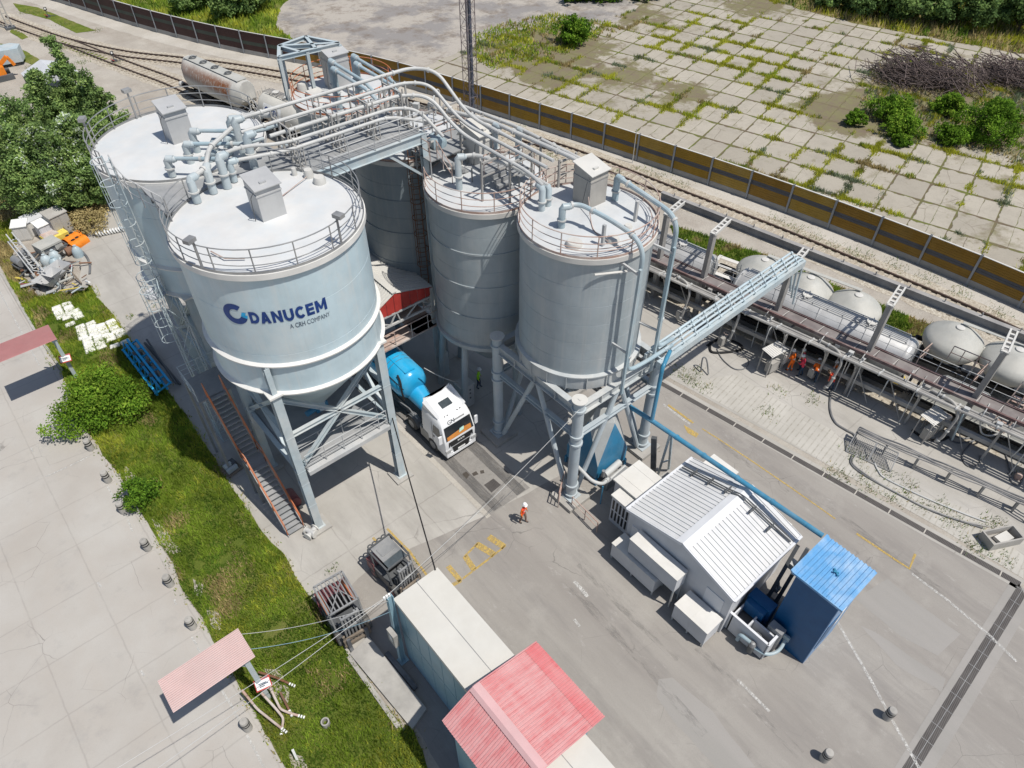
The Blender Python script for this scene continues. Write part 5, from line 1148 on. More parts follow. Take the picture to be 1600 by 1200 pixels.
# red roofed hut
rh = thing('red_roofed_hut', 'hut with faded red corrugated gable roof between the two cream roofed cabins', 'hut', (6.7, 7.2, 0))
m = MB(); m.box(4.7, 8.6, 5.6, 8.95, 0, 5.62); m.build('wall', 'cont_blue', rh)
RX, RZ, YA, YB = 5.9, 6.38, 9.05, 5.3
m = MB(); corr(m, (RX, YA, RZ), (RX, YB, RZ), (4.38-RX, 0, 5.62-RZ), 32, .028); corr(m, (RX, YA, RZ), (RX, YB, RZ), (8.45-RX, 0, 5.78-RZ), 32, .028); m.build('roof', 'red_roof', rh)
m = MB(); corr(m, (8.4, YA, 5.81), (8.4, YB, 5.81), (.66, 0, -.16), 32, .028); m.build('roof_strip', 'red_bright', rh)
m = MB(); m.add([(RX-.22, YA+.03, RZ-.03), (RX-.22, YB, RZ-.03), (RX-.07, YB, RZ+.09), (RX-.07, YA+.03, RZ+.09), (RX+.08, YB, RZ+.09), (RX+.08, YA+.03, RZ+.09), (RX+.25, YB, RZ+.02), (RX+.25, YA+.03, RZ+.02)], [(0, 1, 2, 3), (3, 2, 4, 5), (5, 4, 6, 7)]); m.build('ridge_cap', 'ridge_pink', rh); m = MB(); m.beam((4.4, YA+.03, 5.63), (RX, YA+.03, RZ), .05, .12); m.beam((RX, YA+.03, RZ), (9.03, YA+.03, 5.66), .05, .12); m.build('verge_trim', 'red_roof', rh)
# blue steel post beside the cabin, meter box
bpst = thing('wire_post', 'dark blue steel post carrying the overhead wires beside the cabin wall', 'post', (5.5, 14.4, 0))
m = MB(); m.ibeam((5.5, 14.4, 0), (5.62, 14.4, 5.95), .22, .26, .03, up=(1, 0, 0)); m.box(5.3, 5.75, 14.2, 14.6, 0, .06); m.build('shaft', 'cont_blue', bpst)
m = MB()
for k in range(3): m.cyl((5.4+.12*k, 14.42, 5.95), (5.4+.12*k, 14.42, 6.12), .05, 8)
m.build('insulator', 'white', bpst)
m = MB(); m.box(5.18, 5.4, 14.0, 14.55, 2.4, 3.4); b = m.build('meter_box', 'concrete', bpst); m = MB(); m.box(5.165, 5.182, 14.15, 14.35, 2.8, 3.2); m.build('window', 'white', b)
# concrete ramp slab
m = MB(); m.prism([(3.75, 16.2), (4.9, 16.4), (5.05, 11.8), (4.05, 11.5)], .02, .2); m.box(3.55, 3.75, 12.0, 16.2, .02, .12); solo(m, 'ramp_slab', 'concrete', 'low concrete ramp slab in front of the forks of the barred forklift', 'slab')
m = MB(); m.obox((5.15, 14.0, .12), (.22, 2.3, .16), .04); solo(m, 'spare_fork', 'hose', 'long grey spare fork blade lying beside the concrete ramp slab', 'fork')

# white roofed compressor house
bh = thing('compressor_house', 'grey walled compressor house with white standing seam gable roof beside the blue shed', 'building', (20.4, 8.7, 0))
m = MB(); m.prism([(17.98, 5.55), (22.9, 5.75), (22.9, 11.9), (17.98, 11.9)], 0, 3.2)
for x in (17.98, 22.8): m.add([(x, 5.6, 3.2), (x, 11.9, 3.2), (x, 8.65, 4.08), (x+.08, 5.6, 3.2), (x+.08, 11.9, 3.2), (x+.08, 8.65, 4.08)], [(0, 1, 2), (3, 5, 4), (0, 2, 5, 3), (1, 4, 5, 2)])
m.build('wall', 'white_wall', bh)
def seam_roof(x0, x1, y0, z0, y1, z1, n):
    m = MB(); d = Vector((0, y1-y0, z1-z0)); up = Vector((1, 0, 0)).cross(d).normalized(); up = up if up.z > 0 else -up
    a, b, c_, e = Vector((x0, y0, z0)), Vector((x1, y0, z0)), Vector((x1, y1, z1)), Vector((x0, y1, z1)); v = [a, b, c_, e]; v += [p-up*.08 for p in v]
    m.add(v, [(0, 1, 2, 3), (7, 6, 5, 4), (0, 4, 5, 1), (1, 5, 6, 2), (2, 6, 7, 3), (3, 7, 4, 0)])
    for i in range(n+1):
        x = x0+.05+(x1-x0-.1)*i/n; p = Vector((x, y0, z0))+up*.02; m.beam(p, p+d, .03, .05)
    return m
seam_roof(17.9, 23.05, 8.68, 4.22, 12.05, 3.3, 19).build('roof', 'roof_seam', bh)
seam_roof(17.9, 23.25, 8.64, 4.22, 5.5, 3.3, 19).build('roof', 'roof_seam', bh)
m = MB(); m.add([(17.86, 8.3, 4.18), (23.1, 8.3, 4.18), (23.1, 8.66, 4.31), (17.86, 8.66, 4.31), (23.1, 9.02, 4.18), (17.86, 9.02, 4.18)], [(0, 1, 2, 3), (3, 2, 4, 5)]); m.build('ridge_cap', 'roof_cap', bh)
m = MB(); m.beam((17.88, 8.66, 4.2), (17.88, 12.07, 3.27), .06, .18); m.beam((17.88, 8.66, 4.2), (17.88, 5.48, 3.27), .06, .18); m.beam((23.2, 5.46, 3.28), (17.9, 5.46, 3.28), .12, .12); m.beam((17.9, 12.09, 3.28), (23.0, 12.09, 3.28), .12, .12); m.build('verge_trim', 'roof_cap', bh)
m = MB(); m.box(17.95, 17.985, 5.9, 6.9, .9, 2.6); m.build('shutter', 'roof_cap', bh); m = MB(); m.box(17.95, 17.985, 10.6, 11.6, .1, 2.4); m.build('door', 'roof_cap', bh)
m = MB(); m.tube(fillet([(21.9, 11.9, 3.55), (21.95, 9.2, 4.25), (22.1, 8.5, 4.35), (22.4, 5.6, 3.45)], .3), .045, 6); m.tube(fillet([(22.05, 11.9, 3.55), (22.1, 9.2, 4.25), (22.25, 8.5, 4.35), (22.55, 5.6, 3.45)], .3), .03, 6)
for y, z in ((11.2, 3.6), (10.2, 3.9), (9.2, 4.2), (7.7, 4.1), (6.6, 3.8)): m.box(21.75, 22.3, y, y+.05, z-.05, z+.14)
m.build('roof_conduit', 'dark_steel', bh)
# annexes on the far side
an = thing('louvre_annex', 'cream flat roofed annex with black louvre front between the hopper and the compressor house', 'annex', (19.9, 13.3, 0))
m = MB(); m.box(19.35, 21.2, 12.2, 14.1, 0, 2.4); m.box(18.62, 19.3, 12.3, 13.6, 0, 2.2); m.build('wall', 'white_wall', an)
m = MB(); m.box(19.25, 21.3, 12.15, 14.2, 2.4, 2.5); m.box(18.55, 19.33, 12.25, 13.66, 2.2, 2.3)
for x in (19.78, 20.75): m.box(x, x+.025, 12.15, 14.2, 2.5, 2.515)
m.build('roof', 'off_white', an)
m = MB()
for z0, z1 in ((.35, 1.05), (1.2, 1.95)):
    for i in range(5): m.box(18.6, 18.63, 12.42+i*.24, 12.54+i*.24, z0, z1)
m.build('louvre', 'black_gloss', an)
m = MB(); m.box(21.4, 22.9, 12.3, 13.2, 0, 1.3); m.box(21.3, 21.7, 12.3, 12.8, 1.3, 1.7); solo(m, 'valve_cabinet', 'concrete', 'low dusty cabinet behind the compressor house beneath the bright blue pipe', 'cabinet')
GB = 'acoustic boxes along the compressor house'
def hood(label, x0, x1, y0, y1, z0, z1, legs=True):
    t = thing('acoustic_box', label, 'box', ((x0+x1)/2, (y0+y1)/2, 0), group=GB)
    m = MB(); m.box(x0, x1, y0, y1, z0, z1-.04); ym = (y0+y1)/2; m.box(x0-.012, x1+.01, ym-.02, ym+.02, z0, z1-.04); m.build('box_body', 'white_wall', t)
    m = MB(); m.box(x0-.03, x1+.03, y0-.03, y1+.03, z1-.04, z1); m.box(x0-.03, x1+.03, ym-.01, ym+.01, z1, z1+.012); m.build('box_lid', 'off_white', t)
    if legs:
        for x in (x0+.05, x1-.05):
            for y in (y0+.05, ym, y1-.05):
                m = MB(); m.beam((x, y, 0), (x, y, z0), .07); m.build('leg', 'steel_grey', t)
hood('low acoustic box farthest left, half under the taller box', 16.95, 17.85, 9.0, 11.9, .3, 1.4)
hood('tall acoustic box with a step in its lid, in the middle of the wall', 17.1, 17.86, 8.0, 11.0, 1.55, 2.7)
hood('acoustic box nearest the camera, beside the open topped blower pen', 16.72, 17.82, 5.62, 7.55, .3, 1.5)
# open-topped pen with blowers
en = thing('blower_pen', 'open topped pen of pale panels with dark blowers between compressor house and blue shed', 'enclosure', (18.9, 4.5, 0))
m = MB(); m.box(18.36, 18.44, 3.45, 5.7, .12, 1.5); m.box(18.36, 19.35, 3.4, 3.48, .12, 1.5); m.box(18.95, 19.03, 3.5, 4.6, .12, 1.45); m.box(18.44, 19.5, 4.6, 4.68, .12, 1.4); m.box(18.36, 19.5, 5.38, 5.45, .12, 1.5); m.build('panel', 'white_wall', en)
m = MB(); m.box(18.34, 18.46, 3.45, 5.7, 1.5, 1.55); m.box(18.36, 19.35, 3.38, 3.5, 1.5, 1.55); m.build('cap_rail', 'roof_cap', en)
m = MB(); m.cyl((18.7, 4.1, .2), (18.7, 4.1, 1.0), .2, 14); m.cyl((19.25, 4.0, .4), (19.25, 4.45, .4), .28, 14); m.box(18.5, 19.4, 4.75, 5.35, .1, .9); m.box(18.5, 19.45, 3.5, 5.35, .02, .1); m.build('blower', 'dark_steel', en)
m = MB(); m.box(19.5, 20.1, 4.25, 5.5, .1, 2.0); m.build('duct', 'shed_blue', en); m = MB(); m.box(19.2, 19.5, 4.4, 5.4, 1.1, 1.9); m.build('duct_end', 'shed_blue', en)
m = MB(); m.box(19.1, 19.5, 3.3, 4.0, .1, 1.75); m.build('dark_box', 'mid_steel', en)
dv = thing('blower_pipe', 'light blue pipe with dark filter pot in front of the open topped pen', 'pipe', (18.4, 3.5, 0))
m = MB(); m.tube(fillet([(18.15, 4.7, .4), (18.15, 4.7, .95), (18.2, 4.1, .95)], .2), .1, 12); m.tube(fillet([(18.2, 4.05, .75), (18.45, 3.3, .6), (19.05, 3.05, .6), (19.55, 3.15, .9), (19.6, 3.2, 1.1)], .35), .085, 12); m.build('pipe_run', 'pipe_blue', dv)
m = MB(); m.cyl((18.2, 4.02, .3), (18.2, 4.02, .85), .16, 16); m.build('filter_pot', 'dark_steel', dv); m = MB(); m.lathe([(.17, .85), (.17, .95), (.1, 1.08), (.01, 1.1)], (18.2, 4.02), 16); m.build('pot_lid', 'mid_steel', dv)
m = MB(); m.cyl((19.5, 3.12, .9), (19.75, 3.2, 1.05), .14, 12); m.box(19.5, 19.6, 3.0, 3.3, 1.0, 1.3); m.build('valve', 'pipe_blue', dv)
# steel chutes between house and shed
ch = thing('leaning_chute', 'dark leaning steel channels between the compressor house gable and the blue shed', 'frame', (21.2, 5.0, 0))
m = MB(); m.beam((20.3, 4.9, .1), (22.7, 5.3, 3.2), .18, .22); m.beam((20.9, 4.6, .1), (22.9, 4.9, 3.2), .18, .22); m.box(20.3, 21.2, 4.5, 5.2, .05, .5); m.beam((21.2, 4.8, 1.4), (21.7, 5.2, 1.5), .1); m.build('channel', 'dark_steel', ch)
m = MB(); m.box(22.2, 22.6, 4.9, 5.3, 1.9, 2.3); m.build('motor', 'pipe_white', ch); m = MB(); m.box(21.2, 21.5, 4.8, 5.1, 1.0, 1.3); m.build('gearbox', 'pipe_white', ch)
# blue shed
bs = thing('blue_shed', 'tall deep blue shed with light blue corrugated lean-to roof at the end of the pipe', 'shed', (21, 3.1, 0))
m = MB(); m.box(19.72, 22.2, 2.06, 4.1, 0, 5.3); m.build('wall', 'shed_blue', bs)
m = MB(); m.box(19.74, 22.22, 2.03, 2.06, 0, 5.32); e = m.build('end_wall', 'shed_sunlit', bs); m = MB(); m.box(20.0, 20.9, 2.005, 2.03, 1.2, 3.4); m.build('shutter', 'shed_blue', e)
m = MB(); m.box(21.0, 21.35, 2.0, 2.03, 2.2, 3.6); m.build('window', 'white', e)
m = MB(); corr(m, (19.62, 1.88, 5.5), (19.62, 4.3, 5.5), (2.8, 0, -.06), 12, .05); rf = m.build('roof', 'shed_roof', bs)
m = MB(); m.beam((19.6, 4.32, 5.52), (22.45, 4.32, 5.46), .12, .1); m.beam((19.6, 1.88, 5.5), (19.6, 4.3, 5.5), .05, .12); m.build('roof_edge', 'shed_roof', bs)
m = MB(); m.beam((20.9, 2.9, 5.56), (21.1, 3.2, 5.56), .07); m.beam((21.05, 2.95, 5.56), (20.9, 3.15, 5.62), .06); m.build('roof_bracket', 'pipe_teal', rf)
for lab, x0, x1, y0, y1, z in (('flat white box roof beyond the bright blue pipe at the far corner of the house', 23.9, 24.8, 10.2, 11.8, 2.4), ('long pale flat box along the right wall of the compressor house', 23.35, 24.2, 6.4, 9.3, 2.3)):
    t = thing('wall_unit', lab, 'box', ((x0+x1)/2, (y0+y1)/2, 0), group='flat boxes right of the compressor house'); m = MB(); m.box(x0, x1, y0, y1, .1, z-.05); m.build('box_body', 'white_wall', t); m = MB(); m.box(x0-.04, x1+.04, y0-.04, y1+.04, z-.05, z); m.build('box_lid', 'off_white', t)

# ------------------------------------------------------------------ the two sheet canopies at the left gate and what stands there
def gate_canopy(label, x0, x1, y0, y1, z, mat, post, sign_label, sx):
    z = 4.35
    t = thing('gate_canopy', label, 'canopy', (post[0], post[1], 0), group='sheet canopies at the left yard edge')
    m = MB(); corr(m, (x0, y0, z), (x0, y1, z), (x1-x0, 0, 0), 17, .05); m.build('roof', mat, t)
    m = MB()
    for k in (.25, .8): m.beam((x0+.2, y0+(y1-y0)*k, z-.12), (x1, y0+(y1-y0)*k, z-.12), .08, .12)
    m.build('roof_frame', 'cont_blue', t)
    m = MB(); m.ibeam((post[0], post[1], 0), (post[0], post[1], z-.15), .22, .22, .03, up=(0, 1, 0)); m.beam((post[0], post[1], z-.9), (post[0]-.7, post[1]+.4, z-.15), .1); m.box(post[0]-.15, post[0]+.15, y0+.1, y1-.1, z-.2, z-.06); m.build('post', 'steel_blue', t)
    s_ = thing('warning_sign', sign_label, 'sign', (post[0], post[1]-.2, 1.5)); c = Vector((post[0]+sx, post[1]-.2, 1.85)); q = Matrix.Translation(c) @ Matrix.Rotation(R(-14), 4, 'Z') @ Matrix.Rotation(R(-52), 4, 'X')
    m = MB(); m.obox(None, (.68, .04, .52), mat=q); m.build('sign_board', 'red', s_)
    m = MB(); m.obox(None, (.60, .012, .36), mat=q @ Matrix.Translation((0, -.026, -.02))); f = m.build('sign_face', 'white', s_)
    m = MB()
    for dx, dz, w_ in ((-.02, .05, .34), (.04, -.01, .38), (-.05, -.08, .22)): m.obox(None, (w_, .006, .045), mat=q @ Matrix.Translation((dx, -.036, dz-.02)))
    for i in range(7): m.obox(None, (.05, .006, .05), mat=q @ Matrix.Translation((-.24+i*.08, -.024, .215)))
    m.build('sign_marks', 'logo_grey', f)
    return t
gate_canopy('pale pinkish red corrugated canopy at the lower left edge of the yard', Wxy(245, 1062, 4.35)[0], Wxy(399, 1026, 4.35)[0], Wxy(399, 1026, 4.35)[1], Wxy(369, 984, 4.35)[1], 4.35, 'canopy_red', (-.12, 16.9), 'white warning sign with red border on the post of the lower canopy', .1)
gate_canopy('deeper red sheet canopy cut by the left edge of the picture', -3.3, Wxy(89, 530, 4.35)[0], Wxy(89, 530, 4.35)[1], Wxy(78, 507, 4.35)[1], 4.35, 'canopy_red2', (-.1, 44.3), 'white warning sign with red border on the post of the upper canopy', 0)
# folded barrier booms beside the lower canopy
for k, (pts, lab) in enumerate(((((378, 1078, 1.0), (402, 1108, .6), (440, 1138, .3)), 'rusty red barrier boom lying outermost beside the lower canopy post'), (((408, 1082, 1.1), (430, 1106, .6), (443, 1122, .3), (441, 1136, .15)), 'rusty red barrier boom with black and white tip, second from the yard'), (((420, 1070, 1.0), (438, 1108, .5), (452, 1114, .3), (466, 1118, .2)), 'rusty orange bent barrier boom pointing to the grass'), (((404, 1050, .5), (430, 1058, .5), (452, 1068, .3)), 'rust brown short boom lying across the sandy patch'), (((438, 1082, .3), (452, 1110, .25)), 'thin pinkish boom on the sandy patch nearest the verge'))):
    t = thing('barrier_boom', lab, 'barrier', W(*pts[0][:2], 0), group='old barrier booms by the lower canopy')
    m = MB(); P = [W(*p) for p in pts]; m.tube(fillet(P, .15, 4), .055, 8); m.build('boom', 'rust_pink' if k < 3 else 'rust', t)
    a, b = P[-2], P[-1]; n_ = 3; m = MB(); e = b+(b-a).normalized()*.35
    for i in range(n_): m.cyl(b.lerp(e, i/n_), b.lerp(e, (i+.55)/n_), .065, 8)
    m.build('boom_tip', 'white', t)
# bollards
def make_bollard(p, label, group):
    t = thing('bollard', label, 'bollard', p, group=group, local=True); m = MB(); m.lathe([(.2, 0), (.19, .78), (.16, .86), (.01, .88)], (0, 0), 18); m.build('shaft', 'concrete', t)
    for z in (.46, .64): m = MB(); m.lathe([(.2, z), (.2, z+.08), (.195, z+.08)], (0, 0), 18); m.build('band', 'black', t)
    return t
bspots = [(388, 1138, 'pale concrete bollard with two black bands just below the lower left canopy'), (302, 980, 'concrete bollard nearest above the lower left canopy along the yard edge'), (267, 914, 'concrete bollard second above the lower left canopy along the yard edge'), (232, 858, 'concrete bollard third above the lower left canopy, next to a sandy bare patch'), (194, 800, 'concrete bollard half hidden by the small bush on the yard edge'), (170, 752, 'concrete bollard between the small bush and the big bush'), (143, 702, 'concrete bollard poking out of the foot of the big bush'), (1385, 1121, 'concrete bollard with long shadow on the white line in the right yard'), (1287, 1186, 'concrete bollard lowest in the right yard, left of the white line')]
b0 = None
for px, py, lab in bspots:
    if b0 is None: b0 = make_bollard(W(px, py), lab, 'concrete bollards')
    else: dup(b0, W(px, py), 0, lab, 'concrete bollards')
p = W(510, 1132); m = MB(); m.lathe([(.19, 0), (.19, .35), (.13, .35), (.13, .05)], (p.x, p.y), 18); solo(m, 'concrete_ring', 'concrete', 'small open concrete pipe ring in the grass verge', 'pipe ring')
p = W(465, 1188); m = MB(); m.beam(p, p+Vector((.05, .2, .75)), .1, .05); solo(m, 'white_stake', 'white', 'short white stake on a bare patch at the bottom of the verge', 'stake')
# overhead wires
WT = 'overhead wires'
cnt = 0
for (a, b, d, r_, mt, lab) in (
    ((5.5, 14.42, 6.1), tuple(W(905, 640, 7.7)), .35, .012, 'pipe_white', 'white wire from the blue post up to the front round column'),
    ((5.6, 14.42, 6.1), tuple(W(846, 720, 4.6)), .5, .011, 'dark_steel', 'dark wire beside the white wire toward the lorry lane'),
    ((5.45, 14.42, 6.05), tuple(W(-60, 1345, 4.5)), .3, .012, 'pipe_white', 'upper white wire from the blue post to the bottom left corner'),
    ((5.5, 14.42, 6.0), tuple(W(60, 1330, 4.5)), .3, .012, 'pipe_white', 'lower white wire from the blue post toward the bottom left'),
    ((5.45, 14.3, 5.9), tuple(W(375, 991, 3.6)), .45, .012, 'pipe_white', 'white wire from the blue post to the far corner of the lower canopy'),
    ((5.45, 14.3, 5.0), tuple(W(385, 1015, 3.5)), .5, .012, 'cont_blue', 'thin greenish wire from the blue post to the lower canopy'),
    ((11.6, 23.3, 5.2), (7.9, 14.35, 5.6), .15, .035, 'black', 'thick black cable from the silo leg to the far corner of the cabin roof'),
    (tuple(W(663, 575, 4.2)), tuple(W(717, 598, 1.95)), .15, .03, 'roof_dusty', 'pale hose from the canopy post to the control cabinet')):
    solo(MB().tube(sag(a, b, d), r_, 5), 'overhead_wire', mt, lab, 'wire', WT)

# ------------------------------------------------------------------ pallets and small machines
def pallet(p, rz, parent=None): m = MB(); [m.obox((0, -.4+i*.2, .11), (1.0, .14, .03)) for i in range(5)]; [m.obox((x, 0, .05), (.09, .9, .09)) for x in (-.42, 0, .42)]; return m
t = thing('pump_on_pallet', 'small grey and blue pump unit strapped on a pallet beside the stair', 'pump', W(362, 734), .2, local=True)
pallet(None, 0).build('pallet', 'timber', t); m = MB(); m.cyl((-.3, .1, .38), (.15, .1, .38), .17, 12); m.box(-.35, .3, -.3, -.1, .13, .4); m.build('pump_body', 'steel_blue', t); m = MB(); m.box(.1, .4, -.1, .3, .13, .5); m.build('motor', 'dark_steel', t)
t = thing('valve_cluster', 'grey cast valve cluster at the foot of the front left silo leg', 'valve', W(488, 836), .4, local=True); m = MB(); m.cyl((-.3, 0, .25), (.3, 0, .25), .16, 12); m.cyl((0, -.25, .3), (0, .3, .3), .14, 12); m.build('valve_body', 'steel_grey', t)
for x, y in ((-.32, 0), (.32, 0), (0, -.27), (0, .32)): m = MB(); m.cyl((x-.03 if x else 0, y-.03 if y else 0, .28), (x+.03 if x else .0, y+.03 if y else 0, .28), .24, 12); m.build('flange', 'roof_dusty', t)
t = thing('mixer_drum', 'dull pink drum machine under the lettered silo beside the stair', 'drum', (6.0, 25.6, 0)); m = MB(); m.tube([(5.85, 25.3, .6), (5.85, 26.2, .6)], .42, 18); m.build('drum', 'dull_red', t); m = MB(); m.box(5.5, 6.2, 25.2, 26.3, .05, .3); m.build('frame', 'dark_steel', t)

# ------------------------------------------------------------------ lorry
LX0, LX1, LY0 = 14.22, 16.48, 22.6
lt = thing('tanker_lorry', 'white cab lorry with bright blue silo trailer parked in the lane under the canopy', 'lorry', ((LX0+LX1)/2, 26, 0))
cx = (LX0+LX1)/2
def loft(secs, cap=True):
    """cab shell from cross sections of equal length"""
    m = MB(); n = len(secs[0]); V = [p for s_ in secs for p in s_]; F = []
    for i in range(len(secs)-1):
        for k in range(n): F.append((i*n+k, i*n+(k+1) % n, (i+1)*n+(k+1) % n, (i+1)*n+k))
    m.add(V, F, 0, True); m.add(secs[0], [tuple(range(n-1, -1, -1))]); m.add(secs[-1], [tuple(range(n))]); return m
def csec(z, yf, yb, ins, rad=.16):
    x0, x1 = LX0+ins, LX1-ins
    pts = [(x0+rad, yf), (x1-rad, yf), (x1-rad*.3, yf+rad*.3), (x1, yf+rad), (x1, yb), (x0, yb), (x0, yf+rad), (x0+rad*.3, yf+rad*.3)]
    return [(x, y, z) for x, y in pts]
m = loft([csec(.38, LY0+.05, 24.75, .06), csec(.5, LY0, 24.8, .02), csec(1.5, LY0-.02, 24.8, 0), csec(1.75, LY0+.02, 24.8, 0), csec(2.65, LY0+.28, 24.8, .05, .2), csec(2.95, LY0+.45, 24.8, .1, .25), csec(3.2, LY0+.95, 24.75, .2, .3), csec(3.42, LY0+1.7, 24.72, .28, .3), csec(3.5, LY0+2.0, 24.7, .3, .3)])
cab = m.build('cab', 'white_paint', lt, angle=28)
m = MB()
for x in (LX0+.22, LX1-.22): m.add([(x-.08, 23.3, 3.1), (x+.1, 23.3, 3.2), (x+.1, 24.7, 3.62), (x-.12, 24.7, 3.4), (x-.1, 24.72, 2.9)], [(0, 1, 2, 3), (0, 3, 4)])
m.add([(LX0+.12, 24.68, 3.05), (LX1-.12, 24.68, 3.05), (LX1-.2, 24.72, 3.72), (cx, 24.6, 3.5), (LX0+.2, 24.72, 3.72)], [(0, 1, 2, 3, 4)]); m.build('wind_deflector', 'white_paint', cab)
m = MB(); m.add([(LX0+.14, LY0+.005, 1.72), (LX1-.14, LY0+.005, 1.72), (LX1-.2, LY0+.26, 2.62), (LX0+.2, LY0+.26, 2.62)], [(0, 1, 2, 3)]); m.build('windscreen', 'glass', cab)
m = MB(); m.add([(LX0+.22, LY0+.0, 1.74), (LX1-.3, LY0+.0, 1.74), (LX1-.3, LY0+.09, 2.05), (cx+.3, LY0+.10, 2.08), (LX0+.25, LY0+.07, 1.98)], [(0, 1, 2, 3, 4)]); m.build('dashboard', 'interior_orange', cab)
m = MB(); m.add([(cx-.05, LY0+.02, 1.9), (cx+.3, LY0+.035, 1.95), (cx+.35, LY0+.1, 2.15), (cx+.05, LY0+.1, 2.12)], [(0, 1, 2, 3)]); m.build('cloth', 'mint', cab)
for x, s_ in ((LX0, -1), (LX1, 1)):
    m = MB(); m.add([(x+s_*.012, LY0+.35, 1.75), (x+s_*.012, LY0+1.15, 1.75), (x-s_*.03, LY0+1.1, 2.45), (x-s_*.03, LY0+.5, 2.5)], [(0, 1, 2, 3)]); m.build('side_window', 'grey_glass', cab)
    m = MB(); m.obox((x+s_*.17, LY0+.16, 1.98), (.22, .1, .62)); mr = m.build('mirror', 'white_paint', cab); m = MB(); m.beam((x, LY0+.25, 2.3), (x+s_*.17, LY0+.17, 2.25), .04); m.beam((x, LY0+.25, 1.75), (x+s_*.17, LY0+.17, 1.72), .04); m.build('mirror_arm', 'black_gloss', mr)
    m = MB(); m.box(min(x, x+s_*.015), max(x, x+s_*.015), LY0+1.2, LY0+1.215, .7, 2.6); m.box(min(x, x+s_*.02), max(x, x+s_*.02), LY0+1.02, LY0+1.12, 1.4, 1.55); m.build('door_gap', 'dark_steel', cab)
m = MB()
for z0, z1, i0, i1 in ((1.2, 1.6, .42, .26), (.56, 1.08, .6, .48)): m.add([(LX0+i0, LY0-.037, z0), (LX1-i0, LY0-.037, z0), (LX1-i1, LY0-.037, z1), (LX0+i1, LY0-.037, z1)], [(0, 1, 2, 3)])
m.add([(LX0+.42, LY0-.03, 1.14), (LX1-.42, LY0-.03, 1.14), (LX1-.38, LY0-.03, 1.26), (LX0+.38, LY0-.03, 1.26)], [(0, 1, 2, 3)])
g_ = m.build('grille', 'black_gloss', cab); V, F = text_mesh('M A N', .17, .012); w0 = max(x for x, y in V)
m = MB(); m.add([(cx-w0/2+x, LY0-.05, 1.36+y) for x, y in V], F); m.build('badge', 'white', g_)
m = MB(); m.box(cx-.26, cx+.26, LY0-.055, LY0-.03, .62, .74); m.build('number_plate', 'white', cab)
for x in (LX0+.2, LX1-.2): m = MB(); m.obox((x, LY0-.01, .86), (.34, .08, .24)); m.build('headlight', 'alu', cab); m = MB(); m.obox((x+(.1 if x < cx else -.1), LY0-.02, 1.36), (.08, .06, .3)); m.build('fog_lamp', 'black_gloss', cab)
m = MB(); m.box(LX0+.3, LX1-.3, LY0-.045, LY0+.2, .36, .52); m.box(LX0+.08, LX0+.5, LY0-.035, LY0+.2, .36, .7); m.box(LX1-.5, LX1-.08, LY0-.035, LY0+.2, .36, .7); m.build('bumper', 'white_paint', cab)
m = MB(); m.box(LX0+.06, LX1-.06, LY0-.005, LY0+.5, .24, .36); m.build('lower_lip', 'black_gloss', cab)
m = MB(); q0, q1, zr = LY0+1.05, LY0+1.5, 3.27; m.add([(cx-.36, q0, 3.28), (cx+.36, q0, 3.28), (cx+.36, q1, 3.42), (cx-.36, q1, 3.42)], [(0, 1, 2, 3)]); m.build('roof_hatch', 'grey_glass', cab)
m = MB()
for dx in (-.55, -.35, .35, .55): m.box(cx+dx-.04, cx+dx+.04, LY0+.62, LY0+.7, 3.03, 3.07)
m.build('marker_lamp', 'dark_steel', cab)
V, F = text_mesh('GN', .34, .0, .1)
m = MB()
def onroof(x, y): z = 2.66+y*.98; return (cx-.62+x, LY0+.268+y*.42, z+.012)
m.add([onroof(x, y+.02) for x, y in V], F)
m.build('lettering', 'dark_steel', cab)
m = MB(); [m.add([onroof(.5+i*.09, .08), onroof(.56+i*.09, .08), onroof(.57+i*.09, .16), onroof(.51+i*.09, .16)], [(0, 1, 2, 3)]) for i in range(8)]; m.build('small_lettering', 'mid_steel', cab)
m = MB(); m.beam((LX0+.5, 22.9, .75), (LX0+.5, 29, .75), .1, .25); m.beam((LX1-.5, 22.9, .75), (LX1-.5, 29, .75), .1, .25); m.box(LX0+.5, LX1-.5, 24.9, 25.4, .5, 1.3); m.build('chassis', 'dark_steel', lt)
m = MB()
for x in (LX0+.05, LX1-.05): m.box(x-.06, x+.06, 24.3, 25.1, .45, 1.15)
m.build('side_skirt', 'concrete', lt)
def wheel(x, y, r_, w_, parent, side):
    m = MB(); m.tube([(x-w_/2, y, r_), (x-w_/2+.04, y, r_), (x+w_/2-.04, y, r_), (x+w_/2, y, r_)], r_, 24, True, 0, [r_*.9, r_, r_, r_*.9]); wl = m.build('wheel', 'tyre', parent)
    m = MB(); xs = x+side*(w_/2+.005); m.cyl((xs-.03, y, r_), (xs+.01, y, r_), r_*.55, 18); m.cyl((xs, y, r_), (xs+.05, y, r_), r_*.2, 12); m.build('rim', 'mid_steel', wl); return wl
for x, s_ in ((LX0+.2, -1), (LX1-.2, 1)):
    for y in (23.9, 26.1, 30.5, 31.6, 32.7): wheel(x, y, .5, .38, lt, s_)
    m = MB(); m.lathe([(.62, LX0+.02 if s_ < 0 else LX1-.42), (.62, LX0+.42 if s_ < 0 else LX1-.02)], (0, 0), 16, 0, R(0), R(180)); m.v = [(p[2], 26.1+p[0], .5+p[1]) for p in m.v]; m.build('mudguard', 'hose', lt)
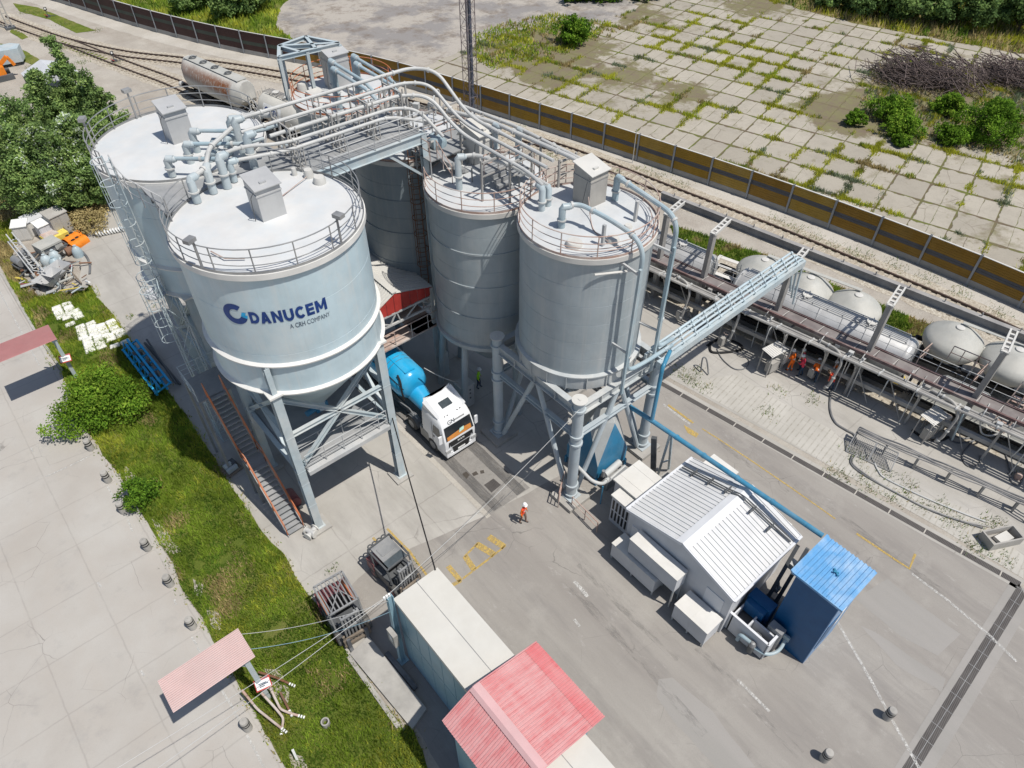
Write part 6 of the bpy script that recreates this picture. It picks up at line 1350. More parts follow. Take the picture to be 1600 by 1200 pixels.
tk = MB(); tc, tz = cx-.12, 2.45; tk.tube([(tc, y, z) for y, z in ((26.75, tz+.05), (26.8, tz+.05), (27.0, tz+.05), (27.4, tz+.03), (33.4, tz+.1), (33.8, tz+.1), (34, tz+.1))], 1, 32, True, 0, [.35, .66, .92, 1.08, 1.08, .85, .3]); tb = tk.build('tank', 'tank_blue', lt, angle=50)
tk = MB(); tk.tube([(tc+.1, 28.2, 2.2), (tc+.14, 26.2, 1.62), (tc+.2, 24.95, 1.2)], .5, 24, True, 0, [.8, .56, .44]); tk.build('lower_tank', 'tank_blue', lt, angle=50)
m = MB(); m.box(tc-.35, tc+.35, 27.2, 33.4, tz+1.05, tz+1.09)
for i in range(7): m.ring((tc, 0), 1.07, .03, 0, 20, 5, R(10), R(170)); 
m2 = MB(); m2.box(tc-.35, tc+.35, 27.2, 33.4, tz+1.06, tz+1.1); m2.build('walkway', 'tank_blue', tb)
m = MB()
for i in range(4):
    pts = [(tc+1.07*math.cos(R(20+140*k/16)), 28.4+i*.35, tz+.04+1.07*math.sin(R(20+140*k/16))) for k in range(17)]; m.tube(pts, .025, 5)
m.build('strap', 'dark_steel', tb)
m = MB(); m.tube(fillet([(tc-.72, 27.5, tz+.95), (tc-.8, 27.1, tz+.75), (tc-.95, 26.85, tz+.2), (tc-.9, 26.8, tz-.55)], .3), .06, 8); m.tube([(tc-.95, 26.6, tz+.55), (tc-1.0, 33, tz+.55)], .025, 5); m.build('hose', 'black', tb)
m = MB(); m.tube(fillet([(LX0+.25, 25.3, 1.0), (LX0+.3, 25.5, .6), (LX0+.6, 25.7, .6)], .2), .05, 8); m.cyl((LX0+.25, 25.35, .55), (LX0+.25, 25.35, .85), .12, 12); m.box(LX0+.45, LX0+.8, 25.1, 25.6, .7, .95); m.tube([(LX0+.1, 25.5, 1.35), (LX0+.2, 26.5, 1.4), (LX0+.1, 27.5, 1.3)], .04, 6); m.build('air_lines', 'mid_steel', lt)

# ------------------------------------------------------------------ forklifts
def forklift(label, p, rz, cage):
    t = thing('forklift', label, 'forklift', p, rz, 'dusty red forklifts', local=True)
    m = MB(); m.add([(-.72, 1.45, .25), (.72, 1.45, .25), (.72, 1.45, .95), (-.72, 1.45, .95), (-.8, .7, .25), (.8, .7, .25), (.8, .75, 1.12), (-.8, .75, 1.12)], [(0, 1, 2, 3), (4, 7, 6, 5), (0, 4, 5, 1), (3, 2, 6, 7), (0, 3, 7, 4), (1, 5, 6, 2)]); m.build('counterweight', 'dull_red', t)
    m = MB(); m.box(-.74, .74, -.95, .72, .3, .72); m.box(-.74, -.45, -.5, .72, .72, .95); m.box(.45, .74, -.5, .72, .72, .95); m.build('chassis', 'dark_steel', t)
    m = MB(); m.box(-.3, .3, .05, .55, .72, 1.05); m.box(-.3, .3, .45, .6, 1.05, 1.5); m.build('seat', 'black', t)
    m = MB(); m.beam((-.1, -.55, .75), (-.1, -.3, 1.15), .06); m.box(-.5, .5, -.75, -.6, .72, 1.2); m.build('dashboard', 'dark_steel', t)
    for x in (-.66, .66):
        for y, r_ in ((-.75, .38), (.85, .3)):
            m = MB(); m.tube([(x-.14, y, r_), (x-.1, y, r_), (x+.1, y, r_), (x+.14, y, r_)], r_, 20, True, 0, [r_*.88, r_, r_, r_*.88]); wl = m.build('wheel', 'tyre', t); m = MB(); s_ = -1 if x < 0 else 1; m.cyl((x+s_*.12, y, r_), (x+s_*.16, y, r_), r_*.5, 14); m.build('rim', 'dull_red', wl)
    m = MB()
    for x in (-.66, .66): m.beam((x, -.7, .9), (x*1.02, -.45, 2.05), .07); m.beam((x, .72, 1.0), (x*1.02, 1.05, 2.05), .07); m.beam((x*1.02, -.5, 2.05), (x*1.02, 1.1, 2.05), .08)
    for y in (-.5, 1.1): m.beam((-.68, y, 2.05), (.68, y, 2.05), .08)
    if cage:
        for i in range(7): m.beam((-.55+i*.183, -.48, 2.06), (-.55+i*.183, 1.08, 2.06), .05, .05)
        m.beam((-.6, -.5, 2.1), (.6, .9, 2.1), .04); m.beam((.55, -.5, 2.1), (-.1, .9, 2.1), .035)
    m.build('overhead_guard', 'mid_steel' if cage else 'dark_steel', t)
    if not cage:
        m = MB(); m.box(-.55, .55, -.05, 1.0, 2.07, 2.13); m.box(-.4, .4, .2, .75, 2.13, 2.17); m.build('roof_plate', 'mid_steel', t); m = MB(); m.add([(-.55, -.45, 2.07), (.55, -.45, 2.07), (.55, -.05, 2.09), (-.55, -.05, 2.09)], [(0, 1, 2, 3)]); m.build('roof_window', 'grey_glass', t)
        for x in (-.42, -.14, .14, .42):
            m = MB(); m.ring((x, 1.25), .12, .04, 1.9, 16, 6); m.cyl((x, 1.15, 1.86), (x, 1.15, 2.0), .03, 6); m.build('lamp_ring', 'dark_steel', t)
    else:
        for x in (-.6, .6): m = MB(); m.cyl((x, .1, 1.15), (x, 1.2, 1.15), .09, 10); m.build('gas_strut', 'orange_rail', t)
    m = MB()
    for x in (-.38, -.24, .24, .38): m.beam((x, -1.15, .15), (x, -1.05, 2.35), .08, .12)
    for z in (.5, 1.4, 2.3): m.beam((-.42, -1.12, z), (.42, -1.12, z), .08, .1)
    m.cyl((-.08, -1.1, .3), (-.08, -1.05, 2.0), .05, 8); m.cyl((.08, -1.1, .3), (.08, -1.05, 2.0), .05, 8); m.build('mast', 'mid_steel', t)
    m = MB(); m.box(-.62, .62, -1.32, -1.22, .25, .42); m.box(-.62, .62, -1.32, -1.22, .72, .88); m.box(-.6, -.5, -1.3, -1.22, .3, 1.2); m.box(.5, .6, -1.3, -1.22, .3, 1.2); m.build('carriage', 'timber', t)
    for x in (-.42, .42): m = MB(); m.box(x-.08, x+.08, -1.38, -1.3, .1, .9); m.add([(x-.08, -1.35, .1), (x+.08, -1.35, .1), (x+.06, -2.35, .1), (x-.06, -2.35, .1), (x-.08, -1.35, .17), (x+.08, -1.35, .17), (x+.06, -2.35, .12), (x-.06, -2.35, .12)], [(0, 1, 2, 3), (4, 7, 6, 5), (0, 4, 5, 1), (2, 6, 7, 3), (1, 5, 6, 2), (0, 3, 7, 4)]); m.build('fork', 'hose', t)
    return t
forklift('dusty red forklift with barred overhead guard parked half on the grass verge', (4.55, 17.9, 0), R(-5), True).scale = (1.1, 1.1, 1.05)
forklift('dark red forklift with plated roof and round lamps behind the cabin block', (7.75, 18.25, 0), R(4), False)
# ------------------------------------------------------------------ rail side: gantry, wagons, hoses
SL = .16; RA = math.atan(SL)                    # the loading line leans this much off the yard grid
def xl(off, y): return off+SL*(14-y)
def lp(off, y, z=0): return Vector((xl(off, y), y, z))
gt = thing('loading_gantry', 'long dusty grey loading gantry with tall perforated arms over the tank wagons', 'gantry', (37.2, 14, 0))
YG = (27.5, -3.0)
for k, y in enumerate((25.3, 21.8, 16.4, 10.4, 4.3)):
    m = MB(); a = lp(37.3, y, 3.2); w_ = .34
    m.beam(lp(37.3, y), lp(37.3, y, 7.05), .38, .3); b = m.build('tall_post', 'gantry_dark', gt)
    m = MB(); q0, q1 = lp(37.2, y, 7.0), lp(39.55, y+.45, 6.95); d = (q1-q0).normalized(); n = Vector((-d.y, d.x, 0))
    for s_ in (-1, 1): m.beam(q0+n*.17*s_, q1+n*.17*s_, .1, .2)
    for i in range(6): p = q0.lerp(q1, i/5); m.beam(p-n*.2, p+n*.2, .16, .14)
    m.build('perforated_arm', 'roof_dusty', b)
m = MB(); P = [lp(39.6, y, 6.75) for y in (27.5, 14, -3)]
m.beam(P[0], P[2], .06, .5); m.beam(P[0]+Vector((0, 0, .27)), P[2]+Vector((0, 0, .27)), .34, .06); m.beam(P[0]-Vector((0, 0, .27)), P[2]-Vector((0, 0, .27)), .34, .06)
for i in range(15): m.beam(lp(39.6, 26.5-2*i, 7.05), lp(39.6, 26.5-2*i, 7.28), .06)
m.beam(lp(39.95, 17, 6.3), lp(39.95, -3, 6.3), .07); m.build('overhead_beam', 'gantry_dark', gt)
for k, y in enumerate((24.0, 19.3, 15.0, 12.3, 10.4, 6.6, 2.2, -1.5)):
    m = MB(); m.beam(lp(36.55, y), lp(36.55, y, 3.05), .13, .13); m.beam(lp(35.95, y, 3.0), lp(37.4, y, 3.0), .12); m.beam(lp(36.55, y, 1.8), lp(36.1, y, 3.0), .07); m.build('short_post', 'gantry_steel', gt)
m = MB(); m.beam(lp(36.75, YG[0], 1.25), lp(36.75, YG[1], 1.25), .16, .3); m.beam(lp(36.75, YG[0], 1.4), lp(36.75, YG[1], 1.4), .26, .04); m.build('lower_channel', 'gantry_steel', gt)
# walkway on the gantry
m = MB(); n_ = 26
for i in range(n_):
    y0 = YG[0]+(YG[1]-YG[0])*i/n_; y1 = YG[0]+(YG[1]-YG[0])*(i+1)/n_-.04; a, b = lp(37.22, (y0+y1)/2, 3.45), 0
    m.obox(a, (.86, abs(y1-y0), .05), RA); 
m.build('walkway_grating', 'walk_grate', gt)
for off in (36.72, 37.72):
    m = MB(); m.beam(lp(off, YG[0], 3.47), lp(off, YG[1], 3.47), .13, .2); m.build('walkway_channel', 'brown_steel', gt)
m = MB()
for i in range(n_): m.beam(lp(36.8, YG[0]-1.17*i, 3.485), lp(37.65, YG[0]-1.17*i, 3.485), .025)
m.build('grating_joint', 'roof_dusty', gt)
m = MB(); railing(m, [lp(37.8, YG[0], 3.5), lp(37.8, YG[1], 3.5)], 1.05, (.55, 1.05), .018, .02, 1.5); m.build('handrail', 'steel_grey', gt)
for P_ in ([lp(37.8, 7.9, 3.5), lp(39.0, 7.9, 3.5)], [lp(37.8, 4.9, 3.5), lp(39.6, 4.9, 3.5), lp(39.6, 6.9, 3.5)], [lp(38.0, 2.4, 3.5), lp(39.8, 2.4, 3.5)]):
    m = MB(); railing(m, P_, 1.0, (.5, 1.0), .028, .028, .8); m.build('folding_gate', 'rust_pink', gt)
# hanging rods, brackets, pipe clutter on and below the gantry
for i in range(46):
    y = 26.5-29*rnd.random(); o_ = 35.85+.9*rnd.random(); k = i % 5; m = MB()
    if k == 0: m.cyl(lp(o_, y, .05), lp(o_+.1, y+.1, 3.0), .03, 6)
    elif k == 1: m.tube(fillet([lp(o_, y, 3.1), lp(o_-.25, y, 3.0), lp(o_-.3, y, 2.2), lp(o_, y+.1, 1.4)], .2), .035, 6)
    elif k == 2: m.obox(lp(o_, y, 3.2+.15*rnd.random()), (.25, .3, .22), RA)
    elif k == 3: m.tube(fillet([lp(36.2, y, 3.15), lp(36.3, y, 3.5), lp(37.0, y+.1, 3.55), lp(37.9, y+.2, 3.2)], .15), .03, 6)
    else: m.beam(lp(36.0, y, 3.25), lp(36.7, y, 3.25), .09, .06); m.cyl(lp(36.3, y, 3.28), lp(36.3, y, 3.5), .05, 8)
    m.build('fitting', ('gantry_steel', 'pipe_white', 'steel_grey')[i % 3], gt)
for y in (25, 21.5, 18, 14.6, 9, 7, 3.3, .5): m = MB(); m.beam(lp(36.6, y, .1), lp(36.6, y+1.6, 2.9), .05); m.build('diagonal_brace', 'gantry_steel', gt)
# pipes of the gantry
GG = 'pipes along the loading gantry'
for k, (off, z, r_) in enumerate(((36.42, 3.12, .085), (36.2, 3.12, .07), (35.98, 3.15, .1), (36.62, 2.75, .06))):
    pipe(('third dusty pipe from the walkway along the gantry', 'second dusty pipe from the walkway along the gantry', 'outermost thick dusty pipe along the gantry, nearest the stone paving', 'thin low dusty pipe hung under the gantry pipes')[(1, 0, 2, 3)[k]] if k != 0 else 'dusty pipe along the gantry nearest the brown walkway', [lp(off, YG[0], z), lp(off, 14, z), lp(off, YG[1], z)], r_, 'gantry_steel', tuple((i+.5)/14 for i in range(14)), GG, 'gantry_pipe', .2, 8)
for k, (y, lab) in enumerate(((22.0, 'bent filling pipe beside the tall dropping pipes at the silo end of the gantry'), (18.3, 'bent filling pipe curving down beneath the pale blue pipe truss'), (11.4, 'bent filling pipe curving down beside the two crouching workers'), (4.6, 'bent filling pipe with blue valve curving down in front of the brown wagon steps'))):
    P = [lp(36.4, y+1.6, 3.3), lp(36.2, y+.3, 3.35), lp(35.9, y-.3, 2.9), lp(35.7, y-.2, .9), lp(35.7, y, .5)]
    pipe(lab, P, .085, 'gantry_steel', (.15, .75, .95), 'bent filling pipes of the gantry', 'filling_pipe', .8, 8)
# hoses hanging and lying
HG = 'rubber hoses by the rails'
def hose(label, pts, r_=.05, mat='hose', g=HG): solo(MB().tube(smooth3(pts), r_, 8), 'rubber_hose', mat, label, 'hose', g)
def smooth3(P, n=6):
    P = [Vector(p) for p in P]; out = []
    for i in range(len(P)-1):
        p0, p1, p2, p3 = P[max(0, i-1)], P[i], P[i+1], P[min(len(P)-1, i+2)]
        for k in range(n):
            t = k/n; out.append(.5*((2*p1)+(p2-p0)*t+(2*p0-5*p1+4*p2-p3)*t*t+(3*p1-p0-3*p2+p3)*t**3))
    return out+[P[-1]]
G0 = lambda *q: [tuple(W(a, b, .06)) for a, b in q]
hose('thick hose sweeping from the workers across the concrete to the hose rack', G0((1298, 612), (1297, 640), (1305, 660), (1322, 672), (1335, 680), (1338, 695)), .07)
hose('thin hose making a wide loop on the concrete below the first roofed cabinet', G0((1120, 545), (1128, 560), (1145, 575), (1160, 577), (1169, 570), (1168, 560), (1150, 552), (1125, 545)), .035)
hose('hose loop lying beside the second roofed cabinet', G0((1520, 690), (1505, 708), (1505, 720), (1515, 729), (1530, 725), (1532, 712)), .045)
hose('thin hose coil nearest the pink pot at the right edge', G0((1540, 670), (1565, 695), (1578, 735), (1580, 752), (1592, 758), (1597, 745), (1585, 738), (1575, 740)), .04)
hose('bundled hose at the foot of the gantry under the blue valve', G0((1490, 665), (1505, 655), (1525, 660), (1530, 675), (1510, 685), (1492, 680), (1490, 668)), .06)
hose('second bundled hose at the foot of the gantry', G0((1475, 672), (1490, 690), (1515, 690), (1540, 680), (1550, 668)), .05)
hose('dark hose heap under the pale blue pipe truss end', G0((1105, 540), (1125, 530), (1150, 535), (1160, 545), (1140, 550), (1112, 550), (1110, 535)), .09, 'black')
hose('hose looped over the low post in the weeds', [tuple(W(1095, 580, .1)), tuple(W(1098, 560, .9)), tuple(W(1104, 562, .8)), tuple(W(1107, 585, .1))], .05)
hose('dark hose under the second roofed cabinet', G0((1425, 672), (1445, 685), (1470, 688), (1490, 678)), .08, 'black')
hose('grey hose hanging between gantry and wagon near the right edge', [lp(36.3, 3.4, 3.0), lp(36.9, 3.0, 1.6), lp(37.6, 2.5, 1.2), lp(38.0, 2.0, 2.0)], .05, 'pipe_white')
hose('pale green hose hanging straight down from the blue valve', [lp(36.1, 4.2, 2.9), lp(36.4, 4.1, 1.6), lp(36.6, 4.0, .4)], .06, 'pipe_blue')
# roofed cabinets
def roofed(label, p, rz):
    t = thing('roofed_cabinet', label, 'cabinet', p, rz, 'roofed instrument cabinets by the gantry', local=True)
    m = MB(); corr(m, (-.75, .35, 1.95), (.75, .35, 1.95), (0, -.95, -.08), 9, .025); m.build('roof', 'off_white', t)
    for x in (-.65, .65):
        for y in (.28, -.5): m = MB(); m.beam((x, y, 0), (x, y, 1.92), .06); m.build('leg', 'gantry_steel', t)
    m = MB(); m.box(-.45, .35, -.55, -.1, .25, 1.1); m.build('grey_box', 'concrete', t)
    m = MB(); m.box(.75, 1.55, -.55, .1, .5, 1.25); w_ = m.build('white_box', 'off_white', t); m = MB(); m.beam((.85, -.5, 0), (.85, -.5, .5), .05); m.beam((1.5, -.5, 0), (1.5, -.5, .5), .05); m.build('stand', 'gantry_steel', w_)
roofed('roofed instrument cabinet beside the three workers at the gantry', W(1198, 577), R(-8)); roofed('roofed instrument cabinet with dark shadow near the right end of the gantry', W(1438, 680), R(-8))
for (px, py, lab) in ((1270, 590, 'dusty valve stand between the workers'), (1330, 605, 'dusty valve stand beside the leaning gantry post'), (1130, 540, 'dusty valve stand under the pipe truss'), (1065, 500, 'dusty valve stand behind the right round column'), (1470, 670, 'dusty valve stand by the bundled hoses')):
    p = W(px, py); t = thing('valve_stand', lab, 'valve', p, R(-8), 'valve stands of the gantry', local=True); m = MB(); m.beam((0, 0, 0), (0, 0, .8), .1); m.cyl((-.35, 0, .8), (.35, 0, .8), .12, 12); m.tube(fillet([(.35, 0, .8), (.6, 0, .8), (.6, 0, .1)], .15), .06, 8); m.build('valve_body', 'gantry_steel', t)
    m = MB(); m.ring((0, 0), .18, .02, 1.15, 16, 5); m.cyl((0, 0, .8), (0, 0, 1.15), .025, 6); m.build('hand_wheel', 'rust_pink', t)
    m = MB(); m.box(-.5, -.2, -.2, .2, .3, .95); m.build('junction_box', 'concrete', t)
# hose rack with leaning grille
hr = thing('hose_rack', 'long low rack of dusty hoses on short posts beside the stone paving', 'rack', W(1450, 750))
A, B = W(1332, 690, 0), W(1580, 800, 0); d = (B-A).normalized(); n = Vector((-d.y, d.x, 0)); L = (B-A).length
for k in range(6):
    p = A.lerp(B, k/5); m = MB(); m.beam(p, p+Vector((0, 0, .95)), .1); m.beam(p+n*.3, p+n*.3+Vector((0, 0, .95)), .1); m.beam(p-n*.1+Vector((0, 0, .9)), p+n*.45+Vector((0, 0, .9)), .08); m.build('post', 'mid_steel', hr)
for k in range(4):
    off = -.05+.14*k; m = MB(); P = []
    for i in range(14): P.append(A.lerp(B, i/13+(.02*k if i == 13 else 0))+n*(off+.04*math.sin(i*1.3+k))+Vector((0, 0, 1.0-.05*abs(math.sin(i*.9+k)))))
    e = P[-1]; P += [e+d*.4-n*.1+Vector((0, 0, .05)), e+d*.75-n*.25+Vector((0, 0, -.3)), e+d*.8-n*.3*(k+1)+Vector((0, 0, -.9))]; m.tube(smooth3(P, 3), .05, 7); m.build('hose', 'hose' if k % 2 else 'gantry_dark', hr)
gl = thing('leaning_grille', 'grey barred grille panel leaning against the hose rack', 'grille', W(1360, 715)); q = [W(1322, 705, .05), W(1391, 737, .05), W(1404, 708, .85), W(1338, 676, .85)]; m = MB()
for i in range(26): t_ = i/25; m.beam(q[0].lerp(q[1], t_), q[3].lerp(q[2], t_), .025, .05)
m.build('bars', 'mid_steel', gl); m = MB()
for a, b in ((0, 1), (1, 2), (2, 3), (3, 0)): m.beam(q[a], q[b], .06)
m.beam(q[0].lerp(q[1], .5), q[3].lerp(q[2], .5), .05); m.build('frame', 'mid_steel', gl)
hose('pale hose pair lying along the stone paving in front of the rack, outer one', G0((1340, 710), (1332, 722), (1345, 735), (1380, 758), (1430, 785), (1490, 810), (1545, 823)), .055, 'gantry_steel')
hose('pale hose bent back on itself on the weeds before the rack', G0((1345, 712), (1360, 712), (1372, 735), (1385, 748), (1440, 775), (1500, 800), (1540, 815)), .05, 'pipe_white')
hose('dark hose on the stone paving left of the trough', G0((1331, 712), (1330, 725), (1350, 742), (1400, 770), (1460, 800), (1535, 825)), .05)
tr = W(1560, 845); t = thing('concrete_trough', 'open grey concrete trough on the stone paving near the right edge', 'trough', tr, R(-28), local=True); m = MB(); m.box(-.95, .95, -.45, -.37, 0, .6); m.box(-.95, .95, .37, .45, 0, .6); m.box(-.95, -.87, -.37, .37, 0, .6); m.box(.87, .95, -.37, .37, 0, .6); m.box(-.87, .87, -.37, .37, 0, .08); t2 = m.build('trough_walls', 'concrete', t); m = MB(); m.obox((.2, 0, .2), (.9, .5, .2), .2); m.build('rubble', 'roof_dusty', t)
p = W(1588, 748); m = MB(); m.lathe([(.16, 0), (.2, .3), (.15, .45), (.02, .5)], (p.x, p.y), 14); solo(m, 'pink_pot', 'rust_pink', 'small faded pink pot on the concrete at the right edge', 'pot')
p = W(1406, 602, .5); t = thing('yellow_step', 'yellow steel step hooked on the dark wagon frame', 'step', (p.x, p.y, .3)); m = MB(); [m.obox((p.x, p.y, .5+.12*i), (.75-.1*i, .1, .05), .3) for i in range(4)]; m.beam((p.x-.5, p.y+.3, .9), (p.x+.2, p.y-.2, .3), .06); m.beam((p.x+.5, p.y+.1, .9), (p.x-.1, p.y-.2, .3), .06); m.build('step_plate', 'yellow', t)

# ------------------------------------------------------------------ wagons
def bogie(t, x, y, a, w_=1.75):
    for s_ in (-1, 1):
        for dy in (-.9, .9):
            c = Vector((x, y, .55))+Matrix.Rotation(a, 3, 'Z') @ Vector((s_*.76, dy, 0)); dx = Matrix.Rotation(a, 3, 'Z') @ Vector((s_*.07, 0, 0))
            m = MB(); m.cyl(c-dx, c+dx, .46, 18); m.build('wheel', 'dark_steel', t)
    m = MB()
    for s_ in (-1, 1): q = Vector((x, y, .62))+Matrix.Rotation(a, 3, 'Z') @ Vector((s_*.95, 0, 0)); m.obox(q, (.14, 2.5, .34), a)
    m.obox((x, y, .75), (1.9, .5, .2), a); m.build('bogie_frame', 'dark_steel', t)
def wagon_base(t, p0, p1, w_=2.3):
    a = math.atan2(p1.y-p0.y, p1.x-p0.x)-PI/2; d = (p1-p0).normalized(); m = MB(); c = (p0+p1)/2
    for s_ in (-1, 1): n = Vector((-d.y, d.x, 0))*s_*w_*.42; m.beam(p0+n+Vector((0, 0, 1.05)), p1+n+Vector((0, 0, 1.05)), .16, .3)
    for k in range(8): q = p0.lerp(p1, k/7); m.obox((q.x, q.y, 1.1), (w_*.9, .16, .14), a)
    m.obox((c.x, c.y, .7), (1.3, 1.6, .5), a)
    for e, s_ in ((p0, -1), (p1, 1)):
        for o in (-.85, .85): q = e+Vector((-d.y, d.x, 0))*o+Vector((0, 0, 1.05)); m.cyl(q, q+d*s_*.35, .08, 8); m.cyl(q+d*s_*.35, q+d*s_*.4, .22, 14)
    m.build('underframe', 'black', t); bogie(t, *(p0+d*1.8)[:2], a); bogie(t, *(p1-d*1.8)[:2], a); return a, d
def tank_wagon(label, p0, p1, rad, zc, mat, top='alu', bands=True):
    t = thing('tank_wagon', label, 'rail wagon', ((p0.x+p1.x)/2, (p0.y+p1.y)/2, 0)); a, d = wagon_base(t, p0, p1); u = Vector((0, 0, zc)); m = MB()
    prof = [(0, .25), (.03, .62), (.12, .86), (.3, .97), (.5, 1.0)]; q0, q1 = p0+d*.45+u, p1-d*.45+u; L = (q1-q0).length; pts = [q0+d*s_ for s_, _ in prof]+[q1-d*s_ for s_, _ in prof[::-1]]; rr = [rad*f for _, f in prof]+[rad*f for _, f in prof[::-1]]
    m.tube(pts, rad, 40, True, 0, rr); b = m.build('tank', mat, t, angle=60)
    m = MB(); n = Vector((-d.y, d.x, 0)); L = int(L)
    for s_ in (-.42, -.25, -.08, .08, .25, .42): m.beam(q0+d*.7+n*s_+Vector((0, 0, rad+.1)), q1-d*.7+n*s_+Vector((0, 0, rad+.1)), .07, .04)
    for i in range(L): q = q0+d*(.7+i)+Vector((0, 0, rad+.02)); m.beam(q-n*.45, q+n*.45, .05, .1)
    m.build('top_walkway', top, b)
    for f in (.25, .6, .8): q = q0.lerp(q1, f)+Vector((0, 0, rad)); m = MB(); m.ring((q.x, q.y), .28, .05, q.z+.2, 18, 6); m.cyl(q, q+Vector((0, 0, .2)), .22, 16); m.beam(q-n*.5+Vector((0, 0, .22)), q+n*.5+Vector((0, 0, .22)), .05); m.build('hatch', 'roof_dusty', b)
    if bands:
        for f in (.04, .5, .72, .97): q = q0.lerp(q1, f); m = MB(); m.tube([q-d*.05, q+d*.05], rad+.015, 40); m.build('band', 'alu', b)
    m = MB()
    for f in (.02, .98):
        q = q0.lerp(q1, f); s_ = -1 if f < .5 else 1
        for o in (-.2, .2): m.tube([q+d*s_*.25+n*o+Vector((0, 0, -1)), q+d*s_*.25+n*o+Vector((0, 0, rad+.2))], .025, 5)
        for i in range(8): m.tube([q+d*s_*.25-n*.2+Vector((0, 0, -1+i*.33)), q+d*s_*.25+n*.2+Vector((0, 0, -1+i*.33))], .018, 5)
    m.build('end_ladder', 'wagon_grey', t); return t, b, q0, q1, d, n
tank_wagon('long polished silver tank wagon with top walkway under the gantry arms', lp(39.15, 8.0), lp(39.15, 20.9), 1.4, 2.55, 'silver')
tank_wagon('silver tank wagon with rounded shiny end, half hidden by the last silo', lp(39.2, 21.9), lp(39.2, 33), 1.36, 2.5, 'silver')
t = thing('flat_wagon', 'grey wagon with open end platform and sloping hoods at the right end of the gantry', 'rail wagon', lp(39.2, 2, 0)); a, d = wagon_base(t, lp(39.2, -4.5), lp(39.2, 7.5)); m = MB(); 
for i in range(2):
    y = 5.2-i*5.2; q = lp(39.2, y); rz_ = RA
    mt = Matrix.Translation((q.x, q.y, 0)) @ Matrix.Rotation(rz_, 4, 'Z'); vs = [mt @ Vector(v) for v in ((-1.2, -2, 1.25), (1.2, -2, 1.25), (1.2, 2, 1.25), (-1.2, 2, 1.25), (-.5, -1.2, 2.3), (.5, -1.2, 2.3), (.5, 1.2, 2.3), (-.5, 1.2, 2.3))]; m.add(vs, [(0, 1, 5, 4), (1, 2, 6, 5), (2, 3, 7, 6), (3, 0, 4, 7), (4, 5, 6, 7)])
m.build('sloping_hood', 'wagon_grey', t); m = MB(); m.beam(lp(39.2, -4.3, 1.22), lp(39.2, 7.3, 1.22), 2.5, .06); m.build('deck', 'wagon_grey', t)
m = MB()
for k in range(9): m.beam(lp(38.2+.12*k, 2.2, 1.3+.24*k), lp(38.2+.12*k, 2.9, 1.3+.24*k), .2, .04)
for y in (2.15, 2.95): m.beam(lp(38.1, y, 1.2), lp(39.3, y, 3.4), .06); m.beam(lp(38.1, y, 2.1), lp(39.3, y, 4.3), .05)
m.build('steps', 'rust_pink', t)
V, F = text_mesh('33 54 9327', .3, .01, 0, 1.1); m = MB(); m.add([lp(38.13, 3.4-x, 1.0+y*.9)-Vector((.06, 0, 0)) for x, y in V], F); m.build('number_lettering', 'white', t)
# hopper wagons with upright round vessels
def vessel(t, c, mat):
    m = MB(); R_ = 1.5; m.lathe([(.22, .9), (.4, 1.0), (1.25, 1.5), (1.6, 1.85), (1.76, 2.2), (1.8, 2.5), (1.72, 2.72), (1.5, 2.92), (.75, 3.42), (.55, 3.5), (.3, 3.52), (.02, 3.53)], (c.x, c.y), 40); v = m.build('vessel', mat, t, angle=60)
    m = MB(); m.lathe([(.26, 3.5), (.26, 3.6), (.2, 3.62), (.01, 3.62)], (c.x, c.y), 18); m.build('lid', 'roof_dusty', v)
def hopper_wagon(label, pts, mat, ext0, ext1):
    t = thing('hopper_wagon', label, 'rail wagon', (pts[0].x, pts[0].y, 0)); d = (pts[-1]-pts[0]).normalized(); wagon_base(t, pts[0]-d*ext0, pts[-1]+d*ext1, 2.4); n = Vector((-d.y, d.x, 0))
    for p in pts: vessel(t, p, mat)
    for a, b in zip(pts, pts[1:]):
        c = (a+b)/2; m = MB(); m.add([c-n*1.2+Vector((0, 0, 1.25)), c+n*1.2+Vector((0, 0, 1.25)), c+n*.15+Vector((0, 0, 2.7)), c-n*.15+Vector((0, 0, 2.7))], [(0, 1, 2, 3)]); m.beam(c-n*1.1+Vector((0, 0, 1.2)), c+Vector((0, 0, 2.8)), .1); m.beam(c+n*1.1+Vector((0, 0, 1.2)), c+Vector((0, 0, 2.8)), .1); m.build('saddle_plate', 'wagon_cream', t)
    m = MB(); m.beam(pts[0]-d*1.6+n*1.0+Vector((0, 0, 2.2)), pts[-1]+d*1.6+n*1.0+Vector((0, 0, 2.2)), .08); m.beam(pts[0]+n*.5+Vector((0, 0, 3.66)), pts[-1]+n*.5+Vector((0, 0, 3.66)), .3, .04); m.build('side_rail', 'wagon_grey', t); return t, d, n
t1, d1, n1 = hopper_wagon('wagon with three pale round vessels behind the silver tank wagon', [Vector((40.9, 20.2, 0)), Vector((41.55, 16.9, 0)), Vector((42.25, 13.7, 0))], 'wagon_grey', 3.4, 2.0)
e = Vector((40.35, 22.6, 0)); m = MB()
for (o0, o1, a0, a1) in ((-1.25, 1.25, -1.25, -1.0), (-1.25, 1.25, 1.0, 1.25), (-1.25, -.9, -1, 1), (.9, 1.25, -1, 1), (-.12, .12, -1, 1)):
    m.add([e+n1*o0+d1*a0+Vector((0, 0, 1.75)), e+n1*o1+d1*a0+Vector((0, 0, 1.75)), e+n1*o1+d1*a1+Vector((0, 0, 1.8)), e+n1*o0+d1*a1+Vector((0, 0, 1.8))], [(0, 1, 2, 3)])
m.build('end_platform', 'off_white', t1); m = MB(); m.obox((41.6-1.12, 16.6, 2.75), (.02, .9, .5), .2)
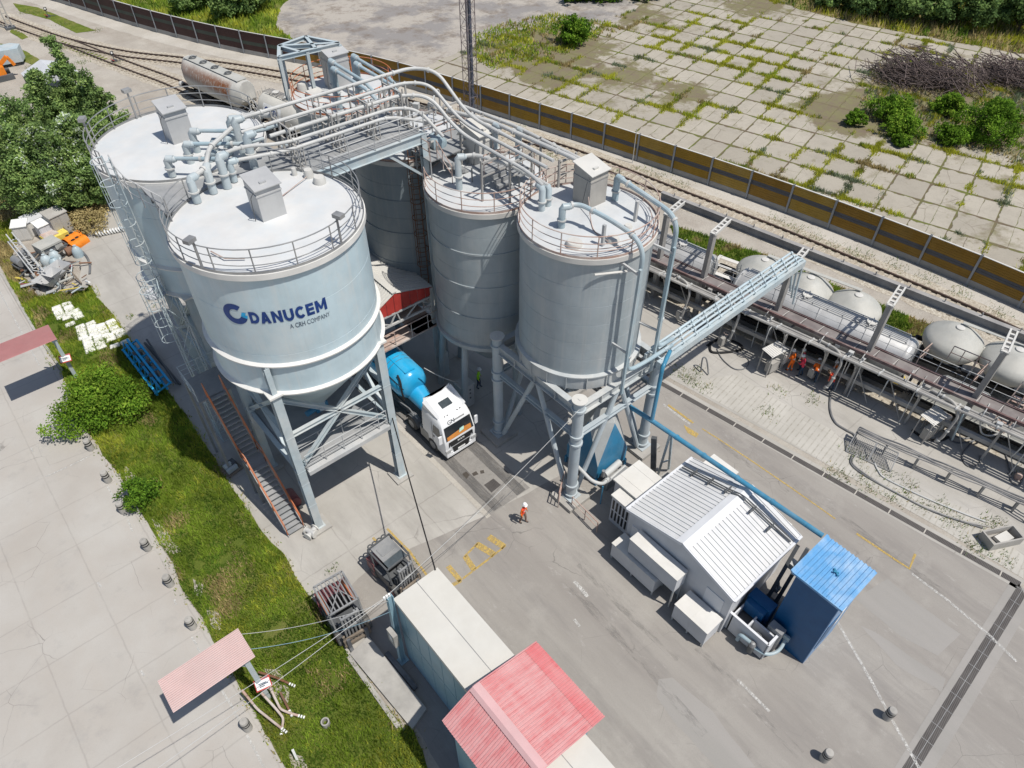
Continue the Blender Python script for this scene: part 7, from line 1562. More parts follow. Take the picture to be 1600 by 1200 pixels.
hopper_wagon('wagon with two grey round vessels at the right edge behind the gantry beam', [Vector((44.1, 7.7, 0)), Vector((44.85, 4.35, 0)), Vector((45.6, 1.0, 0))], 'wagon_grey', 2.0, 2.0)
t, b, q0, q1, d, n = tank_wagon('cream tank wagon with small blue logo plate between the rear silos and the rusty wagon', Vector((28.6, 59.4, 0)), Vector((26.7, 69.2, 0)), 1.42, 2.75, 'wagon_cream', 'gantry_dark', False)
fq = q0.lerp(q1, .78)-Vector((0, 0, 0)); 
def on_side(al, ang, off=.02): c = q0.lerp(q1, .72)-d*al; return c+n*(1.42+off)*math.cos(ang)+Vector((0, 0, (1.42+off)*math.sin(ang)))
m = MB(); m.add([on_side(-1.35, -.02), on_side(1.35, -.02), on_side(1.35, .33), on_side(1.35, .62), on_side(-1.35, .62), on_side(-1.35, .33)], [(0, 1, 2, 5), (5, 2, 3, 4)]); lpl = m.build('logo_plate', s_ := 'white', b)
V, F = text_mesh('VTG', .62, .02, 0, 1.1); m = MB(); m.add([on_side(-.25+x, .10+y*.62, .035) for x, y in V], F); V, F = cring(-.75, .25, .3, .16, 0, 360, 24); m.add([on_side(x, .1+y*.62, .035) for x, y in V], F); m.build('lettering', 'logo_navy', lpl)
# rusty silo wagon with flat-sided body
rw = thing('silo_wagon', 'pale grey silo wagon with broad rust streaks down its side, by the points', 'rail wagon', (25.2, 76.5, 0)); p0, p1 = Vector((26.3, 71.1, 0)), Vector((24.4, 82.6, 0)); a, d = wagon_base(rw, p0, p1, 2.6); n = Vector((-d.y, d.x, 0)); t = NT('rust streaked wagon side'); v = t.pos(); vs = t.pos((2.4, 2.4, .12), rot=(0, 0, 0))
sx = xyz(t, v); band = t.math('MULTIPLY', t.ramp(sx[2], 2.35, 2.9), t.ramp(sx[2], 4.05, 3.6)); band = t.math('MULTIPLY', t.math('MULTIPLY', band, t.ramp(sx[1], 81.5, 74, .55, 1.0)), t.ramp(sx[1], 72.6, 73.2)); st_ = t.noise(vs, 2.2, 5, .7, .30, .50)
col = t.mix(t.noise(v, .8, 5), (.46, .45, .42), (.58, .57, .53)); t.color(t.mix(t.math('MULTIPLY', band, st_), col, (.24, .09, .035))); t.set(.6, 0, .3); M['rusty_side'] = t.m
prof = [(0, .95), (.55, 1.15), (1.25, 1.7), (1.42, 2.3), (1.38, 3.0), (1.1, 3.6), (.62, 4.05), (0, 4.12)]
m = MB(); secs = []
for f, k, zb_ in ((0, .55, 2.3), (.05, .86, 1.7), (.15, 1, 0), (.5, 1, 0), (.9, 1, 0), (.97, .8, 1.2), (1, .5, 2.0)):
    c = (p0+d*.7).lerp(p1-d*.4, f); s_ = [(x*k, max(z, zb_) if z < 3 else 4.12-(4.12-z)*k) for x, z in prof]; ring_ = [c+n*x+Vector((0, 0, z)) for x, z in s_]+[c-n*x+Vector((0, 0, z)) for x, z in s_[-2:0:-1]]; secs.append(ring_)
k = len(secs[0]); V = [q for s_ in secs for q in s_]; F = []
for i in range(len(secs)-1):
    for j in range(k): F.append((i*k+j, i*k+(j+1) % k, (i+1)*k+(j+1) % k, (i+1)*k+j))
m.add(V, F, 0, True); m.add(secs[0], [tuple(range(k))]); m.add(secs[-1], [tuple(range(k-1, -1, -1))]); body = m.build('body', 'rusty_side', rw, angle=40)
m = MB(); m.beam(p0.lerp(p1, .1)+Vector((0, 0, 4.18)), p0.lerp(p1, .93)+Vector((0, 0, 4.18)), 1.15, .05); m.build('top_walkway', 'wagon_grey', body)
for f in (.3, .5, .68, .85): q = p0.lerp(p1, f); m = MB(); m.ring((q.x, q.y), .32, .05, 4.3, 16, 5); m.beam(q-n*.5+Vector((0, 0, 4.3)), q+n*.5+Vector((0, 0, 4.32)), .06); m.build('hatch', 'dark_steel', body)
m = MB(); 
for i in range(40):
    q = p0-d*(.1+rnd.random()*.9)+n*(rnd.random()*2-1)*1.1+Vector((0, 0, 1.2+rnd.random()*1.8)); m.beam(q, q+d*(rnd.random()-.5)*.9+n*(rnd.random()-.5)*.9+Vector((0, 0, (rnd.random()-.3)*.8)), .05)
for o in (-1, -.6, .6, 1): m.beam(p0-d*.9+n*o+Vector((0, 0, 1.1)), p0-d*.5+n*o*.7+Vector((0, 0, 3.4)), .06)
m.build('end_ladder', 'wagon_cream', rw)
for o in (-.9, .7): q = p0-d*1.2+n*o; m = MB(); m.obox((q.x, q.y, 1.0), (.4, .25, .35), a); m.build('step_board', 'yellow', rw)
m = MB(); m.tube([p1+d*.4+n*.9+Vector((0, 0, 1.1)), p1+d*.9+n*.9+Vector((0, 0, 1.1))], .3, 14); m.build('buffer', 'roof_dusty', rw)
# ------------------------------------------------------------------ vegetation
rng = np.random.default_rng(5)
def leaves(cent, nper, spread, size, mats, weights, up=.35):
    """leaf-sized quads scattered round clump centres"""
    C_ = np.repeat(cent, nper, axis=0); n = len(C_); sp = np.repeat(spread, nper) if np.ndim(spread) else spread
    d = rng.normal(size=(n, 3)); d /= np.linalg.norm(d, axis=1)[:, None]; r_ = rng.random(n)**(1/2.2)
    P = C_+d*(r_*sp)[:, None]*np.array([1, 1, .8]); N = d*.6+rng.normal(size=(n, 3))*.6+np.array([0, 0, up]); N /= np.linalg.norm(N, axis=1)[:, None]
    A = np.cross(N, rng.normal(size=(n, 3))); A /= np.linalg.norm(A, axis=1)[:, None]; B = np.cross(N, A); s_ = size*(.6+.8*rng.random(n))[:, None]
    V = np.stack([P-A*s_*.5, P+B*s_*.3, P+A*s_*.55, P-B*s_*.3], 1).reshape(-1, 3); F = np.arange(4*n).reshape(n, 4)
    tone = np.repeat(rng.random(len(cent)), nper)*.55+rng.random(n)*.45; mi = np.searchsorted(np.cumsum(weights), tone*.999)
    return V, F, mi
def plant(name, label, cat, loc, h, rad, ncl, nper, size, weights=(.35, .4, .25), mats=None, group=None, trunk=True, low=.12, spiky=0.0, flat=1.0):
    mats = mats or (('leaf_b', 'leaf_a', 'leaf_c') if trunk else ('bush_b', 'bush_a', 'bush_c')); t = thing(name, label, cat, loc, 0, group); zc = h*(.55 if trunk else .45)
    d = rng.normal(size=(ncl, 3)); d /= np.linalg.norm(d, axis=1)[:, None]; r_ = rng.random(ncl)**.45; c = d*r_[:, None]
    c[:, 2] *= 1.0; lim = 1-.35*np.clip(c[:, 2], 0, 1); wob = 1+.25*np.sin(3*np.arctan2(c[:, 1], c[:, 0])+rng.random()*6)
    P = np.stack([c[:, 0]*rad*lim*wob, c[:, 1]*rad*lim*wob, zc+c[:, 2]*h*.45*flat], 1)
    if spiky:
        k = int(ncl*.12); P[:k, 0] *= .35; P[:k, 1] *= .35; P[:k, 2] = h*(.8+spiky*rng.random(k))
    P[:, 2] = np.maximum(P[:, 2], h*low*rng.random(ncl)); spr = rad*(.14+.15*rng.random(ncl)); V, F, mi = leaves(P, nper, spr, size, mats, weights)
    cr = fastmesh('crown', V, F, mats, mi); cr.parent = t
    m = MB(); nb = 7 if trunk else 9
    if trunk: m.tube([(0, 0, 0), (.05*h*.3, .03*h, h*.3), (0, .02*h, h*.6), (.02*h, 0, h*.85)], .1, 7, True, 0, [.028*h, .02*h, .013*h, .005*h])
    for i in range(nb):
        q = Vector(P[int(rng.integers(ncl))]); z0 = min(q.z*.6, h*(.12+.4*rng.random())) if trunk else .02; s0 = Vector((0, 0, z0)); m.tube([s0, s0.lerp(q, .5)+Vector((0, 0, .08*h)), q], .05, 5, True, 0, [.011*h+.01, .008*h+.006, .004*h])
    m.v = [(x+loc[0], y+loc[1], z+(loc[2] if len(loc) > 2 else 0)) for x, y, z in m.v]
    m.build('trunk' if trunk else 'stem', 'bark', t); return t
GT = 'trees behind the scrap yard'
TL = [(95, 95, 9, 1.9, .35, 'tree with a spiky leader at the top of the grove'), (55, 122, 8.6, 2.2, .2, 'tree at the top of the grove left of the spiky leader, below the white shelter'), (16, 165, 8.5, 2.5, 0, 'tree at the left picture edge below the orange digger'), (138, 138, 8, 1.9, .3, 'slender tree at the top right of the grove nearest the tracks'), (146, 195, 7.2, 2.0, .15, 'slim tree at the right edge of the grove beside the silo railing'), (104, 185, 8, 2.3, .1, 'pale leaved tree in the middle right of the grove'), (52, 200, 8.3, 2.5, 0, 'silvery tree in the middle of the grove'), (4, 205, 8, 2.5, 0, 'tree cut by the left picture edge halfway down the grove'), (122, 226, 6.2, 2.3, 0, 'low tree at the right foot of the grove, nearest the rear silo'), (70, 226, 6.6, 2.4, 0, 'front tree of the grove right behind the white cabinets'), (22, 236, 6.6, 2.5, 0, 'leftmost front tree of the grove behind the scrap yard')]
for i, (px, py, h, r_, sp, lab) in enumerate(TL):
    silver = i in (5, 6, 7, 4); x, y = Wxy(px, py, h*.93)
    plant('broadleaf_tree', lab, 'tree', (x, y, 0), h, r_, 230, 100, .2, (.26, .32, .17, .25) if silver else (.32, .38, .22, .08), ('leaf_b', 'leaf_a', 'leaf_c', 'leaf_s'), GT, True, .08, sp)
plant('bush', 'large round bright green bush between the left yard edge and the blue pipe rack', 'bush', (.2, 39.9, 0), 2.5, 2.75, 260, 70, .15, (.22, .45, .33), trunk=False, low=.3, flat=.9, group='bushes along the verge')
plant('bush', 'small dark bush overhanging the left yard edge between two bollards', 'bush', (-.45, 31.6, 0), 1.5, 1.15, 90, 60, .12, (.45, .4, .15), trunk=False, low=.3, group='bushes along the verge')
plant('bush', 'bush of long upright stems alone on the slab field near the mast', 'bush', (66.6, 66.3, 0), 3.6, 2.3, 110, 60, .26, (.45, .42, .13), trunk=False, low=.2, group='bushes on the slab field')
for x, y, h, r_, w_, lab in ((76.9, 29.0, 2.6, 2.5, (.3, .45, .25), 'broad bright bush left of the group on the slab field'), (74.7, 26.9, 2.0, 2.0, (.25, .45, .3), 'lower bright bush in the middle of the group on the slab field'), (82.6, 26.0, 2.4, 1.6, (.2, .4, .4), 'yellow green bush directly below the brushwood heap'), (72.9, 31.0, 1.7, 1.1, (.3, .5, .2), 'smallest bush at the left end of the slab field group'), (79.6, 20.6, 4.0, 3.1, (.45, .42, .13), 'tallest dark bush at the right end of the slab field group'), (72.2, 25.6, 1.2, .9, (.3, .45, .25), 'little bush below the group on the slab field'), (76.7, 22.6, 1.8, 1.8, (.25, .5, .25), 'low bush joining the tall dark bush on the slab field'), (86.2, 22.3, 2.0, 1.6, (.3, .5, .2), 'grey green bush at the right beside the second brushwood heap')):
    plant('bush', lab, 'bush', (x, y, 0), h, r_, int(70+25*r_), 60, .2, w_, trunk=False, low=.25, group='bushes on the slab field')
hx = [(103.5, 52.5, 3.2), (104.5, 48, 4.5), (105.5, 44, 5.2), (107.5, 40, 5.5), (110.0, 36, 5.6), (113, 31.5, 5.6), (117, 26, 5.5), (108, 54, 5), (109.5, 48.5, 6), (111.5, 44, 6.2), (113.5, 39, 6.2), (116.5, 34, 6.2), (114, 50, 6), (117, 44, 6.5)]
for i, (x, y, h) in enumerate(hx): plant('hedge_tree', 'dense dark green tree in the row along the upper right edge of the slab field', 'tree', (x, y, 0), h, 2.9+.25*(i % 3), 100, 60, .38, (.5, .38, .12), group='tree row at the upper right', low=.05)
for i, (x, y, h) in enumerate(((78.8, 77.8, 2.5), (82.3, 75.3, 2.8), (86.5, 72.4, 2.6))): plant('hedge_tree', 'low dense bush in the clump at the middle of the top edge', 'bush', (x, y, 0), h, 2.6, 80, 55, .34, (.5, .38, .12), trunk=False, low=.1, group='bush clump at the top edge')
for i, (x, y, h, r_) in enumerate(((38.3, 103.0, 4.8, 3.0), (42.3, 104.5, 5.2, 3.2), (39.5, 109, 6, 3.2), (35.2, 109.5, 4.2, 2.6))): plant('hedge_tree', 'dense green tree in the clump behind the dark brown end of the barrier', 'tree', (x, y, 0), h, r_, 110, 60, .36, (.42, .42, .16), trunk=True, low=.05, group='tree clump behind the brown barrier')

# grass, weeds: blades scattered over the ground
def inpoly(P, poly):
    x, y = P[:, 0], P[:, 1]; ins = np.zeros(len(P), bool); n = len(poly); j = n-1
    for i in range(n):
        xi, yi = poly[i][0], poly[i][1]; xj, yj = poly[j][0], poly[j][1]
        c = ((yi > y) != (yj > y)) & (x < (xj-xi)*(y-yi)/((yj-yi) or 1e-9)+xi); ins ^= c; j = i
    return ins
def vnoise(P, s_, seed=0):
    """smooth value noise on the plane"""
    q = P*s_+seed*17.3; i = np.floor(q).astype(int); f = q-i; f = f*f*(3-2*f)
    def hsh(a, b): v = np.sin(a*127.1+b*311.7+seed*7.7)*43758.5453; return v-np.floor(v)
    a = hsh(i[:, 0], i[:, 1]); b = hsh(i[:, 0]+1, i[:, 1]); c = hsh(i[:, 0], i[:, 1]+1); d = hsh(i[:, 0]+1, i[:, 1]+1)
    return (a*(1-f[:, 0])+b*f[:, 0])*(1-f[:, 1])+(c*(1-f[:, 0])+d*f[:, 0])*f[:, 1]
def blades(P, L, w_, lean=.55):
    n = len(P); a = rng.random(n)*2*PI; t = np.stack([np.cos(a), np.sin(a), np.zeros(n)], 1); ld = rng.random(n)*2*PI; ln = (rng.random(n)*lean*L)
    tip = np.stack([P[:, 0]+np.cos(ld)*ln, P[:, 1]+np.sin(ld)*ln, P[:, 2]+L], 1); V = np.stack([P-t*(w_/2)[:, None], P+t*(w_/2)[:, None], tip], 1).reshape(-1, 3); return V, np.arange(3*n).reshape(n, 3)
def stuff(o, label, cat): return tag(o, label, cat, None, 'stuff')
def scatter(poly, dens, seed=0):
    xs = [p[0] for p in poly]; ys = [p[1] for p in poly]; A = (max(xs)-min(xs))*(max(ys)-min(ys)); n = int(A*dens)
    P = np.stack([min(xs)+rng.random(n)*(max(xs)-min(xs)), min(ys)+rng.random(n)*(max(ys)-min(ys))], 1); return P[inpoly(P, poly)]
vp = [(p[0], p[1]) for p in VERGE]; P = scatter(vp, 330)
e1 = vnoise(P, .45, 1); e2 = vnoise(P, 1.7, 2); keep = (.55*e1+.45*e2) > .20; P = P[keep]; e1, e2 = e1[keep], e2[keep]; e3 = vnoise(P, 3.5, 4)
mi = np.where(e1*.5+e2*.3+e3*.3 < .42, 1, np.where(e1*.6+e3*.4+.25*rng.random(len(P)) > .78, 2, 0)); dry = vnoise(P, .6, 9)+.3*rng.random(len(P)) > 1.0; mi = np.where(dry, 3, mi)
V, F = blades(np.column_stack([P, np.full(len(P), .012)]), .09+.28*rng.random(len(P))*(.35+e2), .045+.03*rng.random(len(P)))
stuff(fastmesh('verge_grass', V, F, ('grass_a', 'grass_b', 'grass_c', 'grass_d'), mi), 'long green and yellowish grass of the left verge', 'grass')
# ragged tufts that spill over the verge edges
T = []
for a, b in list(zip(VERGE, VERGE[1:])):
    L = math.hypot(b[0]-a[0], b[1]-a[1])
    for i in range(int(L*26)):
        t_ = rng.random(); off = rng.normal()*.16; T.append((a[0]+(b[0]-a[0])*t_+off, a[1]+(b[1]-a[1])*t_+rng.normal()*.12))
T = np.array(T); k = vnoise(T, 1.3, 6) > .42; T = T[k]; V, F = blades(np.column_stack([T, np.full(len(T), .012)]), .06+.2*rng.random(len(T)), .05+.03*rng.random(len(T)), .9)
stuff(fastmesh('edge_weeds', V, F, ('grass_a', 'grass_b', 'grass_c', 'grass_d'), rng.integers(0, 4, len(T))), 'ragged weeds creeping over the edges of the left verge', 'weeds')
P = scatter([(p[0], p[1]) for p in DRYV], 130); e = vnoise(P, .7, 3); V, F = blades(np.column_stack([P, np.full(len(P), .016)]), .12+.3*rng.random(len(P)), .07+.04*rng.random(len(P)))
stuff(fastmesh('dry_grass_blades', V, F, ('grass_c', 'grass_d', 'grass_a'), np.where(e > .55, 1, np.where(rng.random(len(P)) < .5, 0, 2))), 'dry yellowish grass round the scrap yard', 'grass')
# grass between the wagons and the barrier
Q = pxy((1045, 352), (1085, 362), (1200, 400), (1290, 440), (1420, 495), (1470, 512), (1470, 540), (1400, 520), (1330, 485), (1180, 420), (1060, 380)); P = scatter(Q, 170); V, F = blades(np.column_stack([P, np.full(len(P), .02)]), .1+.3*rng.random(len(P)), .06+.03*rng.random(len(P))); e = vnoise(P, 1.2, 8)
stuff(fastmesh('rail_grass', V, F, ('grass_a', 'grass_b', 'grass_d'), np.where(e > .6, 2, np.where(e > .4, 0, 1))), 'green grass strip between wagons and free track', 'grass')
# weeds in the joints of the slab field
ca, sa = math.cos(R(SLAB_ROT)), math.sin(R(SLAB_ROT)); W1 = []; W2 = []
barx = np.interp(np.arange(0, 135, 1), [p.y for p in BARS], [p.x for p in BARS])
n = 60000; P = np.stack([54+rng.random(n)*70, -12+rng.random(n)*112], 1); u = P[:, 0]*ca+P[:, 1]*sa; v = -P[:, 0]*sa+P[:, 1]*ca
on_u = rng.random(n) < .62; u2 = np.where(on_u, np.round(u/SLAB_X)*SLAB_X+rng.normal(size=n)*.13, u); v2 = np.where(on_u, v, np.round(v/SLAB_Y)*SLAB_Y+rng.normal(size=n)*.1)
P = np.stack([u2*ca-v2*sa, u2*sa+v2*ca], 1); pr = vnoise(P, .16, 3)*.55+vnoise(P, .6, 5)*.45; keep = (pr > .50+.30*rng.random(n)) & (P[:, 0] > np.interp(P[:, 1], [p.y for p in BARS], [p.x for p in BARS])+.6) & (P[:, 1] < 74-.12*(P[:, 0]-60)); P = P[keep]
P = np.repeat(P, 14, axis=0)+rng.normal(size=(len(P)*14, 2))*.15; e = vnoise(P, .25, 12)+.2*rng.random(len(P)); V, F = blades(np.column_stack([P, np.full(len(P), .01)]), .10+.34*rng.random(len(P))**1.5, .06+.05*rng.random(len(P)), .6)
stuff(fastmesh('joint_weeds', V, F, ('weed_y', 'grass_a', 'weed_g', 'grass_d'), np.where(e > .86, 2, np.where(e > .44, 0, np.where(e > .34, 1, 3)))), 'yellow green weeds growing in the joints of the slab field', 'weeds')
# rough grass round the slab field and behind the barrier
def rough(name, poly, dens, h, mats, label, seed, thr=.3):
    P = scatter(poly, dens); e = vnoise(P, .35, seed)*.6+vnoise(P, 1.3, seed+1)*.4; k = e > thr; P = P[k]; e = e[k]+.15*rng.random(len(P))
    V, F = blades(np.column_stack([P, np.full(len(P), .02)]), h*(.3+rng.random(len(P))), .12+.1*rng.random(len(P)), .7); n_ = len(mats); stuff(fastmesh(name, V, F, mats, np.clip(((e-thr)/(1.0-thr)*n_).astype(int), 0, n_-1)), label, 'grass')
rough('soil_weeds', pxy((745, 95), (740, 55), (800, 32), (870, 22), (945, 35), (975, 45), (950, 60), (905, 75), (855, 100), (790, 95), (770, 110)), 26, .4, ('grass_d', 'grass_a', 'weed_y', 'grass_b'), 'sparse weeds on the soil patch near the mast', 21, .36)
rough('soil_weeds', pxy((1345, 185), (1420, 215), (1560, 250), (1600, 262), (1640, 300), (1660, 130), (1600, 110), (1480, 98), (1400, 92), (1365, 108), (1352, 140)), 16, .45, ('grass_d', 'weed_g', 'grass_a'), 'dry weeds on the soil round the brushwood heaps', 23, .42)
rough('field_edge_grass', pxy((1180, -30), (1240, 12), (1330, 35), (1430, 55), (1600, 86), (1700, 110), (1800, 60), (1400, -60)), 14, .8, ('grass_b', 'grass_d', 'weed_y', 'grass_a'), 'rough tall grass between the slab field and the tree row', 25, .25)
rough('bank_grass', [(p.x+.6, p.y) for p in BARS if p.y > 78]+[(26, 150), (40, 150)]+pxy((330, -40), (470, -20), (440, 10), (430, 42), (470, 70), (440, 70)), 16, .6, ('grass_b', 'grass_a', 'grass_c', 'weed_y'), 'green bank grass behind the brown barrier', 27, .25)
# weeds along the tracks, on the stone paving and at kerbs
W3 = []
def clump(px, py, n, r_): 
    p = W(px, py); W3.append(np.stack([p.x+rng.normal(size=n)*r_, p.y+rng.normal(size=n)*r_], 1))
for q in ((1072, 590), (1085, 598), (1062, 580), (1090, 580), (1103, 606), (1330, 705), (1345, 718), (1300, 735), (1318, 745), (1350, 748), (1390, 778), (1410, 770), (1440, 790), (1480, 810), (1515, 852), (1570, 875), (1530, 860), (1545, 822), (1555, 815), (1385, 740), (1420, 755), (1360, 765), (1200, 645), (1215, 610), (1270, 625), (1600, 740), (1470, 790), (1500, 815)): clump(*q, 70, .3)
for q in ((965, 270), (1000, 265), (1030, 275), (1060, 288), (1215, 345), (1240, 358), (1270, 372), (1300, 385), (1330, 395), (1350, 402), (1400, 415), (1450, 435), (1500, 458), (1560, 490), (860, 245), (835, 240), (810, 200), (125, 98), (100, 75), (70, 55), (40, 20), (150, 48), (100, 38), (60, 20), (25, 95), (50, 105), (520, 130), (180, 100), (130, 85)): clump(*q, 130, .5)
for q in ((515, 890), (525, 885), (203, 497), (205, 494), (233, 470), (240, 480), (1015, 700), (1020, 705), (1002, 735), (1018, 740), (648, 880), (560, 1040), (580, 1060), (610, 1095), (640, 1120), (205, 760), (245, 850), (262, 880), (312, 935)): clump(*q, 16, .14)
P = np.concatenate(W3); V, F = blades(np.column_stack([P, np.full(len(P), .015)]), .05+.18*rng.random(len(P)), .03+.035*rng.random(len(P)), .8)
stuff(fastmesh('scattered_weeds', V, F, ('grass_b', 'grass_d', 'weed_g', 'grass_b'), rng.integers(0, 4, len(P))), 'scattered low weeds along tracks, kerbs and stone paving', 'weeds')
# heaps of brushwood
def brushpile(label, pts, n, r_, hh):
    m = MB()
    for i in range(n):
        a = pts[rng.integers(len(pts))]; c = W(*a)+Vector((rng.normal()*r_, rng.normal()*r_, 0)); z = hh*rng.random()**1.2; an = rng.normal()*.6+.4; L = 1.2+2.2*rng.random(); d = Vector((math.sin(an)*L/2, math.cos(an)*L/2, rng.normal()*.3)); c.z = z+.15; m.beam(c-d, c+d, .03+.04*rng.random())
    solo(m, 'brushwood_heap', 'brush', label, 'brushwood', 'brushwood heaps')
brushpile('large heap of dead brushwood on the slab field above the bushes', ((1390, 118), (1420, 125), (1450, 135), (1480, 140), (1430, 112), (1465, 120), (1500, 135), (1405, 130)), 900, 1.5, 2.0)
brushpile('smaller heap of dead brushwood at the right edge of the slab field', ((1560, 125), (1585, 130), (1600, 140), (1545, 120), (1575, 115)), 450, 1.3, 1.6)

# ------------------------------------------------------------------ people
def person(label, p, rz, bend, torso, legs, hat, arms='down', stride=.1, sleeves=None, h=1.74):
    k = h/1.74; b = R(bend); J = {}
    def tp(x, y, z): # torso turns forward about the hips (front = -y)
        dz = z-.95; return (x*k, (y*math.cos(b)-dz*math.sin(b))*k, (.95+dz*math.cos(b)+y*math.sin(b)*.0)*k)
    V = [(0, 0, .95*k), tp(0, .01, 1.12), tp(0, .01, 1.36), tp(0, 0, 1.48), tp(0, -.02, 1.56), tp(0, -.03, 1.68)]; rad = [(.135, .105), (.125, .095), (.155, .11), (.06, .06), (.085, .09), (.085, .1)]; E = [(0, 1), (1, 2), (2, 3), (3, 4), (4, 5)]
    def add(pt, r_, par): V.append(pt); rad.append(r_); E.append((par, len(V)-1)); return len(V)-1
    for s_ in (-1, 1):
        st_ = stride*s_; hip = add((s_*.1*k, 0, .88*k), (.095, .095), 0); kn = add((s_*.105*k, -.04*k-st_*.5, .5*k), (.068, .068), hip); an = add((s_*.11*k, .02*k-st_, .1*k), (.05, .05), kn); add((s_*.125*k, -.15*k-st_, .045*k), (.045, .035), an)
        sh = add(tp(s_*.19, 0, 1.4), (.065, .065), 2)
        if arms == 'down': el, wr = tp(s_*.25, .02, 1.14), tp(s_*.25, -.1, .92)
        elif arms == 'front': el, wr = tp(s_*.24, -.08, 1.16), tp(s_*.12, -.33, 1.12)
        else: el, wr = tp(s_*.22, -.16, 1.16), tp(s_*.12, -.38, .98)
        if bend > 20: el = (el[0], el[1]-.05, el[2]-.05); wr = (wr[0], wr[1]-.02, wr[2]-.12)
        e_ = add(el, (.048, .048), sh); w_ = add(wr, (.034, .034), e_); d = Vector(wr)-Vector(el); d.normalize(); add(tuple(Vector(wr)+d*.07), (.036, .022), w_); J[s_] = (Vector(wr)+d*.07, d)
    me = bpy.data.meshes.new('figure'); me.from_pydata(V, E, []); ob = bpy.data.objects.new('figure', me); COL.objects.link(ob); mod = ob.modifiers.new('skin', 'SKIN'); mod.use_smooth_shade = True
    sv_ = me.skin_vertices[0].data
    for i, r_ in enumerate(rad): sv_[i].radius = (r_[0]*k, r_[1]*k)
    sv_[0].use_root = True; ob.modifiers.new('sub', 'SUBSURF').levels = 1; ob.modifiers['sub'].render_levels = 1
    dg = bpy.context.evaluated_depsgraph_get(); bmesh_ = bpy.data.meshes.new_from_object(ob.evaluated_get(dg)); bpy.data.objects.remove(ob); bpy.data.meshes.remove(me)
    bm = bmesh.new(); bm.from_mesh(bmesh_); hd = Vector(V[5]); nk = Vector(V[3]); up = (hd-Vector(V[4])).normalized(); fw = Vector((0, -1, 0)); fw = (fw-up*fw.dot(up)).normalized()
    def tubeb(pts, r_, n=5):
        mb_ = MB(); mb_.tube(pts, r_, n); vs = [bm.verts.new(v) for v in mb_.v]
        for f in mb_.f: bm.faces.new([vs[i] for i in f])
    for s_ in (-1, 1):  # fingers and thumb, ears
        q, d = J[s_]; sd = d.cross(Vector((0, 0, 1))); sd = sd.normalized() if sd.length > .01 else Vector((1, 0, 0)); cu = sd.cross(d)*-.3
        for i, L in enumerate((.06, .072, .066, .05)): o = q+sd*(i-1.5)*.017; tubeb([o, o+d*L*.55, o+d*L*.9+cu*L*.6], .008)
        o = q-d*.035-sd*.03*s_; tubeb([o, o+d*.03-sd*.03*s_, o+d*.055-sd*.03*s_], .009)
        e = hd-up*.03+Vector((s_*.085*k, 0, 0)); tubeb([e-up*.025, e+up*.025], .016)
    tubeb([hd-up*.02+fw*.085, hd-up*.055+fw*.115], .013); 
    bm.to_mesh(bmesh_); bm.free(); tn = Vector(V[2])-Vector(V[0]); tn.normalize()
    for mm in (torso, legs, 'skin', 'black', sleeves or torso, 'reflect'): bmesh_.materials.append(M[mm])
    for f in bmesh_.polygons:
        c = f.center; hh = (c-Vector(V[0])).dot(tn); side = abs(c.x) > .2*k; mi_ = 0
        if (c-hd).length < .17*k and (c-nk).dot(tn) > .02: mi_ = 2
        elif side and any((c-J[s_][0]).length < .11 for s_ in (-1, 1)): mi_ = 2
        elif any((c-J[s_][0]).length < .10 for s_ in (-1, 1)): mi_ = 2
        elif c.z < .1*k: mi_ = 3
        elif hh < .0: mi_ = 1 if not side else 4
        elif side: mi_ = 4
        elif .13 < hh < .19: mi_ = 5
        f.material_index = mi_; f.use_smooth = True
    for f in bmesh_.polygons:
        if f.material_index == 1 and .24*k < f.center.z < .31*k and legs.startswith('hi'): f.material_index = 5
    t = thing('person', label, 'person', p, rz, None, local=True); o = bpy.data.objects.new('body', bmesh_); COL.objects.link(o); o.parent = t
    if hat:
        mh = MB(); rot = Matrix.Translation(hd+up*.025) @ up.to_track_quat('Z', 'Y').to_matrix().to_4x4(); mh.lathe([(.135, 0), (.125, .03), (.115, .075), (.08, .12), (.02, .135)], (0, 0), 18); mh.lathe([(.165, -.005), (.13, .012)], (0, 0), 18, 0, R(220), R(320)); mh.xform(rot); mh.build('helmet', hat, t)
    else:
        mh = MB(); rot = Matrix.Translation(hd+up*.02-fw*.01) @ up.to_track_quat('Z', 'Y').to_matrix().to_4x4(); mh.lathe([(.098, -.02), (.105, .03), (.08, .08), (.01, .105)], (0, 0), 14); mh.xform(rot); mh.build('hair', 'bark', t)
    return t
M['tan_trousers'] = plain('dusty brown work trousers', (.20, .13, .10), .8)
person('worker in white helmet and orange vest walking on the road before the lorry lane', W(817, 816), R(20), 4, 'hi_vis_red', 'tan_trousers', 'hat', 'down', .14, 'hi_vis')
person('worker in full orange suit and white helmet, nearest the roofed cabinet', lp(36.3, 14.0), R(170), 10, 'hi_vis', 'hi_vis', 'hat', 'front', .08)
person('worker in red jacket, white helmet and dark trousers in the middle of the group', lp(36.3, 13.25), R(190), 16, 'hi_vis_pink', 'navy', 'hat', 'front', .08)
person('worker with pale grey helmet mostly hidden behind the red jacket', lp(36.9, 13.6), R(200), 12, 'hi_vis_pink', 'navy', 'reflect', 'front', .05)
person('stooping worker in orange vest and dark blue trousers beside the leaning post', lp(36.35, 12.4), R(120), 42, 'hi_vis', 'navy', 'hat', 'low', .1)
person('worker in orange suit and white helmet standing at the wagon under the bent filling pipe', lp(37.0, 11.55), R(150), 14, 'hi_vis', 'hi_vis', 'hat', 'front', .08)
person('stooping worker in red orange vest and navy trousers nearest the thick hose', lp(36.3, 11.2), R(200), 40, 'hi_vis_red', 'navy', None, 'low', .12)
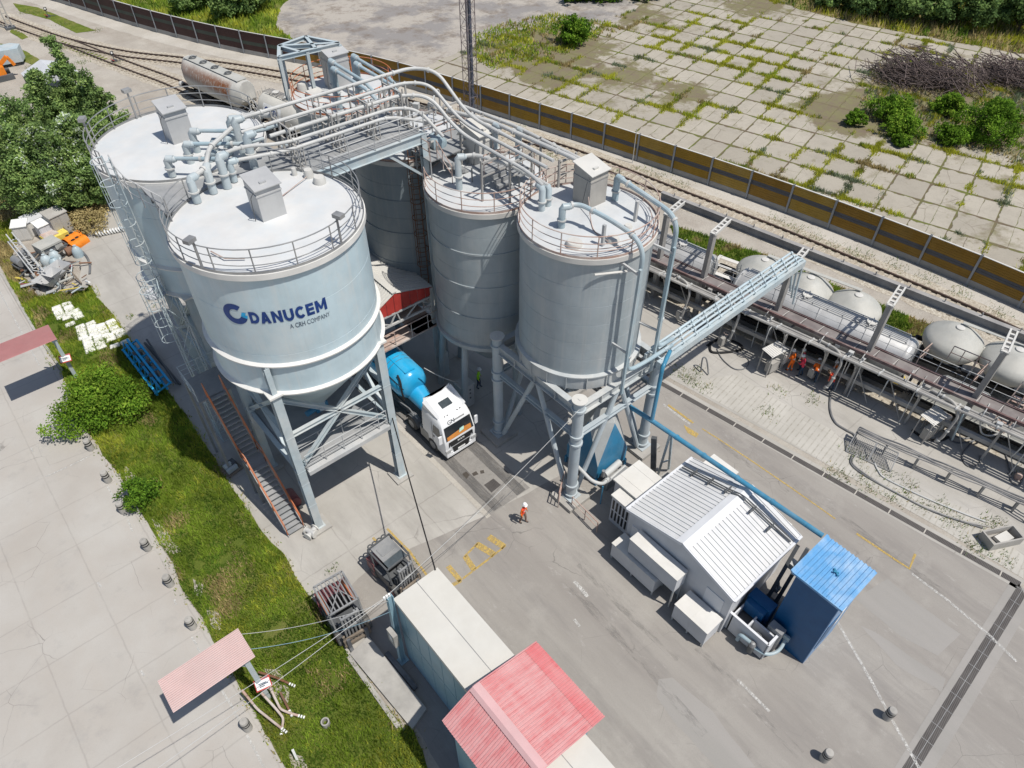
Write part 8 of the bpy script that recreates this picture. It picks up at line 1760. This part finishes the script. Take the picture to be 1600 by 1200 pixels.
person('worker in lime vest standing in deep shade behind the control cabinet', W(748, 606), R(40), 3, 'hi_vis_green', 'navy', 'hat', 'down', .08)

# ------------------------------------------------------------------ scrap yard and stores on the left
GC = 'discarded cabinets of the scrap yard'
def cabinet(label, px, py, w_, d_, h, rz, mat, lid='off_white', tilt=0):
    p = W(px, py); t = thing('steel_cabinet', label, 'cabinet', p, rz, GC, local=True); m = MB(); m.box(-w_/2, w_/2, -d_/2, d_/2, .05, h); m.box(-w_/2+.08, -.03, -d_/2-.02, -d_/2, .15, h-.15); m.box(.03, w_/2-.08, -d_/2-.02, -d_/2, .15, h-.15); m.build('cabinet_body', mat, t)
    m = MB(); v = [(-w_/2-.06, -d_/2-.08, h-.05), (w_/2+.06, -d_/2-.08, h-.05), (w_/2+.06, d_/2+.08, h+.12), (-w_/2-.06, d_/2+.08, h+.12)]; m.add(v+[(x, y, z+.06) for x, y, z in v], [(3, 2, 1, 0), (4, 5, 6, 7), (0, 1, 5, 4), (1, 2, 6, 5), (2, 3, 7, 6), (3, 0, 4, 7)]); m.build('cabinet_top', lid, t)
cabinet('white topped scrap cabinet at the rear left with crumpled front', 61, 362, 1.35, .95, 1.35, R(12), 'off_white', 'white_wall')
cabinet('grey white scrap cabinet farthest back under the trees', 82, 352, 1.4, .95, 1.3, R(14), 'concrete', 'off_white')
cabinet('largest dusty scrap cabinet with broad front next to the dry bush', 99, 362, 1.45, 1.1, 1.8, R(14), 'concrete', 'concrete')
cabinet('bright white scrap cabinet in front of the other cabinets', 76, 370, 1.05, .85, 1.3, R(12), 'white_wall', 'white')
cabinet('white scrap cabinet standing alone behind the lattice boom', 42, 372, 1.1, .9, 1.35, R(-25), 'off_white', 'white')
for k, (px, py, rz, lab) in enumerate(((115, 376, .5, 'orange machine cover lying behind in the scrap yard'), (124, 383, .45, 'orange machine cover lying in front in the scrap yard'))):
    p = W(px, py); t = thing('machine_cover', lab, 'cover', p, rz, 'orange machine covers', local=True); m = MB(); m.lathe([(.42, -.75), (.42, .75)], (0, 0), 14, 0, 0, PI); m.v = [(z, x, y+.15) for x, y, z in m.v]; m.box(-.75, .75, -.42, .42, 0, .16); m.build('cover_shell', 'orange', t); m = MB(); m.box(-.3, -.05, .05, .3, .5, .58); m.box(.1, .35, .05, .3, .5, .58); m.build('cut_out', 'black', t)
p = W(89, 375); t = thing('brick_crate', 'crate of yellowish bricks in the scrap yard', 'crate', p, .2, local=True); m = MB(); m.box(-.9, .9, -.6, .6, .05, .6); m.build('bricks', 'bag_yellow', t); m = MB(); m.box(-.85, .3, -.3, .62, .6, .68); m.build('cover', 'rust_pink', t)
t = thing('drill_trailer', 'old grey trailer rig with lattice boom and rubber wheels among the scrap', 'trailer', W(75, 408), R(15), local=True); m = MB(); m.box(-2.2, 1.8, -.15, .05, .5, .65); m.box(-2.2, 1.8, .65, .85, .5, .65); [m.box(-2.2+i*.8, -2.1+i*.8, -.1, .8, .5, .62) for i in range(6)]; m.build('trailer_frame', 'dark_steel', t)
m = MB(); m.box(-.2, 1.5, -.35, .95, 1.15, 1.3); m.box(-.2, .0, -.3, .9, .65, 1.15); m.box(.9, 1.5, -.3, .9, .65, 1.15); m.build('engine_hood', 'wagon_grey', t); m = MB(); m.box(0, .9, -.2, .8, .65, 1.0); m.build('engine', 'mid_steel', t); m = MB(); m.cyl((-1.2, .3, .65), (-1.2, .3, 1.5), .25, 12); m.build('drill_head', 'mid_steel', t); m = MB(); m.cyl((-1.8, -.2, .9), (-1.8, .9, .9), .3, 14); m.build('winch', 'mid_steel', t)
for x, y in ((1.3, -.45), (1.3, 1.1), (-1.5, -.45), (-1.5, 1.1)): m = MB(); m.cyl((x, y-.1, .4), (x, y+.1, .4), .4, 18); wl = m.build('wheel', 'tyre', t); m = MB(); m.cyl((x, y-.12, .4), (x, y+.12, .4), .18, 14); m.build('rim', 'roof_dusty', wl)
t = thing('lattice_boom', 'white lattice boom lying over the scrap trailer', 'boom', W(45, 395)); m = MB(); A = W(20, 375, 1.6); B = W(62, 428, 1.0); d = (B-A).normalized(); n = Vector((-d.y, d.x, 0)).normalized()
for o in (-.35, .35): m.tube([A+n*o, B+n*o], .06, 6); m.tube([A+n*o*.6+Vector((0, 0, .6)), B+n*o*.6+Vector((0, 0, .6))], .05, 6)
for i in range(6): q0, q1 = A.lerp(B, i/6), A.lerp(B, (i+1)/6); m.tube([q0-n*.35, q1+n*.35], .04, 5); m.tube([q0-n*.35, q0+n*.35], .04, 5); m.tube([q0+n*.35, q1+n*.21+Vector((0, 0, .6))], .035, 5)
m.build('boom_frame', 'pipe_white', t)
for px, py, r_, lab in ((76, 414, .42, 'pale domed vessel end left of the trailer wheel in the scrap'), (89, 407, .42, 'blue grey domed vessel end behind its twin in the scrap'), (90, 418, .45, 'blue grey domed vessel end in front of its twin in the scrap'), (124, 400, .38, 'light blue small pressure vessel on the bare concrete by the scrap')):
    p = W(px, py); m = MB(); m.lathe([(r_, 0), (r_, .35), (r_*.9, .6), (r_*.55, .82), (.12, .9), (.12, 1.0), (.01, 1.0)], (p.x, p.y), 22); solo(m, 'domed_vessel', 'pipe_blue' if '0' in '%d' % px or px == 124 else 'steel_blue', lab, 'vessel', 'domed vessels in the scrap')
p = W(112, 398); m = MB(); m.tube([p+Vector((-.3, 0, .35)), p+Vector((.25, .1, .35))], .33, 16); solo(m, 'rusty_drum', 'rust', 'rusty brown drum lying beside the light blue vessel', 'drum')
for k, (px, py, rz, lab) in enumerate(((84, 446, .5, 'galvanised sheet hopper lying open in front of the scrap, larger'), (93, 434, .5, 'galvanised sheet hopper with orange remnant behind the larger one'))):
    p = W(px, py); t = thing('sheet_hopper', lab, 'hopper', p, rz, 'sheet hoppers in the scrap', local=True); m = MB(); a = [(-1.0, -.7, .9), (1.0, -.7, .9), (1.0, .7, .9), (-1.0, .7, .9)]; b_ = [(-.25, -.2, .05), (.25, -.2, .05), (.25, .2, .05), (-.25, .2, .05)]; m.add(a+b_, [(0, 1, 5, 4), (1, 2, 6, 5), (2, 3, 7, 6), (3, 0, 4, 7), (4, 5, 6, 7)]); m.build('hopper_sheet', 'alu', t)
SC = 'loose pieces of the scrap heap'
lab = 'loose metal or timber offcut in the scrap heap beside the left verge'
for i in range(90):
    px, py = 28+rng.random()*112, 395+rng.random()*62
    if px+py < 440 or px > 100 and py < 405: continue
    p = W(px, py, .1+.3*rng.random()); a = rng.random()*PI; L = .35+1.0*rng.random(); d = Vector((math.cos(a), math.sin(a), .25*rng.normal()))*L/2; w_ = .05+.26*rng.random()**2
    mt = ('wagon_grey', 'rust', 'timber', 'steel_blue', 'white', 'dark_steel', 'bag_yellow', 'alu', 'dull_red', 'dark_steel', 'mid_steel')[int(rng.integers(11))]; m = MB(); p.z += abs(d.z)
    if i % 3 == 0: m.cyl(p-d, p+d, w_*.4+.03, 8)
    else: m.beam(p-d, p+d, w_, .05)
    solo(m, 'scrap_piece', mt, lab, 'scrap', SC)
hose('long black hose curving over the bare concrete beside the scrap', G0((104, 388), (120, 388), (133, 398), (140, 412), (140, 428)), .09)
hose('grey pipe curving along the verge side of the scrap', G0((25, 404), (38, 418), (50, 430), (57, 450), (62, 462)), .12, 'concrete')
plant('bush', 'round dry brown bush between the scrap cabinets and the rear silo', 'bush', tuple(W(134, 352)), 1.3, 2.2, 120, 60, .16, (.15, .8, .05), ('rust_leaf', 'dry_leaf', 'grass_c') if False else ('grass_d', 'grass_d', 'grass_c'), trunk=False, low=.2)
sc = thing('screw_conveyor', 'pale toothed screw conveyor lying on the ground by the rear silo', 'screw', W(172, 362)); A = W(152, 366, .2); B = W(196, 357, .2); d = (B-A).normalized(); m = MB(); m.tube([A, B], .06, 8); m.build('shaft', 'dark_steel', sc)
for i in range(11): q = A.lerp(B, i/10); m = MB(); m.cyl(q-d*.03, q+d*.05+Vector((0, 0, .02)), .24, 14); m.build('flight', 'white', sc)
# sacks on the verge
SK = MB(); SK.add([(-.30, -.17, 0), (.30, -.17, 0), (.30, .17, 0), (-.30, .17, 0), (-.33, -.20, .09), (.33, -.20, .09), (.33, .20, .09), (-.33, .20, .09), (-.26, -.10, .2), (.26, -.10, .2), (.26, .10, .2), (-.26, .10, .2)], [(3, 2, 1, 0), (0, 1, 5, 4), (1, 2, 6, 5), (2, 3, 7, 6), (3, 0, 4, 7), (4, 5, 9, 8), (5, 6, 10, 9), (6, 7, 11, 10), (7, 4, 8, 11), (8, 9, 10, 11)], 0, True)
sk0 = None
for g, (px, py, rz, lab) in enumerate(((101, 487, .25, 'white sack in the highest row of sacks, partly grown over'), (115, 498, .25, 'white sack in the second row of sacks from the scrap'), (137, 518, .15, 'white and yellow sack in the long left row of sacks'), (148, 538, .15, 'white sack at the near end of the long left row of sacks'), (170, 515, .25, 'white sack with yellow print in the upper right row of sacks'), (184, 531, .25, 'white sack in the lower right row of sacks nearest the blue pipe rack'))):
    c = W(px, py)
    for i in range(8):
        dx, dy, dz = (i % 2-.5)*.70, (i//2-1.5)*.45, 0
        if rnd.random() < .12 and sk0: continue
        q = Matrix.Rotation(rz-.3, 3, 'Z') @ Vector((dx, dy, 0)); z_ = .02
        if sk0 is None: o = SK.build('cement_sack', 'bag'); o.data.materials.append(M['bag_yellow']); sk0 = o
        else: o = sk0.copy(); COL.objects.link(o)
        o.location = (c.x+q.x, c.y+q.y, z_); o.rotation_euler = (rnd.uniform(-.08, .08), rnd.uniform(-.1, .1), rz-.3+rnd.uniform(-.15, .15)); tag(o, lab, 'sack', 'rows of sacks on the verge')
# blue pipe rack
br_ = thing('blue_rack', 'bright blue tubular steel rack lying on the shaded concrete beside the big bush', 'rack', W(232, 578)); m = MB(); A, B = W(206, 545, .3), W(258, 612, .3); d = (B-A).normalized(); n = Vector((-d.y, d.x, 0))
for o, z in ((-.5, .1), (-.2, .5), (.2, .15), (.5, .5), (.0, .8)): m.beam(A+n*o+Vector((0, 0, z)), B+n*o+Vector((0, 0, z)), .14, .18)
for i in range(7): q = A.lerp(B, i/6); m.beam(q-n*.6+Vector((0, 0, .2)), q+n*.6+Vector((0, 0, .5)), .09); m.beam(q-n*.5, q-n*.3+Vector((0, 0, .8)), .07)
m.build('rack_frame', 'tank_blue', br_); m = MB(); m.tube([A+n*.9, B+n*1.0], .09, 8); m.tube([A+n*1.1+Vector((0, 0, .2)), B+n*.8+Vector((0, 0, .2))], .07, 8)
for i in range(3): q = A.lerp(B, .25+.25*i)+Vector((0, 0, .5)); m.cyl(q-n*.25, q+n*.25, .22, 14)
m.build('dark_pipe', 'dark_steel', br_)
# behind the grove: digger, car roof, white tent
t = thing('orange_digger', 'orange digger arm half hidden behind the grove at the left edge', 'digger', W(6, 122)); p = W(6, 122); m = MB(); m.box(p.x-1.5, p.x+.4, p.y-.9, p.y+.9, .6, 1.4); m.beam((p.x+.2, p.y, 1.4), (p.x+1.2, p.y-.3, 2.2), .35, .4); m.beam((p.x+1.2, p.y-.3, 2.2), (p.x+1.6, p.y-.4, 1.2), .25, .3); m.build('digger_body', 'orange', t); m = MB(); m.box(p.x-1.8, p.x+1, p.y-1.2, p.y-.8, 0, .6); m.build('crawler_track', 'dark_steel', t); m = MB(); m.box(p.x-1.8, p.x+1, p.y+.8, p.y+1.2, 0, .6); m.build('crawler_track', 'dark_steel', t)
t = thing('grey_van', 'pale grey van roof seen above the grove at the left edge', 'van', W(18, 103)); p = W(12, 102); m = MB(); m.prism([(p.x-2.6, p.y-.6), (p.x+1.6, p.y-1.2), (p.x+2.2, p.y+.2), (p.x+1.4, p.y+1.2), (p.x-2.8, p.y+1.4)], .4, 1.9); m.build('van_body', 'steel_blue', t); m = MB(); [m.cyl((p.x+dx, p.y-1, .35), (p.x+dx, p.y-.8, .35), .35, 14) for dx in (-1.8, 1)]; m.build('wheel', 'tyre', t)
t = thing('white_tent', 'white tarpaulin shelter glimpsed between the tops of the grove', 'shelter', W(92, 135)); p = W(92, 140); m = MB(); x0, x1, y0, y1 = p.x-2.6, p.x+2.4, p.y-2.6, p.y+2.2; m.add([(x0, y0, 1.8), (x1, y0, 1.8), (x1, y1, 1.8), (x0, y1, 1.8), (p.x-.2, y0, 2.7), (p.x-.2, y1, 2.7)], [(0, 4, 5, 3), (1, 2, 5, 4), (0, 1, 4), (2, 3, 5)]); m.build('tarpaulin', 'white_wall', t); m = MB(); [m.beam((x, y, 0), (x, y, 1.8), .1) for x in (x0+.1, x1-.1) for y in (y0+.1, y1-.1)]; m.build('pole', 'mid_steel', t)
# ------------------------------------------------------------------ camera, light
cam = bpy.data.cameras.new('camera'); co = bpy.data.objects.new('camera', cam); COL.objects.link(co)
cam.sensor_fit = 'HORIZONTAL'; cam.sensor_width = 36; cam.lens = 36*FPX/1600; cam.clip_start = .5; cam.clip_end = 1500
co.location = (0, 0, CAM_H); co.rotation_euler = (R(90)-PITCH, 0, -YAW+0)
scene.camera = co
SUN_AZ = Vector((.31, -.95)); SUN_EL = R(63.5)
sv = Vector((SUN_AZ.x*math.cos(SUN_EL), SUN_AZ.y*math.cos(SUN_EL), math.sin(SUN_EL))).normalized()
sl = bpy.data.lights.new('sun', 'SUN'); sl.energy = 4.0; sl.angle = R(.53); sl.color = (1, .955, .885)
so = bpy.data.objects.new('sun', sl); COL.objects.link(so); so.rotation_euler = (-sv).to_track_quat('-Z', 'Y').to_euler(); so.location = (0, 0, 60)
w = bpy.data.worlds.new('World'); scene.world = w; w.use_nodes = True
sky = w.node_tree.nodes.new('ShaderNodeTexSky'); sky.sky_type = 'NISHITA'; sky.sun_disc = False
sky.sun_elevation = SUN_EL; sky.sun_rotation = math.atan2(sv.x, sv.y)
bg = w.node_tree.nodes['Background']; bg.inputs['Strength'].default_value = .085
w.node_tree.links.new(sky.outputs[0], bg.inputs[0])
scene.view_settings.view_transform = 'Standard'; scene.view_settings.look = 'None'; scene.view_settings.exposure = .12; scene.view_settings.gamma = 1
scene.cycles.max_bounces = 5; scene.cycles.diffuse_bounces = 3; scene.cycles.transparent_max_bounces = 6
